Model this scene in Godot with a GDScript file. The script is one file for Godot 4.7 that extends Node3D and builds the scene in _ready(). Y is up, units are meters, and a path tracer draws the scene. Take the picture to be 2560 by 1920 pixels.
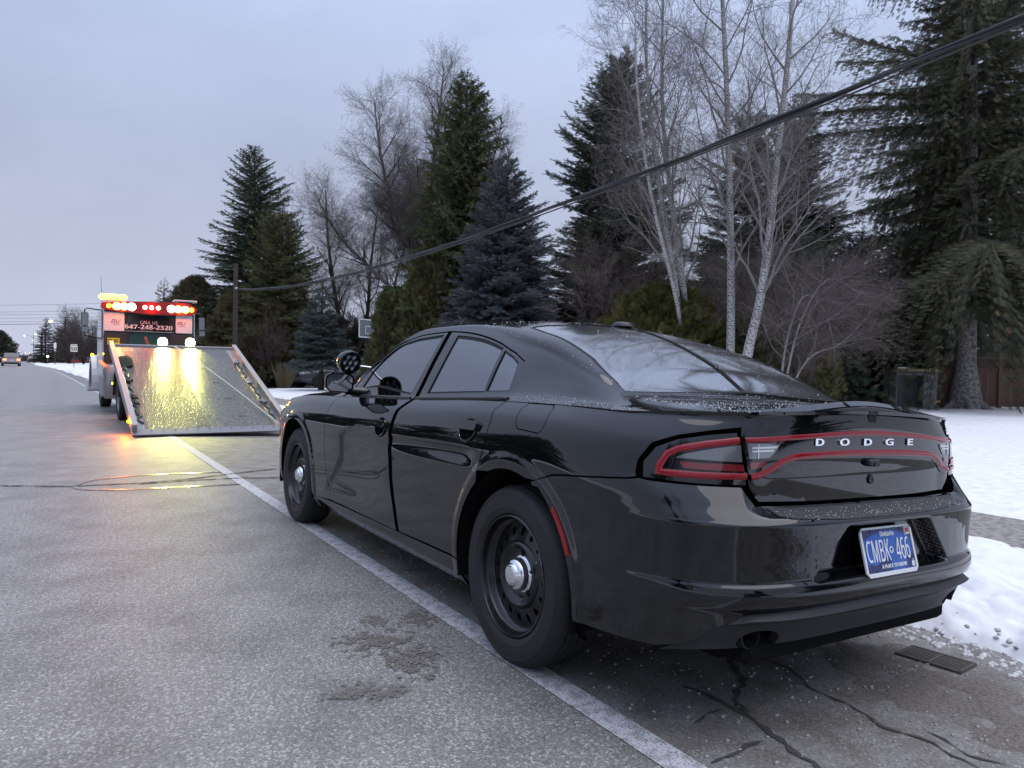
extends Node3D

# ------------------------------------------------------------------ helpers
class MB:
	var V := PackedVector3Array()
	var N := PackedVector3Array()
	var U := PackedVector2Array()
	var I := PackedInt32Array()

	func add(p: Vector3, n: Vector3, uv := Vector2.ZERO) -> int:
		V.append(p)
		N.append(n)
		U.append(uv)
		return V.size() - 1

	func tri(a: int, b: int, c: int) -> void:
		var g := (V[b] - V[a]).cross(V[c] - V[a])
		if g.dot(N[a] + N[b] + N[c]) > 0.0:
			I.append(a); I.append(c); I.append(b)
		else:
			I.append(a); I.append(b); I.append(c)

	func quad(a: int, b: int, c: int, d: int) -> void:
		tri(a, b, c)
		tri(a, c, d)

	func face(pts: Array, n: Vector3) -> void:
		var k := V.size()
		for p in pts:
			add(p, n, Vector2(p.x + p.z, p.y))
		for i in range(1, pts.size() - 1):
			tri(k, k + i, k + i + 1)

	# a box with chamfered edges
	func box(c: Vector3, s: Vector3, b := Basis(), ch := 0.0) -> void:
		var h := s * 0.5
		if ch <= 0.0:
			for ax in 3:
				for sg in [-1.0, 1.0]:
					var n := Vector3.ZERO
					n[ax] = sg
					var e1 := Vector3.ZERO
					var e2 := Vector3.ZERO
					e1[(ax + 1) % 3] = h[(ax + 1) % 3]
					e2[(ax + 2) % 3] = h[(ax + 2) % 3]
					var o := n * h[ax]
					face([c + b * (o - e1 - e2), c + b * (o + e1 - e2), c + b * (o + e1 + e2), c + b * (o - e1 + e2)], b * n)
			return
		ch = minf(ch, minf(h.x, minf(h.y, h.z)) * 0.9)
		var g := h - Vector3(ch, ch, ch)
		for ax in 3:
			for sg in [-1.0, 1.0]:
				var n := Vector3.ZERO
				n[ax] = sg
				var e1 := Vector3.ZERO
				var e2 := Vector3.ZERO
				e1[(ax + 1) % 3] = g[(ax + 1) % 3]
				e2[(ax + 2) % 3] = g[(ax + 2) % 3]
				var o := n * h[ax]
				face([c + b * (o - e1 - e2), c + b * (o + e1 - e2), c + b * (o + e1 + e2), c + b * (o - e1 + e2)], b * n)
		for ax in 3:
			var a1 := (ax + 1) % 3
			var a2 := (ax + 2) % 3
			for s1 in [-1.0, 1.0]:
				for s2 in [-1.0, 1.0]:
					var p := []
					for q in [[-1.0, 0], [1.0, 0], [1.0, 1], [-1.0, 1]]:
						var v := Vector3.ZERO
						v[ax] = q[0] * g[ax]
						v[a1] = s1 * (h[a1] if q[1] == 0 else g[a1])
						v[a2] = s2 * (g[a2] if q[1] == 0 else h[a2])
						p.append(c + b * v)
					var n := Vector3.ZERO
					n[a1] = s1
					n[a2] = s2
					face(p, b * n.normalized())
		for sx in [-1.0, 1.0]:
			for sy in [-1.0, 1.0]:
				for sz in [-1.0, 1.0]:
					var q := Vector3(sx, sy, sz)
					face([c + b * (q * Vector3(h.x, g.y, g.z)), c + b * (q * Vector3(g.x, h.y, g.z)), c + b * (q * Vector3(g.x, g.y, h.z))], b * q.normalized())

	func tube(pts: PackedVector3Array, rad: PackedFloat32Array, sides := 8, cap := true) -> void:
		var n := pts.size()
		var up := Vector3.UP
		var d0 := (pts[1] - pts[0]).normalized()
		if absf(d0.dot(up)) > 0.9:
			up = Vector3.RIGHT
		var x := d0.cross(up).normalized()
		var base := V.size()
		var run := 0.0
		for i in n:
			var d := (pts[mini(i + 1, n - 1)] - pts[maxi(i - 1, 0)]).normalized()
			x = (x - d * x.dot(d)).normalized()
			var y := d.cross(x)
			if i > 0:
				run += pts[i].distance_to(pts[i - 1])
			for k in sides + (1 if sides > 4 else 0):
				var a := TAU * k / sides
				var m := x * cos(a) + y * sin(a)
				V.append(pts[i] + m * rad[i])
				N.append(m)
				U.append(Vector2(float(k) / sides, run))
		var st := sides + (1 if sides > 4 else 0)
		for i in n - 1:
			for k in sides:
				var k2 := k + 1 if sides > 4 else (k + 1) % sides
				quad(base + i * st + k, base + i * st + k2, base + (i + 1) * st + k2, base + (i + 1) * st + k)
		if cap:
			for e in [0, n - 1]:
				var d := (pts[1] - pts[0]).normalized() * -1.0 if e == 0 else (pts[n - 1] - pts[n - 2]).normalized()
				var ring := []
				for k in sides:
					ring.append(V[base + e * st + k])
				face(ring, d)

	# profile of (radius, along) turned round an axis through o
	func lathe(o: Vector3, ax: Vector3, prof: Array, seg := 48, mod = null) -> void:
		var up := Vector3.UP if absf(ax.y) < 0.9 else Vector3.RIGHT
		var x := ax.cross(up).normalized()
		var y := ax.cross(x).normalized()
		var m := prof.size()
		for j in m - 1:
			var p: Vector2 = prof[j]
			var q: Vector2 = prof[j + 1]
			var t := q - p
			if t.length() < 1e-6:
				continue
			var nn := Vector2(t.y, -t.x).normalized()
			var na := nn
			var nb := nn
			if j > 0:
				var t0: Vector2 = (p - prof[j - 1]).normalized()
				if t0.dot(t.normalized()) > 0.75:
					na = (nn + Vector2(t0.y, -t0.x)).normalized()
			if j < m - 2:
				var t1: Vector2 = (prof[j + 2] - q).normalized()
				if t1.dot(t.normalized()) > 0.75:
					nb = (nn + Vector2(t1.y, -t1.x)).normalized()
			var k := V.size()
			for i in seg + 1:
				var a := TAU * i / seg
				var r := x * cos(a) + y * sin(a)
				var pr := p
				var qr := q
				if mod != null:
					pr = mod.call(p, i)
					qr = mod.call(q, i)
				add(o + r * pr.x + ax * pr.y, (r * na.x + ax * na.y).normalized(), Vector2(float(i) / seg, p.y))
				add(o + r * qr.x + ax * qr.y, (r * nb.x + ax * nb.y).normalized(), Vector2(float(i) / seg, q.y))
			for i in seg:
				quad(k + i * 2, k + i * 2 + 1, k + i * 2 + 3, k + i * 2 + 2)

	# a flat polygon (x, y in the plane of b) given a thickness along b.z
	func prism(poly: PackedVector2Array, o: Vector3, b: Basis, depth: float, both := true) -> void:
		var t := Geometry2D.triangulate_polygon(poly)
		for s in ([0.0, 1.0] if both else [1.0]):
			var k := V.size()
			var n := b.z * (1.0 if s > 0.5 else -1.0)
			for p in poly:
				add(o + b.x * p.x + b.y * p.y + b.z * depth * s, n, p)
			for i in range(0, t.size(), 3):
				tri(k + t[i], k + t[i + 1], k + t[i + 2])
		var cw := Geometry2D.is_polygon_clockwise(poly)
		for i in poly.size():
			var p := poly[i]
			var q := poly[(i + 1) % poly.size()]
			var e := (q - p).normalized()
			var n2 := Vector2(-e.y, e.x) if cw else Vector2(e.y, -e.x)
			var A := o + b.x * p.x + b.y * p.y
			var C := o + b.x * q.x + b.y * q.y
			face([A, C, C + b.z * depth, A + b.z * depth], b.x * n2.x + b.y * n2.y)

	func join(o: MB, t := Transform3D()) -> void:
		var k := V.size()
		V.append_array(t * o.V)
		for n in o.N:
			N.append((t.basis * n).normalized())
		U.append_array(o.U)
		var flip := t.basis.determinant() < 0.0
		for j in range(0, o.I.size(), 3):
			I.append(o.I[j] + k)
			I.append(o.I[j + (2 if flip else 1)] + k)
			I.append(o.I[j + (1 if flip else 2)] + k)

	func mirror() -> MB:
		var m := MB.new()
		m.join(self, Transform3D(Basis(Vector3(-1, 0, 0), Vector3(0, 1, 0), Vector3(0, 0, 1)), Vector3.ZERO))
		return m

	func mesh() -> ArrayMesh:
		var a := []
		a.resize(Mesh.ARRAY_MAX)
		a[Mesh.ARRAY_VERTEX] = V
		a[Mesh.ARRAY_NORMAL] = N
		a[Mesh.ARRAY_TEX_UV] = U
		a[Mesh.ARRAY_INDEX] = I
		var m := ArrayMesh.new()
		m.add_surface_from_arrays(Mesh.PRIMITIVE_TRIANGLES, a)
		return m

var rng := RandomNumberGenerator.new()
var taken := {}

func named(base: String) -> String:
	if not taken.has(base):
		taken[base] = 0
		return base
	taken[base] += 1
	return "%s_%03d" % [base, taken[base]]

func obj(called: String, mb, m: Material, parent: Node = self, label := "") -> MeshInstance3D:
	var o := MeshInstance3D.new()
	o.name = named(called) if parent == self else called
	o.mesh = mb.mesh() if mb is MB else mb
	o.material_override = m
	if label:
		o.set_meta("label", label)
	parent.add_child(o, true)
	if parent != self and String(o.name) != called:
		var k := 1
		while parent.has_node("%s_%03d" % [called, k]):
			k += 1
		o.name = "%s_%03d" % [called, k]
	return o

func tag(o: Node, label: String, category := "", group := "") -> Node:
	o.set_meta("label", label)
	if category:
		o.set_meta("category", category)
	if group:
		o.set_meta("group", group)
	return o

func thing(called: String, label: String, category: String, at := Vector3.ZERO, turn := 0.0, group := "") -> Node3D:
	var o := Node3D.new()
	o.name = named(called)
	add_child(o, true)
	o.position = at
	o.rotation.y = turn
	tag(o, label, category, group)
	return o

func struct(called: String, mb, m: Material, label: String) -> MeshInstance3D:
	var o := obj(called, mb, m)
	o.set_meta("kind", "structure")
	o.set_meta("label", label)
	return o

func stuff(o: Node) -> Node:
	o.set_meta("kind", "stuff")
	return o

func lin(r: float, g: float, b: float) -> Color:
	return Color(r, g, b).linear_to_srgb()

func mat(r: float, g: float, b: float, rough := 0.6, metal := 0.0, spec := 0.5) -> StandardMaterial3D:
	var m := StandardMaterial3D.new()
	m.albedo_color = lin(r, g, b)
	m.roughness = rough
	m.metallic = metal
	m.metallic_specular = spec
	return m

func glow(r: float, g: float, b: float, e: float) -> StandardMaterial3D:
	var m := mat(r * 0.3, g * 0.3, b * 0.3, 0.3)
	m.emission_enabled = true
	m.emission = lin(r, g, b)
	m.emission_energy_multiplier = e
	return m

func noise_tex(size: int, sd: int, freq: float, kind: int, octaves: int, ramp: Array, cell := -1, as_normal := 0.0) -> NoiseTexture2D:
	var f := FastNoiseLite.new()
	f.seed = sd
	f.frequency = freq
	f.noise_type = kind
	f.fractal_octaves = octaves
	f.fractal_type = FastNoiseLite.FRACTAL_FBM if octaves > 1 else FastNoiseLite.FRACTAL_NONE
	if cell >= 0:
		f.cellular_return_type = cell
	var t := NoiseTexture2D.new()
	t.width = size
	t.height = size
	t.seamless = true
	t.noise = f
	if ramp.size():
		var g := Gradient.new()
		var off := PackedFloat32Array()
		var col := PackedColorArray()
		for r in ramp:
			off.append(r[0])
			col.append(r[1])
		g.offsets = off
		g.colors = col
		t.color_ramp = g
	if as_normal > 0.0:
		t.as_normal_map = true
		t.bump_strength = as_normal
	return t

func grey(l: float) -> Color:
	return lin(l, l, l)

func world_tex(m: StandardMaterial3D, t: Texture2D, metres: float) -> void:
	m.albedo_texture = t
	m.uv1_triplanar = true
	m.uv1_world_triplanar = true
	m.uv1_scale = Vector3.ONE / metres

func world_detail(m: StandardMaterial3D, t: Texture2D, metres: float) -> void:
	m.detail_enabled = true
	m.detail_albedo = t
	m.detail_blend_mode = BaseMaterial3D.BLEND_MODE_MUL
	m.detail_uv_layer = BaseMaterial3D.DETAIL_UV_2
	m.uv2_triplanar = true
	m.uv2_world_triplanar = true
	m.uv2_scale = Vector3.ONE / metres

func relief(m: StandardMaterial3D, t: Texture2D, cm: float) -> void:
	m.heightmap_enabled = true
	m.heightmap_texture = t
	m.heightmap_scale = cm

func cr(xs: Array, ys: Array, x: float) -> float:
	# monotone cubic through the points
	var n := xs.size()
	x = clampf(x, xs[0], xs[n - 1])
	var i := 0
	while i < n - 2 and x >= xs[i + 1]:
		i += 1
	var h: float = xs[i + 1] - xs[i]
	var d: float = (ys[i + 1] - ys[i]) / h
	var m0 := d
	var m1 := d
	if i > 0:
		var h0: float = xs[i] - xs[i - 1]
		var d0: float = (ys[i] - ys[i - 1]) / h0
		m0 = 0.0 if d0 * d <= 0.0 else (h0 + h) * 3.0 / ((2.0 * h + h0) / d0 + (h + 2.0 * h0) / d)
	if i < n - 2:
		var h2: float = xs[i + 2] - xs[i + 1]
		var d2: float = (ys[i + 2] - ys[i + 1]) / h2
		m1 = 0.0 if d * d2 <= 0.0 else (h + h2) * 3.0 / ((2.0 * h2 + h) / d + (h2 + 2.0 * h) / d2)
	var t: float = (x - xs[i]) / h
	return ys[i] * (1.0 + 2.0 * t) * (1.0 - t) * (1.0 - t) + m0 * h * t * (1.0 - t) * (1.0 - t) + ys[i + 1] * t * t * (3.0 - 2.0 * t) - m1 * h * t * t * (1.0 - t)

func pv2(a: Array) -> PackedVector2Array:
	var p := PackedVector2Array()
	for i in range(0, a.size(), 2):
		p.append(Vector2(a[i], a[i + 1]))
	return p

func circle2(c: Vector2, r: float, n := 40, ry := -1.0) -> PackedVector2Array:
	var p := PackedVector2Array()
	for i in n:
		var a := TAU * i / n
		p.append(c + Vector2(cos(a) * r, sin(a) * (r if ry < 0.0 else ry)))
	return p

func rounded(p: PackedVector2Array, r: float) -> PackedVector2Array:
	# inset then outset, which rounds the convex corners
	var a := Geometry2D.offset_polygon(p, -r, Geometry2D.JOIN_MITER)
	if a.is_empty():
		return p
	var b := Geometry2D.offset_polygon(a[0], r, Geometry2D.JOIN_ROUND)
	return b[0] if b.size() else p

func text_mesh(s: String, h: float, depth: float, bold := false) -> TextMesh:
	var t := TextMesh.new()
	var f := SystemFont.new()
	f.font_names = PackedStringArray(["Droid Sans"])
	if bold:
		f.font_weight = 700
	t.font = f
	t.text = s
	t.font_size = 64
	t.pixel_size = h / 46.0
	t.depth = depth
	t.curve_step = 2.0
	return t

func letters(called: String, s: String, h: float, m: Material, parent: Node, tr: Transform3D, bold := false) -> MeshInstance3D:
	var o := obj(called, text_mesh(s, h, 0.002, bold), m, parent)
	o.transform = tr
	return o

# ------------------------------------------------------------------ the black sedan
# car axes: u forward of the rear axle, v to the left, h up; as points Vector3(-v, h, -u)
const VK := [[.19, .25, .30, .40, .5, .6, .70, .76, .80, .86, .90, .94, .97, 1.0], [.855, .895, .907, .918, .924, .926, .930, .936, .939, .930, .917, .898, .874, .843]]
const EK := [[.19, .25, .34, .44, .455, .47, .50, .53, .545, .60, .70, .722, .735, .78, .84, .86, .95, 1.0, 1.012, 1.02], [.93, .965, 1.005, 1.02, 1.025, 1.04, 1.048, 1.042, 1.03, 1.03, 1.035, 1.036, 1.025, .985, .942, .93, .94, .932, .93, .935]]
const HK := [[-1.0, -.6, -.2, .2, 1.2, 2.3, 3.0, 3.6, 4.0], [1.045, 1.05, 1.055, 1.05, 1.015, .985, .965, .91, .80]]
const FK := [[.19, .3, .5, .7, .85, .95, 1.0], [3.86, 3.93, 3.96, 3.98, 3.96, 3.92, 3.88]]
const TU := [-.95, -.6, -.42, -.2, .1, .4, .8, 1.3, 1.75, 2.1, 2.35, 2.65, 3.3, 4.0]
const TV := [
	[.843, 1.045, .79, 1.055, .73, 1.062, .66, 1.066, .56, 1.073, .3, 1.085, 0, 1.090],
	[.843, 1.05, .79, 1.066, .73, 1.077, .66, 1.083, .56, 1.087, .3, 1.092, 0, 1.094],
	[.843, 1.055, .79, 1.07, .74, 1.09, .69, 1.10, .6, 1.105, .3, 1.11, 0, 1.115],
	[.84, 1.055, .79, 1.085, .75, 1.13, .705, 1.17, .625, 1.205, .3, 1.235, 0, 1.245],
	[.842, 1.052, .795, 1.09, .74, 1.165, .685, 1.257, .62, 1.32, .3, 1.36, 0, 1.372],
	[.844, 1.043, .80, 1.08, .735, 1.19, .655, 1.31, .585, 1.382, .3, 1.43, 0, 1.445],
	[.845, 1.03, .806, 1.063, .71, 1.23, .605, 1.388, .535, 1.434, .3, 1.468, 0, 1.48],
	[.845, 1.013, .808, 1.045, .70, 1.24, .60, 1.405, .535, 1.45, .3, 1.48, 0, 1.49],
	[.845, 1.0, .808, 1.035, .705, 1.225, .62, 1.365, .565, 1.41, .3, 1.448, 0, 1.46],
	[.843, .99, .81, 1.02, .775, 1.09, .735, 1.165, .69, 1.2, .35, 1.25, 0, 1.265],
	[.843, .983, .805, 1.01, .775, 1.04, .74, 1.063, .69, 1.085, .35, 1.14, 0, 1.155],
	[.843, .975, .80, .99, .76, 1.0, .7, 1.01, .6, 1.02, .3, 1.03, 0, 1.035],
	[.843, .94, .80, .955, .76, .962, .7, .97, .6, .985, .3, .99, 0, 1.0],
	[.843, .80, .80, .82, .76, .83, .7, .84, .6, .855, .3, .87, 0, .875]]
const WS := 0.12      # metres of domain per step across the top sections
var ekind := 0        # 0 bumper and sides, 1 lid and lamps, 2 diffuser
var sec := []

func low(q: Vector2) -> Vector3:
	var a := q.x
	if a > PI / 2:
		return low(Vector2(PI - a, q.y)) * Vector3(-1, 1, 1)
	var y := q.y
	var W := cr(VK[0], VK[1], y)
	if a <= 0.0 and a >= -3.5:
		var u := -0.2 - a
		var hs := cr(HK[0], HK[1], u)
		var h := y + (hs - 1.0) * smoothstep(0.6, 0.95, y)
		# wheel arch flares
		for c in [0.0, 3.053]:
			var r := Vector2(u - c, h - 0.36).length()
			W += 0.010 * (1.0 - smoothstep(0.455, 0.500, r))
		# the crease along the doors, strongest ahead of the rear wheel: hollow above, flare below
		var k := smoothstep(1.75, 0.35, u) * smoothstep(0.24, 0.44, u)
		var yc := 0.822 - 0.02 * smoothstep(0.3, 1.4, u)
		W -= k * 0.024 * smoothstep(yc + 0.012, yc, h) * smoothstep(yc - 0.085, yc - 0.015, h)
		# the scoop that starts behind the front wheel
		var e := u - (2.06 + 0.30 * smoothstep(0.62, 0.30, h) - 0.5 * pow(clampf((h - 0.70) / 0.14, 0.0, 1.0), 3.0))
		W -= 0.016 * smoothstep(0.02, -0.05, e) * smoothstep(1.2, 1.85, u) * smoothstep(0.86, 0.80, h) * smoothstep(0.30, 0.46, h)
		return Vector3(-W, h, -u)
	if a < -3.5:
		var f := -3.5 - a
		var F := cr(FK[0], FK[1], y)
		var c2 := cos(f)
		var s2 := sin(f)
		var N2 := pow(pow(absf(c2), 3.2) + pow(absf(s2), 3.2), 1.0 / 3.2)
		var u2 := 3.3 + (F - 3.3) * s2 / N2
		var W2 := W + 0.010 * (1.0 - smoothstep(0.455, 0.500, Vector2(u2 - 3.053, y - 0.36).length()))
		var hs2 := cr(HK[0], HK[1], u2)
		return Vector3(-W2 * c2 / N2, y + (hs2 - 1.0) * smoothstep(0.6, 0.95, y), -u2)
	var p := 4.2
	var c3 := cos(a)
	var s3 := sin(a)
	var N3 := pow(pow(absf(c3), p) + pow(absf(s3), p), 1.0 / p)
	var t := s3 / N3
	var v := W * c3 / N3
	var E := cr(EK[0], EK[1], y)
	if ekind == 1:
		E = 0.94 - 0.008 * smoothstep(0.91, 0.86, y) * smoothstep(0.60, 0.5, absf(v)) if y < 0.95 else E
	elif ekind == 2:
		E = 1.0 + 0.047 * smoothstep(0.40, 0.437, y) - 0.02 * smoothstep(0.40, 0.33, y)
	else:
		var inner := smoothstep(0.66, 0.56, absf(v))
		var Ei := lerpf(0.95, 1.02, clampf((0.772 - y) / 0.03, 0.0, 1.0)) if y > 0.742 else lerpf(1.02, 1.036, clampf((0.742 - y) / 0.018, 0.0, 1.0))
		if y > 0.722:
			E = lerpf(E, Ei, inner)
		var wv := lerpf(0.405, 0.25, clampf((y - 0.54) / 0.16, 0.0, 1.0))
		E -= 0.055 * smoothstep(wv + 0.012, wv - 0.025, absf(v)) * smoothstep(0.533, 0.553, y) * smoothstep(0.712, 0.692, y)
	var u3 := -0.2 - (E - 0.2) * t
	var hs3 := cr(HK[0], HK[1], u3) + 0.046 * (1.0 - smoothstep(0.0, 0.64, v)) * smoothstep(0.2, 0.8, a)
	var k3 := smoothstep(0.0, 0.5, a)
	var h3 := y + (hs3 - 1.0) * lerpf(smoothstep(0.6, 0.95, y), smoothstep(0.86, 1.01, y), k3)
	var W3 := 0.010 * (1.0 - smoothstep(0.455, 0.500, Vector2(u3, h3 - 0.36).length()))
	return Vector3(-v - W3, h3, -u3)

func sec_at(k: int, w: float) -> Vector2:
	var j := clampi(int(floor(w)), 0, 5)
	var t := w - j
	var P: PackedVector2Array = sec[k]
	var p0 := P[j - 1] if j > 0 else P[0] * 2.0 - P[1]
	var p3 := P[j + 2] if j < 5 else Vector2(-P[5].x, P[5].y)
	return 0.5 * (P[j] * 2.0 + (P[j + 1] - p0) * t + (p0 * 2.0 - P[j] * 5.0 + P[j + 1] * 4.0 - p3) * t * t + (P[j] * 3.0 - p0 - P[j + 1] * 3.0 + p3) * t * t * t)

func top(q: Vector2) -> Vector3:
	if q.y > 6.0 * WS:
		return top(Vector2(q.x, 12.0 * WS - q.y)) * Vector3(-1, 1, 1)
	var u := q.x
	var w := q.y / WS
	if sec.is_empty():
		for r in TV:
			sec.append(pv2(r))
	var n := TU.size()
	var i := 0
	while i < n - 2 and u >= TU[i + 1]:
		i += 1
	var a := sec_at(i, w)
	var b := sec_at(i + 1, w)
	var h: float = TU[i + 1] - TU[i]
	var x: float = (u - TU[i]) / h
	var m0: Vector2 = (b - sec_at(i - 1, w)) / (TU[i + 1] - TU[i - 1]) if i > 0 else (b - a) / h
	var m1: Vector2 = (sec_at(i + 2, w) - a) / (TU[i + 2] - TU[i]) if i < n - 2 else (b - a) / h
	var r: Vector2 = a * (1.0 + 2.0 * x) * (1.0 - x) * (1.0 - x) + m0 * h * x * (1.0 - x) * (1.0 - x) + b * x * x * (3.0 - 2.0 * x) - m1 * h * x * x * (1.0 - x)
	return Vector3(-r.x, r.y, -u)

# domain points from measured ones
func side_q(u: float, h: float) -> Vector2:
	var y := h
	var hs := cr(HK[0], HK[1], u)
	for k in 8:
		y = h - (hs - 1.0) * smoothstep(0.6, 0.95, y)
	return Vector2(-0.2 - u, y)

func rear_q(v: float, h: float) -> Vector2:
	var a := 0.9
	var y := h
	for k in 14:
		var W := cr(VK[0], VK[1], y)
		var x := clampf(v / W, 0.0, 0.9999)
		var t := pow(1.0 - pow(x, 4.2), 1.0 / 4.2)
		a = atan2(t, x)
		var p := low(Vector2(a, y))
		y += (h - p.y) * 0.8
	return Vector2(a, y)

func top_q(u: float, target: float, by_h: bool) -> Vector2:
	var lo := 0.0
	var hi := 6.0
	for k in 24:
		var w := (lo + hi) * 0.5
		var p := top(Vector2(u, w * WS))
		if (p.y < target if by_h else -p.x > target):
			lo = w
		else:
			hi = w
	return Vector2(u, (lo + hi) * 0.5 * WS)

func sides(a: Array) -> PackedVector2Array:
	var p := PackedVector2Array()
	for i in range(0, a.size(), 2):
		p.append(side_q(a[i], a[i + 1]))
	return p

func rears(a: Array) -> PackedVector2Array:
	var p := PackedVector2Array()
	for i in range(0, a.size(), 2):
		p.append(rear_q(a[i], a[i + 1]))
	return p

func tops(a: Array, by_h: bool) -> PackedVector2Array:
	var p := PackedVector2Array()
	for i in range(0, a.size(), 2):
		p.append(top_q(a[i], a[i + 1], by_h))
	return p

func nrm(f: Callable, q: Vector2, ref_top: bool) -> Vector3:
	var e := 0.004
	var n: Vector3 = (f.call(q + Vector2(e, 0)) - f.call(q - Vector2(e, 0))).cross(f.call(q + Vector2(0, e)) - f.call(q - Vector2(0, e)))
	var p: Vector3 = f.call(q)
	var r := Vector3(p.x, 1.0, 0) if ref_top else p - Vector3(0, 0.6, clampf(p.z, -3.0, 0.3))
	n = n.normalized()
	return n if n.dot(r) > 0.0 else -n

# the piece of a surface inside a polygon of its domain, less some holes; off moves it along its normal, skirt folds its edge inwards
func panel(f: Callable, outer: PackedVector2Array, holes: Array, cell: Vector2, off := 0.0, skirt := 0.012, top_ref := false) -> MB:
	var mb := MB.new()
	var lo := outer[0]
	var hi := outer[0]
	for p in outer:
		lo = lo.min(p)
		hi = hi.max(p)
	var i0 := int(floor(lo.x / cell.x))
	var j0 := int(floor(lo.y / cell.y))
	var nx := int(floor(hi.x / cell.x)) - i0 + 1
	var ny := int(floor(hi.y / cell.y)) - j0 + 1
	var cut := {}
	for P in [outer] + holes:
		for k in P.size():
			var a: Vector2 = P[k]
			var b: Vector2 = P[(k + 1) % P.size()]
			var steps := int(ceil(maxf(absf(b.x - a.x) / cell.x, absf(b.y - a.y) / cell.y) * 5.0)) + 1
			for s in steps + 1:
				var p := a.lerp(b, float(s) / steps)
				var ci := int(floor(p.x / cell.x))
				var cj := int(floor(p.y / cell.y))
				for di in [-1, 0, 1]:
					for dj in [-1, 0, 1]:
						cut[Vector2i(ci + di, cj + dj)] = true
	var known := {}
	for i in range(i0, i0 + nx):
		for j in range(j0, j0 + ny):
			var c0 := Vector2(i * cell.x, j * cell.y)
			var mid := c0 + cell * 0.5
			if not cut.has(Vector2i(i, j)):
				if not Geometry2D.is_point_in_polygon(mid, outer):
					continue
				var skip := false
				for H in holes:
					if Geometry2D.is_point_in_polygon(mid, H):
						skip = true
				if skip:
					continue
				var ids := []
				for d in [Vector2i(0, 0), Vector2i(1, 0), Vector2i(1, 1), Vector2i(0, 1)]:
					var key := Vector2i(i, j) + d as Vector2i
					if not known.has(key):
						var q := Vector2(key.x * cell.x, key.y * cell.y)
						var n := nrm(f, q, top_ref)
						known[key] = mb.add(f.call(q) + n * off, n, q)
					ids.append(known[key])
				mb.quad(ids[0], ids[1], ids[2], ids[3])
			else:
				var sq := PackedVector2Array([c0, c0 + Vector2(cell.x, 0), c0 + cell, c0 + Vector2(0, cell.y)])
				var parts := Geometry2D.intersect_polygons(sq, outer)
				for H in holes:
					var nextp: Array[PackedVector2Array] = []
					for P in parts:
						nextp.append_array(Geometry2D.clip_polygons(P, H))
					parts = nextp
				for P in parts:
					if Geometry2D.is_polygon_clockwise(P) == Geometry2D.is_polygon_clockwise(sq) or parts.size() == 1:
						var t := Geometry2D.triangulate_polygon(P)
						var k := mb.V.size()
						for q in P:
							var n := nrm(f, q, top_ref)
							mb.add(f.call(q) + n * off, n, q)
						for m in range(0, t.size(), 3):
							mb.tri(k + t[m], k + t[m + 1], k + t[m + 2])
	if skirt > 0.0:
		for P in [outer] + holes:
			for k in P.size():
				var a: Vector2 = P[k]
				var b: Vector2 = P[(k + 1) % P.size()]
				var steps := int(ceil(a.distance_to(b) / 0.03))
				for s in steps:
					var qa := a.lerp(b, float(s) / steps)
					var qb := a.lerp(b, float(s + 1) / steps)
					var qm := (qa + qb) * 0.5
					if P != outer and not Geometry2D.is_point_in_polygon(qm, outer):
						continue
					var inside := false
					for H in holes:
						if P == outer and Geometry2D.is_point_in_polygon(qm, H):
							inside = true
					if inside:
						continue
					var na := nrm(f, qa, top_ref)
					var nb := nrm(f, qb, top_ref)
					var A: Vector3 = f.call(qa) + na * off
					var B: Vector3 = f.call(qb) + nb * off
					var side := (B - A).cross(na).normalized()
					mb.face([A, B, B - nb * skirt, A - na * skirt], side)
	return mb

func both(mb: MB) -> MB:
	var r := MB.new()
	r.join(mb)
	r.join(mb.mirror())
	return r

# both halves of an outline that reaches the middle of the car
func whole(p: PackedVector2Array, across: bool) -> PackedVector2Array:
	var a := PackedVector2Array()
	var b := PackedVector2Array()
	var lim := 6.0 * WS if across else PI / 2
	for q in p:
		var v := q.y if across else q.x
		if v > lim - .0015:
			v = lim + .003
		a.append(Vector2(q.x, v) if across else Vector2(v, q.y))
		b.append(Vector2(q.x, 2.0 * lim - v) if across else Vector2(2.0 * lim - v, q.y))
	return Geometry2D.merge_polygons(a, b)[0]

func halves(p: PackedVector2Array, across: bool) -> Array:
	var b := PackedVector2Array()
	for q in p:
		b.append(Vector2(q.x, 12.0 * WS - q.y) if across else Vector2(PI - q.x, q.y))
	return [p, b]

func pair(called: String, mb: MB, m: Material, parent: Node) -> void:
	obj(called, mb, m, parent)
	obj(called, mb.mirror(), m, parent)

func gap(p: PackedVector2Array, d := 0.0028) -> PackedVector2Array:
	var r := Geometry2D.offset_polygon(p, -d, Geometry2D.JOIN_MITER)
	return r[0] if r.size() else p

func band(pts: PackedVector2Array, w: float) -> PackedVector2Array:
	return Geometry2D.offset_polyline(pts, w * 0.5, Geometry2D.JOIN_ROUND, Geometry2D.END_BUTT)[0]

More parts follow.
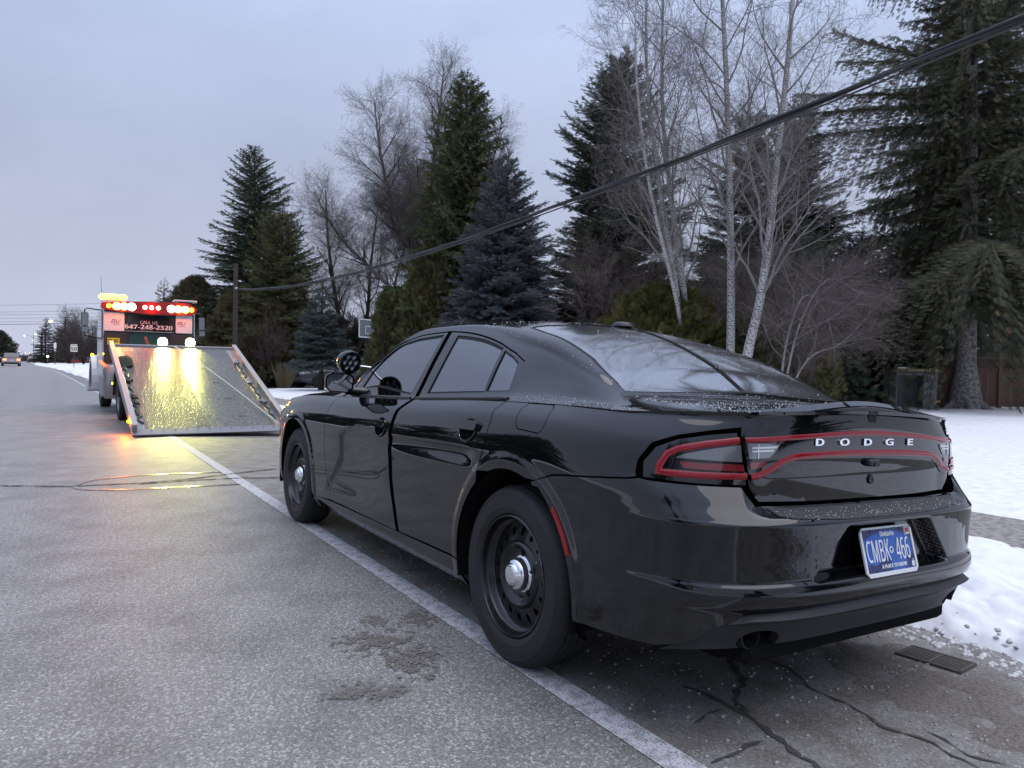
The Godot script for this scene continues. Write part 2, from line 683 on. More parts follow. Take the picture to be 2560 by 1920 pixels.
# a rounded lens laid along a line on the body
func red_tube(line: PackedVector2Array, r: float, _e: int) -> MB:
	var qs := PackedVector2Array()
	for i in line.size() - 1:
		var n := maxi(1, int(line[i].distance_to(line[i + 1]) / .02))
		for k in n:
			qs.append(line[i].lerp(line[i + 1], float(k) / n))
	qs.append(line[line.size() - 1])
	var mb := MB.new()
	var m := 9
	for i in qs.size():
		var p := low(qs[i])
		var n := nrm(low, qs[i], false)
		var t := (low(qs[mini(i + 1, qs.size() - 1)]) - low(qs[maxi(i - 1, 0)])).normalized()
		var c := n.cross(t).normalized()
		var t0 := (qs[i] - qs[maxi(i - 1, 0)]).normalized()
		var t1 := (qs[mini(i + 1, qs.size() - 1)] - qs[i]).normalized()
		var miter := 1.0 / maxf(cos(t0.angle_to(t1) * .5), .7) if i > 0 and i < qs.size() - 1 else 1.0
		for k in m:
			var x := lerpf(-1.0, 1.0, k / (m - 1.0))
			var z := .0015 + .0085 * pow(maxf(1.0 - x * x, 0.0), .5)
			mb.add(p + c * x * r * miter + n * z, (n + c * x * .55).normalized())
	for i in qs.size() - 1:
		for k in m - 1:
			mb.quad(i * m + k, i * m + k + 1, (i + 1) * m + k + 1, (i + 1) * m + k)
	return mb

func make_wheel(M: Dictionary, parent: Node3D, at: Vector3, side: float) -> void:
	# side -1: the outer face looks to -x (left)
	var ax := Vector3(side, 0, 0)
	var w := Node3D.new()
	w.name = "wheel"
	parent.add_child(w, true)
	if String(w.name) != "wheel":
		var k := 1
		while parent.has_node("wheel_%03d" % k):
			k += 1
		w.name = "wheel_%03d" % k
	w.position = at
	var t := MB.new()
	var R := 0.3605
	var prof := [Vector2(.243, .088), Vector2(.247, .100), Vector2(.262, .108), Vector2(.268, .1095), Vector2(.270, .111), Vector2(.273, .111), Vector2(.275, .1105), Vector2(.285, .1115), Vector2(.31, .1115), Vector2(.322, .1095), Vector2(.3235, .111), Vector2(.3265, .1105), Vector2(.328, .108), Vector2(.3395, .102), Vector2(.348, .094), Vector2(.3525, .086), Vector2(R - .004, .079),
		Vector2(R, .070), Vector2(R, .055), Vector2(R - .007, .053), Vector2(R - .007, .047), Vector2(R, .045), Vector2(R, .0225), Vector2(R - .007, .0205), Vector2(R - .007, .0135), Vector2(R, .0115), Vector2(R, -.0115), Vector2(R - .007, -.0135), Vector2(R - .007, -.0205), Vector2(R, -.0225),
		Vector2(R, -.045), Vector2(R - .007, -.047), Vector2(R - .007, -.053), Vector2(R, -.055), Vector2(R, -.070), Vector2(.348, -.094), Vector2(.31, -.1115), Vector2(.262, -.108), Vector2(.243, -.088)]
	prof.reverse()
	t.lathe(Vector3.ZERO, ax, prof, 180, func(p: Vector2, i: int) -> Vector2:
		if p.x > 0.345 and absf(p.y) > 0.056 and i % 3 == 0:
			return Vector2(p.x - 0.006, p.y)
		if p.y > 0.107 and p.x > 0.28 and p.x < 0.312 and i % 2 == 0:
			return Vector2(p.x, p.y + 0.0006)
		return p)
	obj("tyre", t, M.rubber, w)
	var r := MB.new()
	var rp := [Vector2(.243, .090), Vector2(.2435, .099), Vector2(.239, .1035), Vector2(.234, .1015), Vector2(.231, .094), Vector2(.2295, .080), Vector2(.226, .070), Vector2(.222, .064), Vector2(.214, .060), Vector2(.208, .054), Vector2(.2045, .046), Vector2(.203, .040)]
	rp.reverse()
	r.lathe(Vector3.ZERO, ax, rp, 72)
	var ip := [Vector2(.138, .055), Vector2(.132, .066), Vector2(.124, .071), Vector2(.116, .068), Vector2(.104, .052), Vector2(.092, .044), Vector2(.06, .043)]
	ip.reverse()
	r.lathe(Vector3.ZERO, ax, ip, 72)
	# the ring with its sixteen oval holes
	var up := Vector3.UP
	var fx := ax.cross(up).normalized()
	var nh := 16
	for k in nh:
		var a0 := TAU * k / nh
		var inner := []
		var outer2 := []
		for i in 24:
			var b := TAU * i / 24.0
			var dx := cos(b)
			var dy := sin(b)
			# hole in (radius, angle)
			var hr := 0.1745 + 0.0195 * dx
			var ha := a0 + (0.0125 / 0.1745) * dy
			var s := minf(0.0325 / maxf(absf(dx), 1e-4), (PI / nh * 0.172) / maxf(absf(dy), 1e-4))
			var orr := 0.1705 + s * dx
			var oa := a0 + s * dy / 0.172
			inner.append(Vector2(hr, ha))
			outer2.append(Vector2(orr, oa))
		var P := func(q: Vector2, deep: float) -> Vector3:
			var z := lerpf(.055, .040, smoothstep(0.138, 0.203, q.x)) - deep
			return (fx * cos(q.y) + up * sin(q.y)) * q.x + ax * z
		for i in 24:
			var j := (i + 1) % 24
			var nn := (ax + (fx * cos(a0) + up * sin(a0)) * 0.23).normalized()
			r.face([P.call(inner[i], 0.0), P.call(inner[j], 0.0), P.call(outer2[j], 0.0), P.call(outer2[i], 0.0)], nn)
			var c: Vector3 = P.call(Vector2(0.1745, a0), 0.0)
			var mm: Vector3 = (c - P.call(inner[i], 0.0)).normalized()
			r.face([P.call(inner[i], 0.0), P.call(inner[j], 0.0), P.call(inner[j], 0.012), P.call(inner[i], 0.012)], mm)
	for k in 5:
		var a := TAU * k / 5.0 + 0.3
		r.lathe((fx * cos(a) + up * sin(a)) * 0.084 + ax * 0.04, ax, [Vector2(.009, 0.0), Vector2(.009, .014), Vector2(.005, .018), Vector2(.0, .018)], 10)
	obj("rim", r, M.rim, w)
	var h := MB.new()
	var hp := [Vector2(.077, .041), Vector2(.0765, .047), Vector2(.071, .051), Vector2(.0665, .053), Vector2(.0655, .066), Vector2(.063, .078), Vector2(.056, .086), Vector2(.047, .089), Vector2(.0445, .0915), Vector2(.043, .097), Vector2(.038, .101), Vector2(.030, .1025), Vector2(.0, .103)]
	h.lathe(Vector3.ZERO, ax, hp, 64)
	obj("hub_cap", h, M.chrome, w)
	var v := MB.new()
	var va := deg_to_rad(152.0)
	var vd := fx * (cos(va)) + up * sin(va)
	v.tube(PackedVector3Array([vd * 0.205 + ax * 0.05, vd * 0.196 + ax * 0.075, vd * 0.190 + ax * 0.092]), PackedFloat32Array([.005, .0042, .0038]), 8)
	obj("valve_stem", v, M.alu, w)
	var d := MB.new()
	d.lathe(Vector3.ZERO, ax, [Vector2(.205, -.03), Vector2(.0, -.03)], 40)
	d.lathe(Vector3.ZERO, ax, [Vector2(.155, -.012), Vector2(.155, -.004), Vector2(.08, -.004)], 40)
	obj("brake_disc", d, M.well, w)

func make_car() -> void:
	var M := {}
	M.paint = mat(.0035, .0038, .0045, .025, 0.0, .58)
	M.inner = mat(.004, .004, .004, .9, 0.0, .1)
	M.well = mat(.008, .008, .009, .8, 0.0, .2)
	M.seal = mat(.006, .006, .006, .55, 0.0, .3)
	M.trim = mat(.016, .017, .019, .34, 0.0, .45)
	M.plastic = mat(.022, .023, .025, .46, 0.0, .4)
	M.glass = mat(.20, .205, .215, .035, 1.0, .5)
	M.rubber = mat(.021, .021, .0215, .62, 0.0, .4)
	M.rim = mat(.010, .010, .011, .2, 0.0, .5)
	M.chrome = mat(.80, .81, .83, .05, 1.0)
	M.alu = mat(.55, .56, .58, .3, 1.0)
	M.red = mat(.24, .006, .012, .08, 0.0, .5)
	M.red2 = mat(.16, .012, .016, .06, 0.0, .8)
	M.gloss = mat(.005, .005, .006, .03, 0.0, .6)
	M.clear = mat(.20, .21, .22, .12, 0.55, .6)
	M.lens_line = mat(.55, .56, .57, .15, 0.7, .6)
	M.frost_glass = mat(1, 1, 1, .07, .85, .8)
	var ft := noise_tex(1024, 91, 0.09, FastNoiseLite.TYPE_SIMPLEX, 3, [[0.0, lin(.26, .265, .275)], [.5, lin(.31, .315, .325)], [.70, lin(.35, .355, .365)], [.84, lin(.42, .425, .43)], [1.0, lin(.55, .555, .56)]])
	M.frost_glass.albedo_texture = ft
	M.frost_glass.uv1_triplanar = true
	M.frost_glass.uv1_scale = Vector3.ONE / 0.9
	M.ice = mat(.82, .85, .88, .25, 0.0, .6)
	var car := thing("police_sedan", "gloss black four-door sedan with steel wheels and a spotlight, parked on the shoulder", "car", Vector3(2.4541, -.0333, -2.4584))
	car.rotation.z = deg_to_rad(-2.122)
	var L := low
	var T := top
	var cl := Vector2(.04, .02)
	var cr2 := Vector2(.012, .008)
	var fine := Vector2(.012, .008)
	# ---- polygons on the side
	var arch_r := circle2(Vector2.ZERO, 0.432, 72)
	var arch_f := circle2(Vector2.ZERO, 0.432, 72)
	for i in arch_r.size():
		var a := TAU * i / 72.0
		var u := cos(a) * 0.432
		arch_r[i] = side_q(u, 0.352 + sin(a) * 0.432)
		arch_f[i] = side_q(3.053 + cos(a) * 0.432, 0.352 + sin(a) * 0.432)
		if u < -0.2:
			# behind the axle the domain is the wrap: find the angle of that u
			var y := 0.352 + sin(a) * 0.432
			var lo := 0.0
			var hi := 0.9
			for k in 20:
				var m := (lo + hi) * 0.5
				if -low(Vector2(m, y)).z > u:
					lo = m
				else:
					hi = m
			arch_r[i] = Vector2((lo + hi) * 0.5, y)
	var Y := 1.0
	var fcut := sides([2.315, .99, 2.345, .919, 2.348, .79, 2.366, .62, 2.30, .436, 2.245, .296])
	var gapf := sides([1.168, 1.02, 1.245, .949, 1.243, .842, 1.258, .738, 1.238, .582, 1.182, .433, 1.145, .305])
	var gapr := sides([1.125, 1.02, 1.205, .949, 1.200, .842, 1.212, .738, 1.194, .582, 1.142, .433, 1.108, .308])
	var dcut := sides([.195, 1.05, .228, 1.01, .207, .966, .204, .869, .232, .803, .255, .745])
	for arr in [fcut, gapf, gapr, dcut]:
		arr[0].y = Y
	var door_f := fcut.duplicate()
	var rv := gapf.duplicate()
	rv.reverse()
	door_f.append_array(rv)
	var door_r := gapr.duplicate()
	door_r.append_array(sides([.80, .318, .55, .322, .30, .322]))
	rv = dcut.duplicate()
	rv.reverse()
	door_r.append_array(rv)
	var blt := PackedVector2Array([side_q(.30, .74), side_q(0, .765), side_q(-.19, .762)])
	blt.append_array(PackedVector2Array([Vector2(.12, .775), Vector2(.28, .80), Vector2(.45, .826), Vector2(.58, .838)]))
	# quarter panel: from the rear door back to the lamps
	var quarter := dcut.duplicate()
	quarter.append_array(blt)
	quarter.append(rear_q(.888, .845))
	quarter.append(rear_q(.877, .90))
	quarter.append(rear_q(.85, .955))
	quarter.append(rear_q(.80, .985))
	quarter.append(rear_q(.72, 1.005))
	quarter.append(rear_q(.622, 1.02))
	quarter.append(Vector2(rear_q(.62, 1.04).x, 1.02))
	quarter.append(Vector2(.5, 1.0))
	quarter.append(Vector2(-.05, 1.0))
	var fuel := rounded(sides([.030, 1.052, .030, 1.004, .012, .97, -.013, .945, -.175, .938, -.195, .97, -.175, 1.058]), 0.02)
	for i in fuel.size():
		fuel[i].y = minf(fuel[i].y, 0.9985)
	var fender := PackedVector2Array([Vector2(-3.5 - 1.0, Y), Vector2(-3.5 - 1.0, .25), side_q(3.3, .22), side_q(2.62, .262)])
	rv = fcut.duplicate()
	rv.reverse()
	fender.append_array(rv)
	var sill := sides([2.70, .262, 2.245, .288, 1.145, .305, .80, .312, .36, .318, .40, .20, 2.70, .19])
	var mk := func(called: String, poly: PackedVector2Array, holes: Array, m: Material, off := 0.0, cell := cl, sk := 0.012) -> void:
		var p := panel(L, poly, holes, cell, off, sk)
		obj(called, p, m, car)
		obj(called, p.mirror(), m, car)
	mk.call("front_fender", gap(fender), [arch_f], M.paint, 0.0, Vector2(.02, .01))
	mk.call("front_door", gap(door_f), [], M.paint)
	mk.call("rear_door", gap(door_r), [arch_r], M.paint, 0.0, fine)
	mk.call("quarter_panel", gap(quarter), [arch_r, fuel], M.paint, 0.0, fine)
	mk.call("fuel_door", gap(fuel, .004), [], M.paint)
	mk.call("rocker_sill", gap(sill), [arch_r, arch_f], M.paint, -.003)
	# ---- rear: bumper, lid, lamps, diffuser
	ekind = 0
	var H := PI / 2
	var bump := PackedVector2Array()
	bump.append(side_q(-.17, .757))
	bump.append_array(PackedVector2Array([Vector2(.12, .772), Vector2(.28, .797), Vector2(.45, .823), Vector2(.58, .835)]))
	bump.append(rear_q(.886, .842))
	bump.append_array(rears([.875, .838, .757, .834, .64, .832, .625, .80, .60, .772, .30, .770]))
	bump.append(Vector2(H, .770))
	bump.append(Vector2(H, .432))
	bump.append_array(rears([.30, .432, .651, .436, .74, .406, .80, .345, .85, .32]))
	bump.append(Vector2(.25, .30))
	bump.append(side_q(-.15, .29))
	var bp := panel(L, whole(bump, false), halves(arch_r, false), Vector2(.009, .006), 0.0, .012)
	obj("rear_bumper", bp, M.paint, car)
	ekind = 2
	var diff := PackedVector2Array([Vector2(H, .428), Vector2(H, .335)])
	diff.append_array(rears([.30, .335, .60, .335, .76, .325, .835, .31, .80, .345, .74, .402, .651, .432, .30, .428]))
	var exh := PackedVector2Array()
	for i in 28:
		var a := TAU * i / 28.0
		exh.append(rear_q(.578 + .078 * cos(a), .352 + .036 * sin(a)))
	obj("diffuser", panel(L, whole(diff, false), halves(exh, false), cr2, 0.0, .03), M.plastic, car)
	for s in [-1.0, 1.0]:
		var pipe := MB.new()
		pipe.lathe(Vector3(s * .578, .360, .735), Vector3(0, 0, 1), [Vector2(.046, .0), Vector2(.046, .19), Vector2(.041, .192), Vector2(.041, .0)], 32)
		obj("exhaust_tip", pipe, M.plastic, car)
	ekind = 1
	var lidgap := [.628, 1.045, .634, .989, .618, .92, .610, .856, .606, .832, .585, .80, .56, .782]
	var lid := rears(lidgap)
	lid[0].y = 1.02
	lid.append(rear_q(.30, .776))
	lid.append(Vector2(H, .775))
	lid.append(Vector2(H, 1.02))
	obj("trunk_lid_face", panel(L, gap(whole(lid, false)), [], cr2, 0.0, .03), M.paint, car)
	# lamp clusters beside the lid
	var lampo := rears([.640, 1.008, .72, .998, .80, .978, .845, .948, .872, .898, .880, .845, .757, .838, .612, .836, .618, .856, .628, .92, .644, .985])
	var panel_in := rears([.622, 1.005, .45, 1.018, .25, 1.028])
	panel_in.append(Vector2(H, rear_q(0.02, 1.034).y))
	panel_in.append(Vector2(H, rear_q(0.02, .922).y))
	panel_in.append_array(rears([.25, .921, .38, .918, .44, .906, .49, .884, .54, .853, .598, .842]))
	var lamp := Node3D.new()
	lamp.name = "tail_light"
	car.add_child(lamp)
	var lamp2 := Node3D.new()
	lamp2.name = "tail_light_001"
	car.add_child(lamp2)
	var strip := Node3D.new()
	strip.name = "tail_light_panel"
	car.add_child(strip)
	var two := func(called: String, poly: PackedVector2Array, m: Material, off: float) -> void:
		var p := panel(L, poly, [], Vector2(.012, .006), off, .010)
		obj(called, p, m, lamp)
		obj(called, p.mirror(), m, lamp2)
	two.call("housing", gap(lampo, .003), M.gloss, .003)
	var loop := rears([.640, .980, .74, .964, .805, .945, .828, .928, .846, .893, .852, .869, .757, .866, .617, .867])
	var lm3 := red_tube(loop, .0115, -1)
	obj("red_lens", lm3, M.red, lamp)
	obj("red_lens", lm3.mirror(), M.red, lamp2)
	two.call("reversing_lens", rears([.636, .966, .72, .952, .79, .932, .815, .917, .72, .914, .632, .912]), M.clear, .005)
	two.call("lower_lens", rears([.631, .904, .72, .905, .808, .905, .80, .886, .72, .884, .627, .883]), M.red2, .0085)
	obj("gloss_panel", panel(L, gap(whole(panel_in, false), .002), [], Vector2(.02, .01), .003, .006), M.gloss, strip)
	var upper := rears([.622, .981, .45, .9925, .25, 1.0035, .10, 1.0095])
	upper.append(Vector2(H, rear_q(0.02, 1.0115).y))
	var lower := rears([.602, .864, .57, .869, .52, .886, .48, .911, .44, .926, .38, .933, .24, .9385])
	lower.append(Vector2(H, rear_q(0.02, .9405).y))
	for ln in [[upper, .0092], [lower, .0118]]:
		var half: PackedVector2Array = ln[0]
		for i in range(half.size() - 2, -1, -1):
			half.append(Vector2(PI - half[i].x, half[i].y))
		obj("red_strip", red_tube(half, ln[1], 1), M.red, strip)
	pair("clear_lens", panel(L, rears([.614, .972, .55, .973, .488, .968, .508, .945, .53, .927, .607, .922]), [], Vector2(.02, .01), .0055, .006), M.clear, strip)
	pair("lower_lens", panel(L, rears([.605, .912, .54, .915, .548, .90, .57, .893, .603, .890]), [], Vector2(.02, .01), .0055, .006), M.red2, strip)
	# facets inside the clear lenses
	var fac := MB.new()
	for s in [[.60, .947, .515], [.60, .958, .50], [.575, .97, .575]]:
		var fl := rears([s[0], s[1], s[2], s[1] + .004 if s[0] != s[2] else .924])
		fac.join(panel(L, band(fl, .004), [], Vector2(.02, .01), .008, .003))
	pair("lens_facet", fac, M.lens_line, strip)
	# chrome letters, emblem, camera, lock
	var dl := "DODGE"
	for i in 5:
		var v := .301 - .138 * i
		var o := obj("lettering", text_mesh(dl[i], .030, .006, true), M.chrome, strip)
		var q := rear_q(absf(v), .979)
		var p := low(q)
		o.transform = Transform3D(Basis(Vector3(2.1, 0, 0), Vector3(0, .80, 0), Vector3(0, 0, 1)).rotated(Vector3.UP, -v * -.06), Vector3(-v, p.y, p.z + .006))
	ekind = 1
	var em := MB.new()
	em.prism(rounded(pv2([-.026, .026, .026, .026, .022, -.022, 0, -.03, -.022, -.022]), .006), Vector3(.015, 1.062, .932), Basis(), .0055)
	obj("emblem", em, M.seal, car)
	var cam := MB.new()
	cam.box(Vector3(.015, .905, .943), Vector3(.07, .026, .03), Basis(), .006)
	cam.lathe(Vector3(.015, .900, .957), Vector3(0, -.3, 1).normalized(), [Vector2(.008, 0), Vector2(.008, .004), Vector2(.0, .005)], 16)
	obj("backup_camera", cam, M.plastic, car)
	var lk := MB.new()
	lk.lathe(Vector3(.028, .843, .930), Vector3(0, 0, 1), [Vector2(.017, 0), Vector2(.017, .007), Vector2(.014, .009), Vector2(.006, .008), Vector2(.0, .004)], 24)
	obj("boot_lock", lk, M.trim, car)
	# step pad on the bumper
	ekind = 0
	var pad := rears([.555, .766, .30, .764])
	pad.append(Vector2(H, .764))
	pad.append(Vector2(H, .729))
	pad.append_array(rears([.25, .731, .50, .742, .548, .748]))
	var padm := mat(.02, .021, .023, .6)
	relief(padm, noise_tex(256, 5, .08, FastNoiseLite.TYPE_CELLULAR, 1, []), .5)
	padm.uv1_triplanar = true
	padm.uv1_scale = Vector3.ONE * 6.0
	obj("step_pad", panel(L, whole(pad, false), [], cr2, .003, .004), padm, car)
	# side markers at the edge of the rear arches
	var mkp := PackedVector2Array()
	var mk2 := PackedVector2Array()
	for i in 9:
		var a := deg_to_rad(lerpf(134.0, 156.5, i / 8.0))
		for rr in [[.436, mkp], [.458, mk2]]:
			var u: float = cos(a) * rr[0]
			var y: float = .352 + sin(a) * rr[0]
			var lo := 0.0
			var hi := 0.9
			for k in 20:
				var m := (lo + hi) * 0.5
				if -low(Vector2(m, y)).z > u:
					lo = m
				else:
					hi = m
			rr[1].append(Vector2((lo + hi) * .5, y))
	mk2.reverse()
	mkp.append_array(mk2)
	mk.call("side_marker", mkp, [], M.red, .004, Vector2(.02, .02), .004)
	# licence plate
	var plate := Node3D.new()
	plate.name = "licence_plate"
	car.add_child(plate)
	plate.transform = Transform3D(Basis(Vector3.RIGHT, deg_to_rad(-15.0)), Vector3(.012, .606, 1.022))
	var pl := MB.new()
	pl.prism(rounded(pv2([-.152, -.076, .152, -.076, .152, .076, -.152, .076]), .014), Vector3(0, 0, 0), Basis(), .002)
	obj("plate_sheet", pl, mat(.018, .028, .12, .35), plate)
	var pb := MB.new()
	var arc := PackedVector2Array()
	for i in 21:
		var x := lerpf(-.142, .142, i / 20.0)
		arc.append(Vector2(x, .068 - .030 * pow(x / .142, 2.0)))
	arc.append_array(pv2([.142, -.02, .05, -.03, -.02, -.026, -.09, -.046, -.142, -.04]))
	pb.prism(arc, Vector3(0, 0, .002), Basis(), .0008)
	pb.prism(pv2([.0, -.030, .10, -.024, .10, -.070, .0, -.070]), Vector3(0, 0, .002), Basis(), .0007)
	obj("blue_print", pb, mat(.025, .11, .42, .35), plate)
	var fr := MB.new()
	var fo := rounded(pv2([-.158, -.084, .158, -.084, .158, .083, -.158, .083]), .016)
	for e in [[-.158, -.084, .158, -.070], [-.158, .0755, .158, .083], [-.158, -.07, -.1475, .0755], [.1475, -.07, .158, .0755]]:
		for P in Geometry2D.intersect_polygons(fo, pv2([e[0], e[1], e[2], e[1], e[2], e[3], e[0], e[3]])):
			fr.prism(P, Vector3(0, 0, -.001), Basis(), .006)
	obj("plate_frame", fr, mat(.72, .74, .76, .3), plate)
	var wh := mat(.75, .78, .82, .35)
	letters("plate_number", "CMBK", .066, wh, plate, Transform3D(Basis.from_scale(Vector3(.57, 1.12, 1)), Vector3(-.070, .000, .0042)))
	letters("plate_number", "466", .066, wh, plate, Transform3D(Basis.from_scale(Vector3(.57, 1.12, 1)), Vector3(.083, .000, .0042)))
	letters("plate_print", "Ontario", .017, wh, plate, Transform3D(Basis(), Vector3(.0, .057, .0042)), true)
	letters("plate_print", "A PLACE TO GROW", .0125, wh, plate, Transform3D(Basis(), Vector3(.012, -.053, .0042)), true)
	var cw := MB.new()
	cw.lathe(Vector3(.014, .0, .002), Vector3(0, 0, 1), [Vector2(.0115, .0), Vector2(.0115, .0012), Vector2(.0, .0012)], 20)
	cw.prism(pv2([.132, -.066, .148, -.066, .148, -.048, .144, -.048, .141, -.038, .138, -.048, .132, -.048]), Vector3(-.006, 0, .002), Basis(), .0012)
	obj("plate_crest", cw, wh, plate)
	var cwi := MB.new()
	cwi.prism(pv2([-.006, .006, .006, .006, .004, -.004, 0, -.008, -.004, -.004]), Vector3(.014, 0, .0032), Basis(), .0005)
	for b in [[-.09, .069], [.09, .069], [-.09, -.066], [.09, -.066]]:
		cwi.lathe(Vector3(b[0], b[1], .002), Vector3(0, 0, 1), [Vector2(.0045, .0), Vector2(.0045, .0016), Vector2(.0, .002)], 10)
	obj("plate_bolt", cwi, mat(.02, .025, .05, .4), plate)
	var stk := MB.new()
	stk.prism(pv2([.112, .046, .146, .046, .146, .074, .112, .074]), Vector3(0, 0, .002), Basis(), .0012)
	obj("sticker", stk, mat(.62, .60, .60, .5), plate)
	var stk2 := MB.new()
	stk2.prism(pv2([.122, .054, .142, .054, .142, .069, .122, .069]), Vector3(0, 0, .0032), Basis(), .0006)
	stk2.prism(pv2([.1145, .048, .118, .048, .118, .072, .1145, .072]), Vector3(0, 0, .0032), Basis(), .0006)
	obj("sticker_print", stk2, mat(.45, .05, .08, .5), plate)
	# ---- upper body
	var tc := Vector2(.05, .03)
	var fullw := 6.0 * WS
	var door_open := tops([2.20, 1.075, 2.10, 1.165, 2.00, 1.245, 1.88, 1.325, 1.74, 1.368, 1.56, 1.397, 1.237, 1.408, 1.0, 1.394, .753, 1.360, .565, 1.321, .388, 1.273, .277, 1.233, .250, 1.19, .243, 1.111], true)
	door_open.append(Vector2(.20, .002))
	door_open.append(Vector2(2.30, .002))
	var glass_f := tops([2.055, 1.055, 2.02, 1.16, 1.94, 1.25, 1.859, 1.308, 1.701, 1.348, 1.497, 1.367, 1.294, 1.378, 1.285, 1.25, 1.282, 1.052], true)
	var glass_r := tops([1.092, 1.366, .885, 1.348, .707, 1.323, .545, 1.289, .515, 1.18, .490, 1.090, 1.057, 1.064, 1.07, 1.2], true)
	var glass_q := tops([.498, 1.276, .40, 1.248, .331, 1.220, .30, 1.15, .284, 1.100, .457, 1.092, .475, 1.18], true)
	var rwin := tops([.43, .0, .46, .25, .495, .50, .470, .55, .30, .585, .159, .601, -.101, .622, -.30, .655, -.37, .670, -.385, .55, -.380, .3, -.372, .0], false)
	rwin[0].y = fullw
	rwin[rwin.size() - 1].y = fullw
	var lidt := tops([-.415, .0, -.42, .4, -.43, .66, -.474, .685, -.6, .642, -.80, .632, -.93, .632, -.935, .3], false)
	lidt[0].y = fullw
	lidt.append(Vector2(-.94, fullw))
	var wind := tops([1.80, .0, 1.79, .3, 1.76, .52, 1.85, .565, 2.1, .66, 2.30, .71, 2.45, .66, 2.52, .3, 2.54, .0], false)
	wind[0].y = fullw
	wind[wind.size() - 1].y = fullw
	# body outline seen from above, behind and in front
	var out := PackedVector2Array()
	out.append(Vector2(2.30, .0))
	out.append(Vector2(-.2, .0))
	for i in 22:
		var p := low(Vector2(lerpf(.1, 1.535, i / 21.0), 1.02 if i > 8 else 1.0))
		out.append(top_q(-p.z, -p.x, false))
	out.append(Vector2(-.937, fullw))
	out.append(Vector2(2.30, fullw))
	lidt = Geometry2D.intersect_polygons(lidt, out)[0]
	var shell := panel(T, whole(out, true), halves(door_open, true) + [Geometry2D.offset_polygon(whole(rwin, true), .004)[0], gap(whole(lidt, true), -.003), whole(wind, true)], tc, 0.0, .012, true)
	obj("roof_and_pillars", shell, M.paint, car)
	obj("trunk_lid_top", panel(T, whole(lidt, true), [], tc, 0.0, .01, true), M.paint, car)
	obj("rear_window", panel(T, whole(rwin, true), [], tc, -.003, .004, true), M.frost_glass, car)
	var rs := panel(T, Geometry2D.offset_polygon(rwin, .006)[0], [gap(rwin, .006)], Vector2(.05, .03), -.001, .004, true)
	obj("rear_window_seal", both(rs), M.seal, car)
	obj("windscreen", panel(T, whole(wind, true), [], tc, -.003, .0, true), M.glass, car)
	var hoodp := PackedVector2Array([Vector2(2.31, .0), Vector2(2.31, fullw), Vector2(3.88, fullw), top_q(3.84, .4, false), top_q(3.76, .62, false), top_q(3.55, .76, false), Vector2(3.35, .0)])
	obj("hood", both(panel(T, hoodp, [wind], Vector2(.08, .04), 0.0, .01, true)), M.paint, car)
	var seal_d := .012
	var mkt := func(called: String, poly: PackedVector2Array, holes: Array, m: Material, off := 0.0, sk := 0.01) -> void:
		var p := panel(T, poly, holes, Vector2(.04, .02), off, sk, true)
		obj(called, p, m, car)
		obj(called, p.mirror(), m, car)
	var grow := func(p: PackedVector2Array, d: float) -> PackedVector2Array: return Geometry2D.offset_polygon(p, d, Geometry2D.JOIN_MITER)[0]
	# door frames, split by the black gap at the pillar
	var gA := tops([1.255, 1.408, 1.225, 1.20, 1.195, 1.04], true)
	var gB := tops([1.205, 1.408, 1.175, 1.20, 1.145, 1.04], true)
	var fr_f := PackedVector2Array([Vector2(2.5, -.1), Vector2(2.5, 1.0), gA[0] + Vector2(0.004, .3), gA[0], gA[1], gA[2], Vector2(1.175, .01), Vector2(1.17, -.1)])
	var fr_r := PackedVector2Array([Vector2(0, -.1), Vector2(0, 1.0), gB[0] + Vector2(-.004, .3), gB[0], gB[1], gB[2], Vector2(1.125, .01), Vector2(1.12, -.1)])
	var din := gap(door_open, .006)
	mkt.call("front_window_frame", Geometry2D.intersect_polygons(din, fr_f)[0], [grow.call(glass_f, .011)], M.paint, -.004)
	var rear_fr := Geometry2D.intersect_polygons(din, fr_r)[0]
	mkt.call("rear_window_frame", rear_fr, [grow.call(glass_r, .011), grow.call(glass_q, .008)], M.paint, -.004)
	mkt.call("window_seal", grow.call(glass_f, .012), [glass_f], M.seal, -.008, 0.0)
	mkt.call("window_seal", grow.call(glass_r, .012), [glass_r], M.seal, -.008, 0.0)
	mkt.call("window_seal", grow.call(glass_q, .009), [glass_q], M.seal, -.008, 0.0)
	mkt.call("front_side_window", glass_f, [], M.glass, -.010, 0.0)
	mkt.call("rear_side_window", glass_r, [], M.glass, -.010, 0.0)
	mkt.call("quarter_window", glass_q, [], M.glass, -.010, 0.0)
	# belt mouldings
	for s in [-1.0, 1.0]:
		for seg in [[2.13, 1.20, 12], [1.13, .205, 12]]:
			var pts := PackedVector3Array()
			var rad := PackedFloat32Array()
			for i in seg[2] + 1:
				var u := lerpf(seg[0], seg[1], float(i) / seg[2])
				var p := top(Vector2(u, .40 * WS))
				pts.append(Vector3(p.x * -s, p.y - .002, p.z) + Vector3(s * .004, 0, 0))
				rad.append(.012 if i > 0 and i < seg[2] else .008)
			var bm := MB.new()
			bm.tube(pts, rad, 10)
			obj("belt_moulding", bm, M.trim, car)
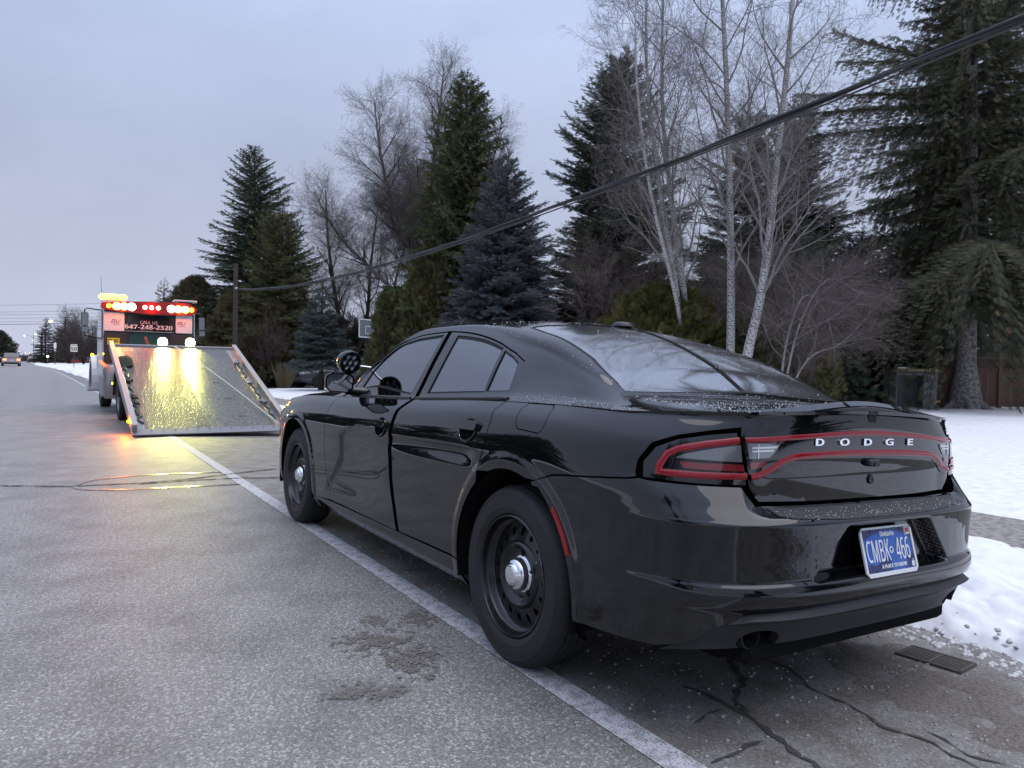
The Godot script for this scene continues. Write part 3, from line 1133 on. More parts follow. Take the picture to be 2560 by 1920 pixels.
	# door handles in their pockets
	for hd in [[1.37, .853, 1.0], [.37, .918, 1.0]]:
		var q := side_q(hd[0], hd[1])
		for s in [-1.0, 1.0]:
			var p := low(q)
			var n := nrm(L, q, false)
			var hb := MB.new()
			var b := Basis(Vector3(0, 0, 1), n.cross(Vector3(0, 0, 1)).normalized() * -1.0, n)
			if b.y.y < 0.0:
				b.y = -b.y
			hb.prism(rounded(pv2([-.083, -.010, .083, -.008, .083, .036, -.083, .034]), .012), p - n * .002, b, .020)
			var pk := MB.new()
			var el := circle2(Vector2(0, -.006), .070, 28, .052)
			pk.prism(el, p - n * .004, b, .0055)
			var rg := MB.new()
			rg.prism(circle2(Vector2(0, -.007), .076, 28, .057), p - n * .004, b, .0045)
			obj("door_handle", hb if s < 0.0 else hb.mirror(), M.paint, car)
			obj("handle_pocket", pk if s < 0.0 else pk.mirror(), M.inner, car)
			obj("handle_surround", rg if s < 0.0 else rg.mirror(), M.paint, car)
			var lp := PackedVector3Array()
			var lr := PackedFloat32Array()
			for i in 15:
				var g := PI + PI * i / 14.0
				lp.append(p + b.x * cos(g) * .071 + b.y * (sin(g) * .052 - .006) + n * .004)
				lr.append(.0035)
			var ll := MB.new()
			ll.tube(lp, lr, 6)
			obj("pocket_lip", ll if s < 0.0 else ll.mirror(), M.paint, car)
	# ---- inside shell, wells, underbody
	var inn := MB.new()
	ekind = 0
	var full := PackedVector2Array([Vector2(-3.5 - 1.3, .21), Vector2(-3.5 - 1.3, .99), Vector2(H, .99), Vector2(H, .33), Vector2(.6, .22)])
	for k in 1:
		ekind = 1
		inn.join(panel(L, PackedVector2Array([Vector2(-4.6, .22), Vector2(-4.6, .99), Vector2(.35, .99), Vector2(.35, .22)]), [circle_grow(arch_f, 1.035), circle_grow(arch_r, 1.035)], Vector2(.08, .04), -.016, 0.0))
		inn.join(panel(L, PackedVector2Array([Vector2(.35, .33), Vector2(.35, .99), Vector2(H, .99), Vector2(H, .33)]), [circle_grow(arch_r, 1.035), circle_grow(exh, 1.1)], Vector2(.06, .03), -.03, 0.0))
	ekind = 0
	inn.join(panel(T, gap(out, .035), [], Vector2(.06, .05), -.03, 0.0, true))
	obj("inner_shell", both(inn), M.inner, car)
	for c in [[-3.053, "front"], [0.0, "rear"]]:
		for s in [-1.0, 1.0]:
			var wl := MB.new()
			var k := wl.V.size()
			for i in 33:
				var g := deg_to_rad(lerpf(-14.0, 194.0, i / 32.0))
				var rd := Vector3(0, sin(g), cos(g))
				for q in [[.434, .918], [.43, .90], [.42, .62]]:
					wl.add(Vector3(s * q[1], .352, c[0]) + rd * q[0], -rd)
			for i in 32:
				for j in 2:
					wl.quad(k + i * 3 + j, k + i * 3 + j + 1, k + i * 3 + j + 4, k + i * 3 + j + 3)
			var fan := []
			for i in 33:
				var g := deg_to_rad(lerpf(-14.0, 194.0, i / 32.0))
				fan.append(Vector3(s * .62, .352 + sin(g) * .42, c[0] + cos(g) * .42))
			wl.face(fan, Vector3(s, 0, 0))
			obj("wheel_well", wl, M.well, car)
	var ub := MB.new()
	ub.box(Vector3(0, .26, -1.5), Vector3(1.15, .05, 4.6), Basis(), .01)
	ub.box(Vector3(0, .30, .68), Vector3(1.2, .08, .5), Basis(), .02)
	ub.tube(PackedVector3Array([Vector3(-.35, .2, -2.6), Vector3(-.35, .2, -.9), Vector3(-.578, .33, .76)]), PackedFloat32Array([.03, .03, .04]), 10)
	obj("underbody", ub, M.well, car)
	for c in [-3.053, 0.0]:
		make_wheel(M, car, Vector3(-.808, .354, c), -1.0)
		make_wheel(M, car, Vector3(.808, .354, c), 1.0)
	# ---- mirrors, spotlight, aerial, headlamps
	for s in [-1.0, 1.0]:
		var mir := Node3D.new()
		mir.name = "door_mirror" if s < 0 else "door_mirror_001"
		car.add_child(mir)
		mir.position = Vector3(s * .985, 1.078, -1.94)
		mir.rotation.y = s * .12
		var ms := MB.new()
		var oval := rounded(pv2([-.088, -.056, .082, -.062, .092, .03, .074, .060, -.07, .060, -.092, .03]), .03)
		var back := PackedVector2Array()
		for p in oval:
			back.append(p * .62 + Vector2(.0, .0))
		var k := ms.V.size()
		var rings := [[1.0, 0.0], [1.03, -.012], [1.0, -.035], [.88, -.065], [.6, -.09], [.2, -.10]]
		for rgi in rings:
			for p in oval:
				ms.add(Vector3(p.x * rgi[0], p.y * rgi[0], rgi[1]), Vector3(p.x, p.y, rgi[1] * 1.2).normalized())
		for i in rings.size() - 1:
			for j in oval.size():
				var j2 := (j + 1) % oval.size()
				ms.quad(k + i * oval.size() + j, k + i * oval.size() + j2, k + (i + 1) * oval.size() + j2, k + (i + 1) * oval.size() + j)
		ms.tube(PackedVector3Array([Vector3(-s * .05, -.045, -.04), Vector3(-s * .17, -.055, -.05)]), PackedFloat32Array([.028, .034]), 10)
		obj("mirror_housing", ms, M.paint, mir)
		var mg := MB.new()
		var inset := PackedVector2Array()
		for p in oval:
			inset.append(p * .88)
		mg.prism(inset, Vector3(0, 0, -.012), Basis(), .006)
		obj("mirror_glass", mg, mat(.32, .33, .35, .02, 1.0), mir)
		var mb2 := MB.new()
		mb2.prism(oval, Vector3(0, 0, -.014), Basis(), .003)
		obj("mirror_bezel", mb2, M.inner, mir)
	for s in [-1.0]:
		var sp := Node3D.new()
		sp.name = "spotlight"
		car.add_child(sp)
		sp.position = Vector3(-.885, 1.214, -2.075)
		var f := Vector3(.16, -.24, 1.0).normalized()
		sp.basis = Basis.looking_at(-f, Vector3.UP)
		var shell2 := MB.new()
		shell2.lathe(Vector3.ZERO, Vector3(0, 0, 1), [Vector2(.0, -.075), Vector2(.03, -.072), Vector2(.055, -.058), Vector2(.070, -.035), Vector2(.076, -.005), Vector2(.077, .018), Vector2(.074, .026), Vector2(.066, .028), Vector2(.064, .022)], 40)
		obj("spotlight_housing", shell2, M.paint, sp)
		var ln := MB.new()
		ln.lathe(Vector3.ZERO, Vector3(0, 0, 1), [Vector2(.064, .020), Vector2(.064, .004), Vector2(.0, .0)], 32)
		obj("spotlight_bowl", ln, M.inner, sp)
		var rf := MB.new()
		for i in 7:
			var a := TAU * i / 6.0
			var c := Vector3(cos(a), sin(a), 0) * (.039 if i < 6 else 0.0)
			rf.lathe(c + Vector3(0, 0, .003), Vector3(0, 0, 1), [Vector2(.018, .016), Vector2(.014, .006), Vector2(.005, .0), Vector2(.004, .004), Vector2(.0, .006)], 16)
		obj("reflector", rf, mat(.30, .31, .32, .12, 1.0), sp)
		var arm := MB.new()
		arm.tube(PackedVector3Array([Vector3(.06, -.02, -.02), Vector3(.10, -.03, -.02), Vector3(.20, -.035, -.02)]), PackedFloat32Array([.011, .009, .009]), 10)
		obj("spotlight_arm", arm, M.chrome, sp)
	var ant := MB.new()
	ant.lathe(Vector3(-.02, 1.447, -.42), Vector3(0, 1, 0), [Vector2(.055, .0), Vector2(.052, .012), Vector2(.035, .024), Vector2(.0, .028)], 24)
	obj("roof_aerial", ant, M.trim, car)
	for s in [-1.0, 1.0]:
		var hl := panel(L, sides([3.50, .90, 3.50, .80, 3.62, .74, 3.62, .90]), [], Vector2(.05, .03), .004, .006)
		hl = panel(L, PackedVector2Array([Vector2(-3.72, .93), Vector2(-3.85, .82), Vector2(-4.25, .78), Vector2(-4.45, .80), Vector2(-4.4, .93)]), [], Vector2(.05, .03), .004, .006)
		obj("headlight", hl if s < 0 else hl.mirror(), M.clear, car)
	var ff := panel(L, PackedVector2Array([Vector2(-4.5, .25), Vector2(-4.5, 1.0), Vector2(-3.5 - H, 1.0), Vector2(-3.5 - H, .25)]), [], Vector2(.06, .04), 0.0, 0.01)
	obj("front_bumper", both(ff), M.paint, car)
	# ice grains lying on the roof, lid, rear window and pad
	var ig := MB.new()
	ig.lathe(Vector3.ZERO, Vector3.UP, [Vector2(.6, .0), Vector2(.5, .5), Vector2(.0, .7)], 5)
	var tr := []
	rng.seed = 77
	for i in 2000:
		var q := Vector2(rng.randf_range(-.93, .9), rng.randf_range(.55, 1.0) * fullw)
		var dens := 1.0
		if q.x > -.37 and q.x < .45:
			dens = .13 if q.y < fullw * .82 else .2
		elif q.x > .45:
			dens = .8
		if rng.randf() > dens:
			continue
		var n := nrm(T, q, true)
		var p := top(q)
		if -p.z < -.925:
			continue
		if rng.randf() < .5:
			p.x = -p.x
			n.x = -n.x
		var s := rng.randf_range(.0012, .0034)
		tr.append(Transform3D(Basis(Quaternion(Vector3.UP, n)) * Basis(Vector3.UP, rng.randf() * TAU).scaled(Vector3(s, s * .8, s * rng.randf_range(.7, 1.8))), p))
	for i in 260:
		var q := Vector2(rng.randf_range(-.6, .2), rng.randf_range(.0, .12))
		var p := top(q)
		var n := nrm(T, q, true)
		var s := rng.randf_range(.001, .0026)
		tr.append(Transform3D(Basis(Quaternion(Vector3.UP, n)).scaled(Vector3(s, s * .8, s)), p))
	for i in 240:
		var q := Vector2(rng.randf_range(1.0, H), rng.randf_range(.735, .76))
		var p := low(q)
		if p.x < -.54:
			continue
		var n := nrm(L, q, false)
		if rng.randf() < .5:
			p.x = -p.x
			n.x = -n.x
		var s := rng.randf_range(.001, .003)
		tr.append(Transform3D(Basis(Quaternion(Vector3.UP, n)).scaled(Vector3(s, s * .8, s)), p + n * .004))
	var mm := multi(ig.mesh(), tr, [])
	var mmi := MultiMeshInstance3D.new()
	mmi.name = "ice_grains"
	mmi.multimesh = mm
	mmi.material_override = M.ice
	car.add_child(mmi)
	stuff(mmi)

func circle_grow(p: PackedVector2Array, k: float) -> PackedVector2Array:
	var c := Vector2.ZERO
	for q in p:
		c += q / p.size()
	var r := PackedVector2Array()
	for q in p:
		r.append(c + (q - c) * k)
	return r

func multi(m: Mesh, tr: Array, cols: Array) -> MultiMesh:
	var mm := MultiMesh.new()
	mm.transform_format = MultiMesh.TRANSFORM_3D
	mm.use_colors = cols.size() > 0
	mm.mesh = m
	var st := 16 if cols.size() else 12
	mm.instance_count = tr.size()
	var b := PackedFloat32Array()
	b.resize(tr.size() * st)
	var k := 0
	for i in tr.size():
		var t: Transform3D = tr[i]
		b[k] = t.basis.x.x; b[k + 1] = t.basis.y.x; b[k + 2] = t.basis.z.x; b[k + 3] = t.origin.x
		b[k + 4] = t.basis.x.y; b[k + 5] = t.basis.y.y; b[k + 6] = t.basis.z.y; b[k + 7] = t.origin.y
		b[k + 8] = t.basis.x.z; b[k + 9] = t.basis.y.z; b[k + 10] = t.basis.z.z; b[k + 11] = t.origin.z
		if st == 16:
			var c: Color = cols[i]
			b[k + 12] = c.r; b[k + 13] = c.g; b[k + 14] = c.b; b[k + 15] = 1.0
		k += st
	mm.buffer = b
	return mm

# ------------------------------------------------------------------ the tow truck
func deck_y(z: float) -> float:
	return 0.035 - (z + 12.85) * 0.3371

func lamp_part(called: String, m: Material, parent: Node, at: Vector3, r: float, d := Vector3(0, 0, 1)) -> void:
	var b := MB.new()
	b.lathe(at, d, [Vector2(r, -.02), Vector2(r, .006), Vector2(r * .8, .016), Vector2(r * .4, .023), Vector2(0, .025)], 20)
	obj(called, b, m, parent)

func lamp_light(parent: Node, at: Vector3, c: Color, energy: float, size: float) -> void:
	var l := OmniLight3D.new()
	l.name = "lamp_light"
	l.light_color = c
	l.light_energy = energy
	l.light_size = size
	l.omni_range = 60.0
	l.omni_attenuation = 2.0
	l.shadow_enabled = true
	parent.add_child(l, true)
	l.position = at

func road_wheel(parent: Node3D, at: Vector3, R: float, w: float, tyre: Material, rim: Material, side: float) -> void:
	var n := Node3D.new()
	n.name = "wheel"
	parent.add_child(n, true)
	var k := 0
	while String(n.name).begins_with("@") or (k == 0 and String(n.name) != "wheel"):
		k += 1
		n.name = "wheel_%03d" % k
	n.position = at
	var t := MB.new()
	var h := w * .5
	t.lathe(Vector3.ZERO, Vector3(side, 0, 0), [Vector2(R * .62, -h * .8), Vector2(R * .8, -h), Vector2(R * .95, -h * .9), Vector2(R, -h * .65), Vector2(R, -h * .3), Vector2(R * .975, -h * .26), Vector2(R, -h * .2), Vector2(R, h * .2), Vector2(R * .975, h * .26), Vector2(R, h * .3), Vector2(R, h * .65), Vector2(R * .95, h * .9), Vector2(R * .8, h), Vector2(R * .62, h * .8)], 40)
	obj("tyre", t, tyre, n)
	var r := MB.new()
	r.lathe(Vector3.ZERO, Vector3(side, 0, 0), [Vector2(R * .62, h * .5), Vector2(R * .64, h * .84), Vector2(R * .58, h * .86), Vector2(R * .52, h * .5), Vector2(R * .36, h * .28), Vector2(R * .22, h * .3), Vector2(R * .2, h * .7), Vector2(0, h * .75)], 28)
	obj("rim", r, rim, n)

func make_truck() -> void:
	var white := mat(.62, .62, .63, .32)
	var black := mat(.012, .012, .013, .35)
	var frame := mat(.02, .02, .021, .55)
	var steel := mat(.22, .22, .23, .42, .85)
	var alu := mat(.30, .30, .31, .38, .8)
	var glass := mat(.012, .016, .016, .05, 0.0, .8)
	var rubber := mat(.014, .014, .015, .7)
	var redm := mat(.32, .012, .012, .3)
	var org := Vector3(2.2, 0, -17.0)
	var t := thing("tow_truck", "white flatbed tow truck with its deck tilted to the road and warning lamps lit", "tow truck", org, deg_to_rad(1.2))
	var O := func(x: float, y: float, z: float) -> Vector3: return Vector3(x, y, z) - org
	# --- deck: plate, ribs, tail plate, rails, slots
	var dz := Vector3(0, -.3371, 1).normalized()
	var dn := Vector3(0, 1, .3371).normalized()
	var db := Basis(Vector3.RIGHT, dn, dz)
	var P := func(x: float, z: float, lift: float) -> Vector3: return Vector3(x, deck_y(z), z) - org + dn * lift
	var plate := MB.new()
	plate.box(P.call(2.21, -15.1, -.03), Vector3(2.40, .06, 4.44), db, .004)
	var pm := mat(.17, .17, .15, .40, .6)
	pm.albedo_texture = noise_tex(512, 41, .03, FastNoiseLite.TYPE_SIMPLEX, 4, [[0.0, grey(.30)], [.45, grey(.62)], [.7, grey(.85)], [1.0, grey(1.0)]])
	pm.roughness_texture = noise_tex(512, 42, .05, FastNoiseLite.TYPE_SIMPLEX, 3, [[0.0, Color(.55, .55, .55)], [.5, Color(.9, .9, .9)], [1.0, Color(1, 1, 1)]])
	pm.uv1_triplanar = true
	pm.uv1_scale = Vector3.ONE / 1.6
	pm.normal_enabled = true
	pm.normal_texture = noise_tex(512, 43, .12, FastNoiseLite.TYPE_CELLULAR, 1, [], FastNoiseLite.RETURN_DISTANCE, 5.0)
	pm.normal_scale = .4
	obj("deck_plate", plate, pm, t)
	var ribs := MB.new()
	for i in 34:
		var x := 1.22 + i * .0285
		ribs.box(P.call(x, -15.0, .002), Vector3(.009, .010, 4.1), db)
	stuff(obj("deck_ribs", ribs, pm, t))
	var tail := MB.new()
	tail.box(P.call(2.21, -12.93, .008), Vector3(2.50, .03, .22), db, .006)
	obj("tail_plate", tail, steel, t)
	for i in 12:
		var bt := MB.new()
		bt.lathe(P.call(1.25 + i * .175, -12.97, .022), dn, [Vector2(.014, 0), Vector2(.012, .006), Vector2(0, .008)], 8)
		obj("bolt", bt, frame, t)
	for s in [[1.0, -1.0], [3.42, 1.0]]:
		var rail := MB.new()
		rail.box(P.call(s[0], -15.05, .045), Vector3(.075, .17, 4.45), db, .008)
		rail.box(P.call(s[0] - s[1] * .10, -15.05, .006), Vector3(.13, .02, 4.35), db, .003)
		obj("side_rail", rail, alu, t)
		var edge := MB.new()
		edge.box(P.call(s[0], -15.05, .136), Vector3(.085, .012, 4.45), db, .003)
		obj("rail_cap", edge, mat(.40, .36, .34, .4, .6), t)
		# straps and ratchets lying along the rail
		rng.seed = 5 + int(s[0] * 10)
		for z in ([-16.1, -15.1, -14.3, -14.05] if s[1] < 0 else [-16.2, -15.05, -14.05]):
			var rt := MB.new()
			rt.box(P.call(s[0] - s[1] * .14, z, .05), Vector3(.09, .07, .13), db * Basis(Vector3.UP, rng.randf_range(-.5, .5)), .015)
			rt.tube(PackedVector3Array([P.call(s[0] - s[1] * .19, z - .05, .06), P.call(s[0] - s[1] * .11, z - .05, .09), P.call(s[0] - s[1] * .08, z + .02, .07)]), PackedFloat32Array([.013, .013, .011]), 8)
			obj("ratchet", rt, frame if s[1] < 0 else steel, t)
			var st := MB.new()
			var pts := PackedVector3Array()
			var rad := PackedFloat32Array()
			for i in 9:
				pts.append(P.call(s[0] - s[1] * (.13 + .03 * sin(i * 1.7)), z + i * .1, .03 + .008 * sin(i * 2.3)))
				rad.append(.020)
			st.tube(pts, rad, 6)
			obj("strap", st, mat(.05, .055, .045, .8), t)
	for q in [[1.86, -15.95], [1.88, -15.15], [1.92, -14.36], [1.97, -13.52], [2.54, -16.73], [2.6, -15.95], [2.66, -15.15], [2.72, -14.36], [2.78, -13.51]]:
		for d in [-.035, .035]:
			var sl := MB.new()
			sl.prism(circle2(Vector2.ZERO, .030, 14, .016), P.call(q[0] + d, q[1], .003), Basis(db.x, db.z * -1.0, dn), .0015)
			obj("key_slot", sl, mat(.006, .006, .006, .9), t)
	var tarp := MB.new()
	var tp := []
	rng.seed = 9
	for i in 9:
		for j in 7:
			var fx := i / 8.0
			var fy := j / 6.0
			tp.append(P.call(1.05 + fx * .26, -16.45 + fy * .5, .02 + .12 * sin(fx * PI) * sin(fy * PI) + rng.randf_range(0, .035)))
	for i in 8:
		for j in 6:
			var a: Vector3 = tp[i * 7 + j]
			var b: Vector3 = tp[i * 7 + j + 1]
			var c: Vector3 = tp[i * 7 + j + 8]
			var d: Vector3 = tp[i * 7 + j + 7]
			var n := (b - a).cross(d - a).normalized()
			if n.dot(dn) < 0.0:
				n = -n
			tarp.face([a, b, c, d], n)
	tag(obj("folded_tarp", tarp, mat(.03, .038, .022, .85), t), "dark green folded cloth")
	var beams := MB.new()
	for x in [1.75, 2.65]:
		beams.box(P.call(x, -15.3, -.14), Vector3(.09, .16, 4.2), db, .004)
	for i in 7:
		beams.box(P.call(2.2, -17.0 + i * .62, -.085), Vector3(2.3, .06, .07), db)
	obj("deck_beams", beams, frame, t)
	# bulkhead bar at the top of the deck, winch rope
	var bh := MB.new()
	bh.box(O.call(2.21, 1.53, -17.32), Vector3(2.46, .07, .06), Basis(), .008)
	obj("deck_head", bh, alu, t)
	var wr := MB.new()
	var wp := PackedVector3Array()
	var wrr := PackedFloat32Array()
	for i in 13:
		var f := i / 12.0
		wp.append(P.call(lerpf(2.23, 3.33, f), lerpf(-17.24, -12.95, f), .03 + .05 * sin(f * PI)))
		wrr.append(.008)
	wr.tube(wp, wrr, 6)
	obj("winch_rope", wr, mat(.62, .62, .60, .7), t)
	# --- chassis
	var ch := MB.new()
	for x in [1.78, 2.62]:
		ch.box(O.call(x, .80, -19.6), Vector3(.09, .22, 7.2), Basis(), .01)
	for z in [-16.4, -18.3, -20.5, -22.8]:
		ch.box(O.call(2.2, .8, z), Vector3(.8, .14, .12))
	ch.tube(PackedVector3Array([O.call(1.2, .46, -16.9), O.call(3.2, .46, -16.9)]), PackedFloat32Array([.08, .08]), 10)
	obj("chassis", ch, frame, t)
	for s in [[1.22, -1.0], [3.18, 1.0]]:
		road_wheel(t, O.call(s[0], .46, -16.9), .46, .24, rubber, steel, s[1])
		road_wheel(t, O.call(s[0] + s[1] * -.27, .46, -16.9), .46, .24, rubber, steel, s[1])
		road_wheel(t, O.call(s[0] + s[1] * -.05, .46, -22.1), .46, .26, rubber, steel, s[1])
		var mf := MB.new()
		for i in 12:
			var a0 := lerpf(.05, PI - .05, i / 12.0)
			var a1 := lerpf(.05, PI - .05, (i + 1) / 12.0)
			var c: Vector3 = O.call(s[0] - s[1] * .12, .46, -16.9)
			var n := Vector3(0, sin((a0 + a1) * .5), cos((a0 + a1) * .5))
			var A := c + Vector3(-.28, sin(a0) * .56, cos(a0) * .56)
			var B := c + Vector3(-.28, sin(a1) * .56, cos(a1) * .56)
			mf.face([A, B, B + Vector3(.56, 0, 0), A + Vector3(.56, 0, 0)], n)
		obj("mudguard", mf, frame, t)
	# aluminium tank and air cans under the deck
	var tk := MB.new()
	tk.lathe(O.call(1.17, .36, -18.75), Vector3.UP, [Vector2(0, 0), Vector2(.16, 0), Vector2(.185, .03), Vector2(.185, .72), Vector2(.16, .75), Vector2(0, .75)], 28)
	obj("upright_tank", tk, alu, t)
	var bx := MB.new()
	bx.box(O.call(1.2, .62, -19.7), Vector3(.42, .5, 1.1), Basis(), .03)
	obj("side_toolbox", bx, alu, t)
	# --- cab
	var cab := MB.new()
	var prof := pv2([-19.02, 1.02, -19.02, 2.25, -19.07, 2.42, -19.2, 2.52, -20.2, 2.54, -20.55, 2.46, -21.05, 1.72, -21.15, 1.62, -21.15, 1.02])
	var cb := Basis(Vector3(0, 0, 1), Vector3(0, 1, 0), Vector3(-1, 0, 0))
	cab.prism(prof, O.call(2.93, 0, 0), cb, 1.92)
	obj("cab_body", cab, white, t)
	var hood := MB.new()
	hood.prism(pv2([-21.15, .85, -21.15, 1.58, -21.5, 1.55, -22.7, 1.42, -22.95, 1.25, -22.95, .7, -22.6, .7]), O.call(2.8, 0, 0), cb, 1.66)
	obj("bonnet", hood, white, t)
	for s in [[1.12, -1.0], [2.82, 1.0]]:
		var fd := MB.new()
		for i in 14:
			var a0 := lerpf(-.15, PI + .1, i / 14.0)
			var a1 := lerpf(-.15, PI + .1, (i + 1) / 14.0)
			var c: Vector3 = O.call(s[0] + s[1] * .0, .60, -22.1)
			var x0: float = -.20 if s[1] < 0 else -.12
			var A := Vector3(x0, sin(a0) * .76, cos(a0) * .66)
			var B := Vector3(x0, sin(a1) * .76, cos(a1) * .66)
			var n := Vector3(0, sin((a0 + a1) * .5), cos((a0 + a1) * .5))
			fd.face([c + A, c + B, c + B + Vector3(.32, 0, 0), c + A + Vector3(.32, 0, 0)], n)
			fd.face([c + A, c + B, c + B * Vector3(1, .8, .8), c + A * Vector3(1, .8, .8)], Vector3(s[1], 0, 0))
		obj("front_mudguard", fd, white, t)
	for s in [[.998, -1.0], [2.942, 1.0]]:
		var sw := MB.new()
		sw.prism(rounded(pv2([-19.45, 1.72, -20.95, 1.72, -20.42, 2.40, -19.45, 2.42]), .04), O.call(s[0], 0, 0), cb, .012)
		obj("side_window", sw, glass, t)
		var dr := MB.new()
		for e in [[-19.35, 1.75, .02, 1.4], [-20.99, 1.35, .02, .7]]:
			dr.box(O.call(s[0], e[1], e[0]), Vector3(.006, e[3], e[2]))
		obj("door_seam", dr, black, t)
	var ws := MB.new()
	ws.box(O.call(1.97, 2.12, -20.79), Vector3(1.74, .80, .012), Basis(Vector3.RIGHT, deg_to_rad(-34)), .004)
	obj("windscreen", ws, glass, t)
	# back of the cab: black upper band with the window and its lettering, white corner panels, dark lower wall
	var bb := MB.new()
	bb.box(O.call(1.955, 2.11, -19.005), Vector3(1.90, .50, .02), Basis(), .004)
	obj("rear_band", bb, black, t)
	var rw := MB.new()
	rw.prism(rounded(pv2([-.46, -.19, .49, -.19, .44, .20, -.42, .20]), .05), O.call(1.92, 2.09, -18.995), Basis(), .012)
	obj("rear_window", rw, glass, t)
	for c in [[.985, 1.415], [2.50, 2.865]]:
		var wp2 := MB.new()
		wp2.box(O.call((c[0] + c[1]) * .5, 2.115, -18.975), Vector3(c[1] - c[0], .44, .03), Basis(), .01)
		obj("corner_panel", wp2, white, t)
		letters("panel_logo", "ZIL/", .075, mat(.03, .04, .10, .5), t, Transform3D(Basis(Vector3(1.0, 0, 0), Vector3(.25, 1, 0), Vector3(0, 0, 1)), O.call(c[0] + .25 if c[0] < 2 else c[0] + .12, 2.13, -18.957)), true)
		var ul := MB.new()
		ul.box(O.call(c[0] + .27 if c[0] < 2 else c[0] + .13, 2.06, -18.957), Vector3(.15, .010, .004))
		obj("logo_rule", ul, mat(.10, .12, .2, .5), t)
	var lw := MB.new()
	lw.box(O.call(1.955, 1.50, -19.0), Vector3(1.92, .70, .03), Basis(), .004)
	obj("lower_rear_wall", lw, mat(.035, .028, .026, .5), t)
	var gp := MB.new()
	gp.prism(circle2(Vector2.ZERO, .36, 28, .30), O.call(1.86, 1.66, -18.985), Basis(), .02)
	obj("hydraulic_drum", gp, mat(.015, .06, .045, .4), t)
	var ledge := MB.new()
	ledge.box(O.call(1.93, 1.905, -18.95), Vector3(1.0, .018, .06), Basis(), .003)
	obj("rear_ledge", ledge, alu, t)
	letters("lettering", "CALL US", .068, white, t, Transform3D(Basis.from_scale(Vector3(1.1, 1, 1)), O.call(1.925, 2.122, -18.979)))
	letters("lettering", "647-248-2320", .098, white, t, Transform3D(Basis.from_scale(Vector3(1.22, 1, 1)), O.call(1.925, 2.012, -18.979)), true)
	var ys := MB.new()
	ys.box(O.call(1.195, 1.66, -18.975), Vector3(.25, .155, .008), Basis(), .002)
	obj("yellow_notice", ys, mat(.62, .52, .03, .5), t)
	var yb := MB.new()
	for r in [[.035, 12], [-.002, 11], [-.045, 8]]:
		for i in r[1]:
			if i != 5:
				yb.box(O.call(1.09 + i * .0185, 1.66 + r[0], -18.969), Vector3(.013, .022 if r[0] > -.04 else .006, .002))
	stuff(obj("notice_print", yb, black, t))
	var cone := MB.new()
	cone.box(O.call(1.72, 1.64, -17.6), Vector3(.05, .22, .03), Basis(Vector3.BACK, .35), .01)
	obj("orange_reflector", cone, mat(.60, .10, .03, .4), t)
	# --- light pylon
	var py := MB.new()
	py.prism(rounded(pv2([-1.01, -.02, -.94, .085, -.10, .14, .84, .155, .99, .01, .90, -.14, .0, -.16, -.93, -.10]), .03), O.call(1.945, 2.465, -19.03), Basis(), .16)
	obj("light_pylon", py, mat(.09, .008, .008, .35), t)
	var pf := MB.new()
	for e in [[.93, 1.66], [2.28, 2.95]]:
		pf.prism(rounded(pv2([e[0], -.085, e[1], -.085, e[1], .085, e[0], .085]), .05), O.call(0, 2.463, -18.872), Basis(), .008)
	obj("pylon_face", pf, mat(.20, .010, .010, .25), t)
	for e in [[1.25, 1.0], [2.7, 1.0]]:
		var leg := MB.new()
		leg.box(O.call(e[0], 2.28, -19.06), Vector3(.06, .3, .06))
		obj("pylon_leg", leg, black, t)
	var amber := glow(1.0, .42, .02, 9.0)
	var yellow := glow(1.0, .66, .12, 16.0)
	var whitel := glow(1.0, .95, .72, 22.0)
	var redl := glow(1.0, .06, .03, 10.0)
	var core := glow(1.0, .45, .30, 14.0)
	var Z := -18.856
	for q in [[1.089, .052, amber], [1.246, .082, yellow], [1.395, .082, yellow], [1.549, .088, whitel], [2.384, .085, whitel], [2.535, .082, yellow], [2.691, .080, yellow], [2.829, .052, amber]]:
		lamp_part("warning_lamp", q[2], t, O.call(q[0], 2.463, Z), q[1])
	for x in [1.825, 1.962, 2.107]:
		lamp_part("red_lamp", core, t, O.call(x, 2.468, Z), .045)
	for c in [[1.32, Color(1, .45, .12), .5], [2.61, Color(1, .45, .12), .45], [1.96, Color(1, .08, .05), .3]]:
		lamp_light(t, O.call(c[0], 2.463, -18.76), c[1], c[2], .08)
	# amber beacon bar, lit on the left, and its unlit twin
	var bar := MB.new()
	bar.box(O.call(1.186, 2.675, -19.05), Vector3(.58, .125, .22), Basis(), .05)
	obj("beacon_bar", bar, glow(1.0, .46, .03, 14.0), t)
	lamp_light(t, O.call(1.186, 2.675, -18.86), Color(1, .45, .05), 1.2, .12)
	var bar2 := MB.new()
	bar2.box(O.call(2.71, 2.672, -19.05), Vector3(.53, .052, .22), Basis(), .02)
	obj("unlit_beacon_bar", bar2, mat(.55, .42, .42, .2), t)
	for x in [1.186, 2.71]:
		var ft := MB.new()
		ft.box(O.call(x, 2.62, -19.05), Vector3(.3, .06, .1))
		obj("beacon_foot", ft, black, t)
	# --- work lamps
	for x in [[2.003, 1.642], [2.559, 1.65]]:
		var hs := MB.new()
		hs.lathe(O.call(x[0], x[1], -17.42), Vector3(0, -.25, 1).normalized(), [Vector2(0, -.12), Vector2(.07, -.10), Vector2(.11, -.03), Vector2(.115, .03), Vector2(.10, .035)], 28)
		hs.box(O.call(x[0], x[1] - .16, -17.46), Vector3(.05, .16, .04))
		obj("work_lamp_housing", hs, black, t)
		lamp_part("work_lamp", glow(1.0, 1.0, .55, 40.0), t, O.call(x[0], x[1] - .005, -17.40), .098, Vector3(0, -.25, 1).normalized())
		var sp := SpotLight3D.new()
		sp.name = "work_lamp_light"
		sp.light_color = Color(1.0, 1.0, .50)
		sp.light_energy = 9.0
		sp.light_size = .09
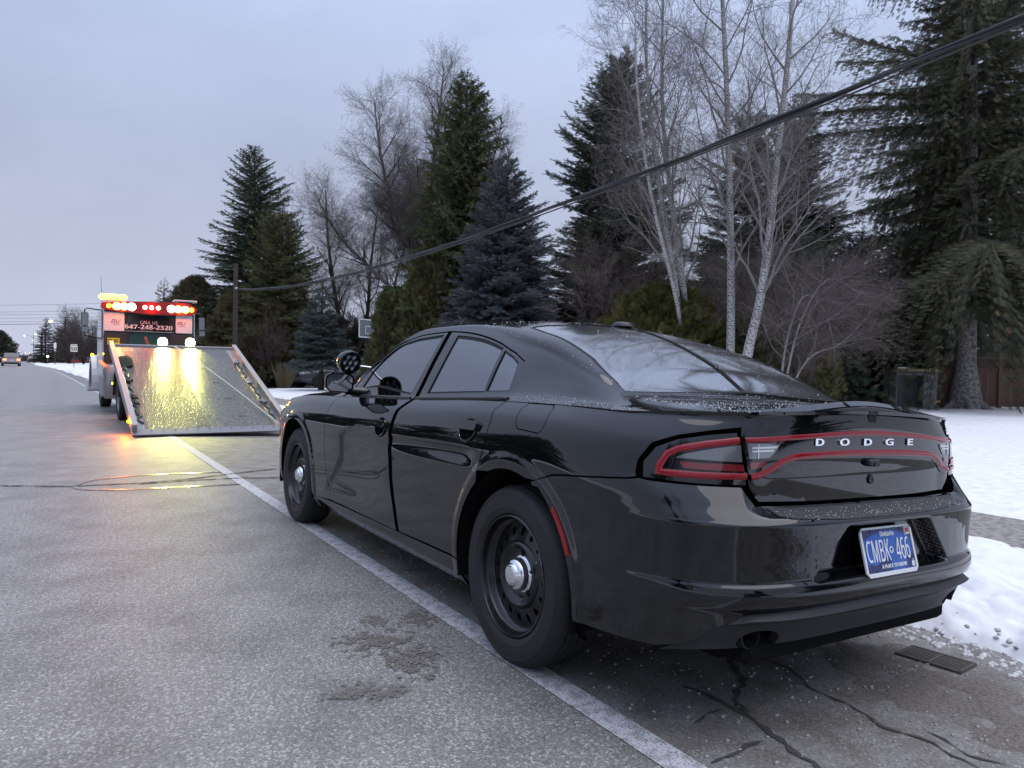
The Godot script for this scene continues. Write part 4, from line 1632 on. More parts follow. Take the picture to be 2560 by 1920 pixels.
		sp.spot_angle = 34.0
		sp.spot_angle_attenuation = .8
		sp.spot_range = 80.0
		sp.spot_attenuation = 2.0
		sp.shadow_enabled = true
		t.add_child(sp, true)
		sp.position = O.call(x[0], x[1] - .012, -17.355)
		sp.basis = Basis.looking_at(Vector3(0, -.75, 1).normalized(), Vector3.UP)
	# --- markers, mirrors, aerial
	for q in [[.945, 1.36, -18.3], [.945, .77, -16.14], [.945, .22, -13.32]]:
		var mk := MB.new()
		mk.box(O.call(q[0], q[1], q[2]), Vector3(.02, .05, .10), Basis(), .008)
		obj("marker_lamp", mk, glow(1.0, .72, .03, 4.0), t)
	lamp_part("marker_lamp", glow(1.0, .72, .03, 4.0), t, O.call(.93, 1.36, -21.6), .04)
	lamp_light(t, O.call(.90, .24, -13.32), Color(1, .50, .04), .45, .04)
	var bl := MB.new()
	bl.tube(PackedVector3Array([O.call(.93, 1.20, -18.9), O.call(.955, 1.10, -17.9)]), PackedFloat32Array([.03, .03]), 8)
	obj("red_side_lamp", bl, glow(1.0, .12, .03, 2.5), t)
	for s in [-1.0, 1.0]:
		var cx: float = 1.955 + s * 1.285
		var mh := MB.new()
		mh.box(O.call(cx, 2.19, -19.9), Vector3(.155, .33, .09), Basis(), .03)
		mh.box(O.call(cx + .008, 1.945, -19.9), Vector3(.16, .15, .09), Basis(), .03)
		obj("mirror_housing", mh, black, t)
		var ma := MB.new()
		ma.tube(PackedVector3Array([O.call(1.955 + s * .97, 2.43, -20.1), O.call(cx - s * .05, 2.45, -19.9), O.call(cx, 2.42, -19.9), O.call(cx, 2.3, -19.9)]), PackedFloat32Array([.014, .014, .014, .014]), 8)
		ma.tube(PackedVector3Array([O.call(1.955 + s * .97, 1.75, -20.1), O.call(cx, 1.80, -19.9), O.call(cx, 1.9, -19.9)]), PackedFloat32Array([.014, .014, .014]), 8)
		obj("mirror_arm", ma, black, t)
		var mg := MB.new()
		mg.box(O.call(cx, 2.19, -19.852), Vector3(.13, .30, .004))
		mg.box(O.call(cx + .008, 1.945, -19.852), Vector3(.135, .125, .004))
		obj("mirror_glass", mg, mat(.25, .26, .27, .06, 1.0), t)
	var an := MB.new()
	an.tube(PackedVector3Array([O.call(1.02, 2.5, -19.8), O.call(.99, 3.2, -19.8)]), PackedFloat32Array([.006, .003]), 5)
	obj("whip_aerial", an, black, t)
	var fb := MB.new()
	fb.box(O.call(1.97, .55, -23.0), Vector3(2.2, .34, .16), Basis(), .04)
	obj("front_bumper", fb, white, t)

# ------------------------------------------------------------------ trees
var spray_mesh := {}
var twig_mesh := {}
var leafm := {}

func make_spray(kind: String) -> ArrayMesh:
	# a flat spray of needled twigs along +x, one unit long
	if spray_mesh.has(kind):
		return spray_mesh[kind]
	var mb := MB.new()
	var r := RandomNumberGenerator.new()
	r.seed = 11
	var axes := [[Vector3.ZERO, Vector3(1, 0, 0)]]
	var n := 5
	for i in n:
		var f := .12 + .72 * i / n
		for s in [-1.0, 1.0]:
			var l := .46 * (1.0 - f * .55)
			var sag := -.25 if kind == "hanging" else (.12 if kind == "stiff" else -.04)
			var d := Vector3(.72, r.randf_range(-.18, .18) + sag, s * .70).normalized() * l
			axes.append([Vector3(f, 0, 0), Vector3(f, 0, 0) + d])
	for a in axes:
		var p0: Vector3 = a[0]
		var p1: Vector3 = a[1]
		var d := (p1 - p0).normalized()
		var side := d.cross(Vector3.UP).normalized()
		var up := side.cross(d)
		var len := p0.distance_to(p1)
		var m := int(ceil(len / .075))
		var w := .085 if kind != "fine" else .06
		for i in m:
			var c := p0.lerp(p1, (i + .1) / m)
			for k in 4:
				var ang := r.randf_range(-.5, .5) + (0.0 if k == 0 else (PI if k == 1 else (PI * .5 if k == 2 else -PI * .4)))
				var o := (side * cos(ang) + up * sin(ang)) * w * (.75 if k > 1 else 1.0) + d * .085
				var nn := (up * cos(ang) * (1.0 if k < 2 else .3) + side * sin(ang) * -1.0).normalized()
				if nn.y < 0.0:
					nn = -nn
				var b := c + d * .045
				var i0 := mb.add(c, nn)
				var i1 := mb.add(b, nn)
				var i2 := mb.add(c + o * r.randf_range(.75, 1.15), nn)
				mb.tri(i0, i1, i2)
	spray_mesh[kind] = mb.mesh()
	return spray_mesh[kind]

func make_twigs(kind: String) -> ArrayMesh:
	if twig_mesh.has(kind):
		return twig_mesh[kind]
	var mb := MB.new()
	var r := RandomNumberGenerator.new()
	r.seed = 23
	var go := func(p: Vector3, d: Vector3, l: float, rad: float, me, lev: int) -> void:
		var pts := PackedVector3Array([p])
		var rr := PackedFloat32Array([rad])
		var q := p
		var dd := d
		var m := 4
		for i in m:
			dd = (dd + Vector3(r.randf_range(-.22, .22), r.randf_range(-.2, .2) + (-.10 if kind == "weeping" else .05), r.randf_range(-.22, .22))).normalized()
			q += dd * l / m
			pts.append(q)
			rr.append(rad * (1.0 - .7 * (i + 1) / m))
			if lev < 2:
				for k in (2 if lev == 0 else 1):
					var sd := Vector3(r.randf_range(-1, 1), r.randf_range(-.6, .9), r.randf_range(-1, 1)).normalized()
					me.call(q, (dd * .8 + sd * .8).normalized(), l * r.randf_range(.3, .55), rad * .62, me, lev + 1)
		mb.tube(pts, rr, 3, false)
	go.call(Vector3.ZERO, Vector3(1, 0, 0), 1.0, .0062, go, 0)
	twig_mesh[kind] = mb.mesh()
	return twig_mesh[kind]

func leaf_mat(key: String) -> StandardMaterial3D:
	if not leafm.has(key):
		var m := mat(1, 1, 1, .75, 0.0, .25)
		m.vertex_color_use_as_albedo = true
		leafm[key] = m
	return leafm[key]

func scatter(called: String, m: Mesh, tr: Array, cols: Array, material: Material, parent: Node) -> void:
	var o := MultiMeshInstance3D.new()
	o.name = called
	o.multimesh = multi(m, tr, cols)
	o.material_override = material
	parent.add_child(o, true)
	stuff(o)

func bark(r: float, g: float, b: float, sd: int) -> StandardMaterial3D:
	var m := mat(1, 1, 1, .9, 0.0, .2)
	m.albedo_texture = noise_tex(256, sd, .03, FastNoiseLite.TYPE_SIMPLEX, 4, [[0.0, lin(r * .35, g * .35, b * .35)], [.45, lin(r, g, b)], [.7, lin(r * 1.35, g * 1.35, b * 1.35)], [1.0, lin(r * 1.7, g * 1.7, b * 1.7)]])
	m.uv1_scale = Vector3(2.0, .9, 1)
	return m

# o: pos, H, R, h0, k (profile power), whorl, per, spray, kind, tint, droop, rag, trunk
func conifer(called: String, label: String, o: Dictionary, group := "") -> Node3D:
	var t := thing(called, label, o.get("cat", "tree"), o.pos, 0.0, group)
	var r := RandomNumberGenerator.new()
	r.seed = int(o.get("seed", 1))
	var H: float = o.H
	var R: float = o.R
	var h0: float = o.get("h0", .4)
	var kp: float = o.get("k", .85)
	var tr0: float = o.get("trunk", H * .014 + .05)
	var pts := PackedVector3Array()
	var rad := PackedFloat32Array()
	var lean := Vector3(r.randf_range(-.02, .02), 0, r.randf_range(-.02, .02)) * H
	for i in 15:
		var f := i / 14.0
		pts.append(Vector3(0, H * f, 0) + lean * f * f)
		rad.append(maxf(tr0 * pow(1.0 - f, .8) * (1.0 + (.75 if o.get("flare", false) else .25) * exp(-f * H / .35)), .012))
	var tb := MB.new()
	tb.tube(pts, rad, 12)
	if o.get("flare", false):
		for k in 6:
			var a := TAU * k / 6.0 + .4
			var d := Vector3(cos(a), 0, sin(a))
			tb.tube(PackedVector3Array([d * tr0 * .6 + Vector3(0, .75, 0), d * tr0 * 1.35 + Vector3(0, .25, 0), d * tr0 * 2.3 + Vector3(0, .02, 0), d * tr0 * 3.2 - Vector3(0, .1, 0)]), PackedFloat32Array([tr0 * .35, tr0 * .42, tr0 * .3, tr0 * .15]), 8)
	obj("trunk", tb, o.get("bark", leaf_bark), t)
	var lb := MB.new()
	var tr := []
	var cols := []
	var sp: float = o.get("spray", .34)
	var tint: Color = o.tint
	var droop: float = o.get("droop", .25)
	var rag: float = o.get("rag", .2)
	var h := h0
	var lobes := []
	for k in 5:
		lobes.append([r.randf() * TAU, r.randf_range(-rag, rag), r.randi_range(1, 3)])
	while h < H - .25:
		var f := (h - h0) / (H - h0)
		var env := R * pow(1.0 - f, kp)
		if o.get("waist", 0.0) > 0.0:
			env *= lerpf(1.0 - o.waist, 1.0, smoothstep(0.0, .22, f))
		var per: int = maxi(4, int(o.get("per", 7) * lerpf(1.0, .6, f)))
		var a0 := r.randf() * TAU
		for b in per:
			var a := a0 + TAU * b / per + r.randf_range(-.3, .3)
			var L := env * r.randf_range(.72, 1.06)
			for q in lobes:
				L *= 1.0 + q[1] * .5 * cos(q[2] * a + q[0] + h * .9)
			if r.randf() < o.get("missing", .05):
				L *= .45
			L = maxf(L, .18)
			var up: float = lerpf(-.05 + o.get("lift", 0.0), 1.1, pow(f, 1.6))
			var rd := Vector3(cos(a), 0, sin(a))
			var bp := PackedVector3Array()
			var br := PackedFloat32Array()
			var base := Vector3(0, h + r.randf_range(-.12, .12), 0) + lean * f * f
			for i in 6:
				var s := i / 5.0
				bp.append(base + rd * L * s + Vector3.UP * (L * (up * s - droop * s * s + droop * .55 * s * s * s)))
				br.append(maxf(.006 + L * .011 * (1.0 - s), .004))
			lb.tube(bp, br, 4, false)
			var step: float = sp * o.get("gap", .42) * .85
			var s := maxf(.10, .25 / L)
			while s < 1.0:
				var fi := minf(s * 5.0, 4.999)
				var i := int(fi)
				var p := bp[i].lerp(bp[i + 1], fi - i)
				var d := (bp[i + 1] - bp[i]).normalized()
				var side := d.cross(Vector3.UP).normalized()
				var taper := lerpf(1.0, .55, s) * lerpf(1.0, .7, f)
				var wide: float = L * .46 * (1.0 - s * .8) * o.get("wide", 1.0)
				for e in [-1.0, 1.0, 0.0, 2.0, 3.0]:
					if e > 1.5 and r.randf() < (.25 if o.get("kind", "soft") == "hanging" else .5):
						continue
					var dir: Vector3 = (d + side * e * r.randf_range(.7, 1.3) + Vector3.UP * r.randf_range(-.25, .15)).normalized()
					if e == 0.0:
						dir = (d + Vector3.UP * r.randf_range(.1, .7)).normalized()
					elif e > 1.5:
						dir = (d * .55 + side * r.randf_range(-.7, .7) + Vector3.DOWN * r.randf_range(.35, .9)).normalized()
					elif o.get("kind", "soft") == "hanging" and r.randf() < .4:
						dir = (dir * .5 + Vector3.DOWN * r.randf_range(.4, 1.0)).normalized()
					var ln := sp * r.randf_range(.8, 1.3) * taper
					var reach := 1 + int(round(wide / (sp * .8))) if absf(e) == 1.0 else 1
					for m in reach:
						var q: Vector3 = p + dir * ln * m * .8 + Vector3.UP * (-.05 * m * m * sp)
						var z: Vector3 = dir.cross(Vector3.UP).normalized()
						var y: Vector3 = z.cross(dir)
						var roll := r.randf_range(-.5, .5)
						var bs := Basis(dir, y * cos(roll) + z * sin(roll), z * cos(roll) - y * sin(roll)).scaled_local(Vector3.ONE * ln)
						tr.append(Transform3D(bs, q))
						var v := r.randf_range(.6, 1.35)
						if r.randf() < o.get("dry", .04):
							cols.append(Color(tint.r * 2.1 * v, tint.g * 1.35 * v, tint.b * 1.1 * v))
						else:
							cols.append(Color(tint.r * v, tint.g * v * r.randf_range(.94, 1.06), tint.b * v))
				s += step / L
		h += o.get("whorl", .36) * lerpf(1.0, .62, f)
	obj("branches", lb, o.get("limb", leaf_bark), t).set_meta("kind", "stuff")
	scatter("crown", make_spray(o.get("kind", "soft")), tr, cols, leaf_mat("needles"), t)
	return t

var leaf_bark: StandardMaterial3D
var twig_mat := {}

# a bare tree grown from given stems; each stem: points, radius, and how its branches leave it
func bare_tree(called: String, label: String, cat: String, pos: Vector3, stems: Array, o: Dictionary, group := "") -> Node3D:
	var t := thing(called, label, cat, pos, 0.0, group)
	var r := RandomNumberGenerator.new()
	r.seed = int(o.get("seed", 3))
	var lb := MB.new()
	var tr := []
	var cols := []
	var tint: Color = o.get("tint", Color(.10, .085, .08))
	var tw: float = o.get("twig", .8)
	var fine: float = o.get("fine", 1.0)
	for st in stems:
		var P: PackedVector3Array = st[0]
		var pr := PackedVector3Array()
		var rad := PackedFloat32Array()
		var n := P.size()
		var m := (n - 1) * 4 + 1
		for i in m:
			var f := float(i) / (m - 1)
			var fi := minf(f * (n - 1), n - 1.0001)
			var k := int(fi)
			var x := fi - k
			var p := P[k].cubic_interpolate(P[k + 1], P[maxi(k - 1, 0)], P[mini(k + 2, n - 1)], x)
			pr.append(p)
			rad.append(maxf(st[1] * pow(1.0 - f, .6) * (1.0 + .35 * exp(-f * 14.0)), .012))
		var tb := MB.new()
		tb.tube(pr, rad, 10)
		obj("trunk", tb, o.get("bark", leaf_bark), t)
		var total := 0.0
		for i in m - 1:
			total += pr[i].distance_to(pr[i + 1])
		var count := int(total / o.get("every", .38))
		var a := r.randf() * TAU
		for c in count:
			var f := lerpf(o.get("from", .25), .985, (c + r.randf()) / count)
			var fi := minf(f * (m - 1), m - 1.0001)
			var k := int(fi)
			var p := pr[k].lerp(pr[k + 1], fi - k)
			var d := (pr[k + 1] - pr[k]).normalized()
			a += 2.4 + r.randf_range(-.5, .5)
			var sd := Vector3(cos(a), 0, sin(a))
			var ang: float = o.get("angle", .8) * r.randf_range(.75, 1.25)
			var dir: Vector3 = (d * cos(ang) + sd * sin(ang)).normalized()
			var L: float = total * o.get("reach", .34) * pow(1.0 - f, o.get("taper", .6)) * r.randf_range(.6, 1.15) + .3
			limb(lb, tr, cols, r, p, dir, L, maxf(rad[k] * .42, .010), 0, o, tint, tw, fine)
	obj("branches", lb, o.get("limb", leaf_bark), t).set_meta("kind", "stuff")
	scatter("crown", make_twigs(o.get("kind", "plain")), tr, cols, leaf_mat("twigs"), t)
	return t

func limb(lb: MB, tr: Array, cols: Array, r: RandomNumberGenerator, p: Vector3, d: Vector3, L: float, rad: float, lev: int, o: Dictionary, tint: Color, tw: float, fine: float) -> void:
	var m := maxi(3, int(L / .4))
	m = mini(m, 9)
	var pts := PackedVector3Array([p])
	var rr := PackedFloat32Array([rad])
	var dd := d
	var q := p
	var bend: float = o.get("bend", .06)
	var wob: float = o.get("wobble", .16)
	for i in m:
		dd = (dd + Vector3(r.randf_range(-wob, wob), r.randf_range(-wob, wob) + bend, r.randf_range(-wob, wob))).normalized()
		q += dd * L / m
		pts.append(q)
		rr.append(maxf(rad * (1.0 - .8 * (i + 1) / m), .004))
		if lev < o.get("levels", 1) and i > 0 and L > tw * 1.2:
			var sd := dd.cross(Vector3(r.randf_range(-1, 1), r.randf_range(-1, 1), r.randf_range(-1, 1)).normalized()).normalized()
			limb(lb, tr, cols, r, q, (dd * .75 + sd * .65).normalized(), L * r.randf_range(.35, .6) * (1.0 - .5 * i / m), rr[i + 1] * .7, lev + 1, o, tint, tw, fine)
		var nt := int(fine * 2.0 * L / m / .35 + r.randf())
		for k in nt:
			var f := r.randf()
			var tp := pts[i].lerp(q, f)
			var sd2 := dd.cross(Vector3(r.randf_range(-1, 1), r.randf_range(-1, 1), r.randf_range(-1, 1)).normalized()).normalized()
			var td: Vector3 = (dd * .7 + sd2 * .8 + Vector3.UP * o.get("twig_up", .1)).normalized()
			twig(tr, cols, r, tp, td, tw * r.randf_range(.6, 1.2), tint)
	twig(tr, cols, r, q, dd, tw, tint)
	lb.tube(pts, rr, 5 if rad > .03 else 4, false)

func twig(tr: Array, cols: Array, r: RandomNumberGenerator, p: Vector3, d: Vector3, s: float, tint: Color) -> void:
	var z := d.cross(Vector3.UP)
	if z.length() < .05:
		z = d.cross(Vector3.RIGHT)
	z = z.normalized()
	var y := z.cross(d)
	var roll := r.randf() * TAU
	tr.append(Transform3D(Basis(d, y * cos(roll) + z * sin(roll), z * cos(roll) - y * sin(roll)).scaled_local(Vector3.ONE * s), p))
	var v := r.randf_range(.7, 1.3)
	cols.append(Color(tint.r * v, tint.g * v, tint.b * v))

# a dense upright evergreen such as a cedar column or a yew
func evergreen(called: String, label: String, cat: String, pos: Vector3, H: float, R: float, tint: Color, sd: int, o := {}) -> Node3D:
	var t := thing(called, label, cat, pos, 0.0, o.get("group", ""))
	var r := RandomNumberGenerator.new()
	r.seed = sd
	var tb := MB.new()
	tb.tube(PackedVector3Array([Vector3.ZERO, Vector3(0, H * .5, 0), Vector3(0, H * .93, 0)]), PackedFloat32Array([.05 + H * .012, .03 + H * .006, .015]), 8)
	obj("trunk", tb, leaf_bark, t)
	var tr := []
	var cols := []
	var n: int = o.get("n", int(H * R * 900))
	var sp: float = o.get("spray", .26)
	var wx: float = o.get("wx", 1.0)
	for i in n:
		var f := pow(r.randf(), .9)
		var a := r.randf() * TAU
		var env: float = R * (pow(1.0 - f, o.get("k", .45)) * smoothstep(-.25, .14, f))
		env *= 1.0 + .20 * sin(a * 3.0 + f * 9.0 + sd) + .16 * sin(a * 5.0 - f * 17.0) + .12 * sin(a * 9.0 + f * 31.0)
		var rr := env * lerpf(.40, 1.12, pow(r.randf(), .45))
		var p := Vector3(cos(a) * rr * wx, f * H * .97 + .05, sin(a) * rr)
		var d := (Vector3(cos(a), 0, sin(a)) * r.randf_range(.3, 1.0) + Vector3.UP * r.randf_range(.2, 1.2) + Vector3(r.randf_range(-.4, .4), 0, r.randf_range(-.4, .4))).normalized()
		var z := d.cross(Vector3.UP).normalized()
		var y := z.cross(d)
		var roll := r.randf() * TAU
		var s := sp * r.randf_range(.7, 1.3)
		tr.append(Transform3D(Basis(d, y * cos(roll) + z * sin(roll), z * cos(roll) - y * sin(roll)).scaled_local(Vector3.ONE * s), p))
		var v := r.randf_range(.6, 1.35)
		cols.append(Color(tint.r * v * r.randf_range(.9, 1.25), tint.g * v, tint.b * v))
	scatter("crown", make_spray("soft"), tr, cols, leaf_mat("needles"), t)
	return t

# ------------------------------------------------------------------ ground and road
func bend(d: float) -> float:
	if d < 12.0:
		return 0.0
	if d < 100.0:
		return -.0004 * (d - 12.0) * (d - 12.0)
	return -3.1 - 4.0 * (1.0 - exp(-(d - 100.0) * .0176))

func rise(d: float) -> float:
	return .46 * smoothstep(35.0, 95.0, d) + clampf((d - 95.0) * .004, 0.0, .25)

func strip(mb: MB, xs: Array, z0: float, z1: float, step: float, ys: Array) -> void:
	var n := int(ceil(absf(z1 - z0) / step))
	var k := mb.V.size()
	for i in n + 1:
		var z := lerpf(z0, z1, float(i) / n)
		var d := -z
		for j in xs.size():
			mb.add(Vector3(xs[j] + bend(d), ys[j] + rise(d), z), Vector3.UP, Vector2(xs[j], z))
	var w := xs.size()
	for i in n:
		for j in w - 1:
			mb.quad(k + i * w + j, k + i * w + j + 1, k + (i + 1) * w + j + 1, k + (i + 1) * w + j)

func slope_y(x: float) -> float:
	return -(x - 1.65) * .037 if x > 1.65 else 0.0

var sn1 := FastNoiseLite.new()
var sn2 := FastNoiseLite.new()

func snow_h(x: float, z: float) -> float:
	var d := -z
	var u := x - bend(d)
	var e := 3.42 + .28 * sn1.get_noise_2d(z * 1.0, 4.0) + .05 * sn2.get_noise_2d(x * 3.0, z * 3.0)
	if d > 20.0:
		e -= 1.2 * smoothstep(44.0, 60.0, d)
	var base := -.15 + .19 * smoothstep(e - .06, e + .28, u) + .03 * smoothstep(e + .2, e + 1.0, u)
	var lump := .045 * sn2.get_noise_2d(x * .9, z * .9) + .030 * sn2.get_noise_2d(x * 3.1 + 40.0, z * 3.1) - .035 * maxf(0.0, sn1.get_noise_2d(x * 5.0, z * 5.0 + 30.0) - .1)
	var bank := exp(-pow((u - e - .75) / .6, 2.0)) * .07
	var near := smoothstep(e - .1, e + .2, u)
	var y := base + (lump + bank * (1.0 + 2.0 * sn1.get_noise_2d(x * .8, z * .8 + 9.0))) * near
	# the cleared pavement and the driveway
	var walk := smoothstep(5.42, 5.56, u + .07 * sn2.get_noise_2d(z * 2.0, 3.0)) * smoothstep(6.98, 6.82, u + .08 * sn2.get_noise_2d(z * 2.0, 8.0))
	if d < 70.0:
		y = lerpf(y, -.10, walk)
	var drive := smoothstep(-40.6, -40.0, z) * smoothstep(-35.4, -36.0, z) * smoothstep(3.0, 3.4, u)
	y = lerpf(y, -.10, drive)
	if u > 6.9:
		y = lerpf(y, .035 + .05 * sn1.get_noise_2d(x * .35, z * .35) + .012 * sn2.get_noise_2d(x * 1.4, z * 1.4), smoothstep(6.9, 7.8, u)) if drive < .5 else y
	return y + rise(d)

func patch(mb: MB, xa: Array, za: Array, f: Callable) -> void:
	var k := mb.V.size()
	var w := za.size()
	for x in xa:
		for z in za:
			var e := .02
			var h: float = f.call(x, z)
			var n := Vector3(h - f.call(x + e, z), e, h - f.call(x, z + e)).normalized()
			mb.add(Vector3(x, h, z), n, Vector2(x, z))
	for i in xa.size() - 1:
		for j in w - 1:
			mb.quad(k + i * w + j, k + i * w + j + 1, k + (i + 1) * w + j + 1, k + (i + 1) * w + j)

func seq(a: float, b: float, s: float) -> Array:
	var r := []
	var n := int(round(absf(b - a) / s))
	for i in n + 1:
		r.append(lerpf(a, b, float(i) / n))
	return r

func ribbon(mb: MB, pts: Array, w: float, lift: float, sd: int, jag := .5) -> void:
	var r := RandomNumberGenerator.new()
	r.seed = sd
	var fine := PackedVector2Array()
	for i in range(0, pts.size() - 2, 2):
		var a := Vector2(pts[i], pts[i + 1])
		var b := Vector2(pts[i + 2], pts[i + 3])
		var n := maxi(2, int(a.distance_to(b) / .03))
		for k in n:
			fine.append(a.lerp(b, float(k) / n) + Vector2(r.randf_range(-1, 1), r.randf_range(-1, 1)) * w * jag * .6)
	fine.append(Vector2(pts[pts.size() - 2], pts[pts.size() - 1]))
	var k0 := mb.V.size()
	for i in fine.size():
		var d := (fine[mini(i + 1, fine.size() - 1)] - fine[maxi(i - 1, 0)]).normalized()
		var p := Vector2(-d.y, d.x) * w * .5 * r.randf_range(1.0 - jag, 1.0 + jag) * (1.0 if i > 0 and i < fine.size() - 1 else .2)
		for s in [-1.0, 1.0]:
			var q: Vector2 = fine[i] + p * s
			mb.add(Vector3(q.x, slope_y(q.x) + lift, q.y), Vector3.UP, q)
	for i in fine.size() - 1:
		mb.quad(k0 + i * 2, k0 + i * 2 + 1, k0 + i * 2 + 3, k0 + i * 2 + 2)

func stain_tex(sd: int) -> ImageTexture:
	var n := FastNoiseLite.new()
	n.seed = sd
	n.frequency = .035
	n.fractal_octaves = 4
	var im := Image.create(128, 128, false, Image.FORMAT_RGBA8)
	for y in 128:
		for x in 128:
			var d := Vector2((x - 64) / 60.0, (y - 64) / 60.0).length()
			var v := 1.0 - d + n.get_noise_2d(x, y) * 1.1
			var g := n.get_noise_2d(x * 6.0, y * 6.0)
			im.set_pixel(x, y, Color(.41 + g * .10, .385 + g * .10, .36 + g * .10, 1.0 if v > .34 and g > .05 - .42 * (v - .34) else 0.0))
	return ImageTexture.create_from_image(im)

func make_ground() -> void:
	for q in [[sn1, 7, .5], [sn2, 19, .8]]:
		q[0].seed = q[1]
		q[0].frequency = q[2]
		q[0].noise_type = FastNoiseLite.TYPE_SIMPLEX
		q[0].fractal_octaves = 3
	# snow as far as the eye reaches
	var snow := mat(1, 1, 1, .75, 0.0, .3)
	world_tex(snow, noise_tex(512, 61, .02, FastNoiseLite.TYPE_SIMPLEX, 5, [[0.0, lin(.58, .59, .61)], [.3, lin(.67, .68, .695)], [.6, lin(.73, .74, .75)], [1.0, lin(.78, .79, .80)]]), 2.2)
	relief(snow, noise_tex(512, 62, .05, FastNoiseLite.TYPE_SIMPLEX, 4, []), .4)
	var far := MB.new()
	far.box(Vector3(0, -1.0, -250), Vector3(1600, 1.6, 1500))
	struct("ground", far, snow, "snow covered ground reaching the horizon")
	# asphalt
	var asph := mat(1, 1, 1, .58, 0.0, .5)
	world_tex(asph, noise_tex(1024, 31, .075, FastNoiseLite.TYPE_CELLULAR, 1, [[0.0, lin(.14, .133, .124)], [.25, lin(.18, .172, .16)], [.5, lin(.215, .205, .19)], [.76, lin(.25, .24, .222)], [.89, lin(.33, .315, .295)], [1.0, lin(.47, .45, .425)]], FastNoiseLite.RETURN_CELL_VALUE), .54)
	world_detail(asph, noise_tex(512, 33, .012, FastNoiseLite.TYPE_SIMPLEX, 5, [[0.0, grey(.70)], [.4, grey(.9)], [.6, grey(1.0)], [1.0, grey(1.0)]]), 4.3)
	var at := noise_tex(1024, 31, .075, FastNoiseLite.TYPE_CELLULAR, 1, [[0.0, Color.WHITE], [.5, Color(.35, .35, .35)], [1.0, Color.BLACK]], FastNoiseLite.RETURN_DISTANCE)
	relief(asph, at, .16)
	asph.roughness_texture = noise_tex(512, 34, .03, FastNoiseLite.TYPE_SIMPLEX, 3, [[0.0, Color(.7, .7, .7)], [1.0, Color(1, 1, 1)]])
	var road := MB.new()
	strip(road, [-9.0, -5.4, -2.0, 0.0, 1.2, 1.66], 20.0, -40.0, 1.5, [0, 0, 0, 0, 0, 0])
	strip(road, [-9.0, -5.4, -2.0, 0.0, 1.2, 1.66], -40.0, -420.0, 4.0, [0, 0, 0, 0, 0, 0])
	var rd := struct("road", road, asph, "grey asphalt road bleached by salt")
	var shm := mat(1, 1, 1, .62, 0.0, .5)
	world_tex(shm, noise_tex(1024, 35, .08, FastNoiseLite.TYPE_CELLULAR, 1, [[0.0, lin(.14, .133, .125)], [.3, lin(.175, .166, .156)], [.6, lin(.205, .195, .183)], [.9, lin(.25, .238, .224)], [1.0, lin(.38, .365, .345)]], FastNoiseLite.RETURN_CELL_VALUE), .52)
	world_detail(shm, noise_tex(512, 36, .016, FastNoiseLite.TYPE_SIMPLEX, 5, [[0.0, lin(.62, .59, .54)], [.42, lin(.86, .84, .80)], [.6, lin(1, 1, 1)], [1.0, lin(1, 1, 1)]]), 2.6)
	relief(shm, at, .14)
	var sh := MB.new()
	var sx := [1.66, 2.2, 2.8, 3.4, 4.2]
	var sy := []
	for x in sx:
		sy.append(slope_y(x))
	strip(sh, sx, 20.0, -40.0, 1.0, sy)
	strip(sh, sx, -40.0, -420.0, 4.0, sy)
	var shd := struct("road_shoulder", sh, shm, "darker cracked asphalt shoulder sloping to the gutter")
	# dirt and grit washed against the gutter
	var gm := mat(1, 1, 1, .85, 0.0, .3)
	world_tex(gm, noise_tex(512, 37, .06, FastNoiseLite.TYPE_CELLULAR, 2, [[0.0, lin(.30, .275, .24)], [.3, lin(.19, .172, .15)], [.7, lin(.135, .122, .106)], [1.0, lin(.085, .077, .067)]], FastNoiseLite.RETURN_DISTANCE), .5)
	relief(gm, at, .4)
	var gb := MB.new()
	patch(gb, seq(2.45, 3.6, .03), seq(1.5, -6.0, .03), func(x: float, z: float) -> float:
		return slope_y(x) - .012 + .016 * smoothstep(2.55, 2.9, x + .22 * sn1.get_noise_2d(z * .7, 2.0)) * smoothstep(3.5, 3.1, x) + .010 * sn2.get_noise_2d(x * 4.0, z * 4.0))
	tagstruct(obj("gutter_dirt", gb, gm), "brown grit and dirt lying along the gutter")
	# edge line, worn
	var lm := mat(1, 1, 1, .62)
	world_tex(lm, noise_tex(1024, 38, .085, FastNoiseLite.TYPE_CELLULAR, 1, [[0.0, grey(.62)], [.35, grey(.50)], [.55, grey(.40)], [.72, grey(.20)], [1.0, grey(.12)]], FastNoiseLite.RETURN_DISTANCE), .62)
	world_detail(lm, noise_tex(512, 39, .03, FastNoiseLite.TYPE_SIMPLEX, 5, [[0.0, grey(.55)], [.38, grey(.78)], [.55, grey(1.0)], [1.0, grey(1.0)]]), 1.1)
	relief(lm, at, .14)
	var ln := MB.new()
	strip(ln, [1.545, 1.658], 20.0, -40.0, 1.5, [.004, .004])
	strip(ln, [1.52, 1.66], -40.0, -300.0, 4.0, [.006, .006])
	obj("edge_line", ln, lm, rd).set_meta("label", "worn white edge line")
	# cracks of the shoulder and a looped seal in the lane
	var cm := mat(.065, .062, .058, .85, 0.0, .3)
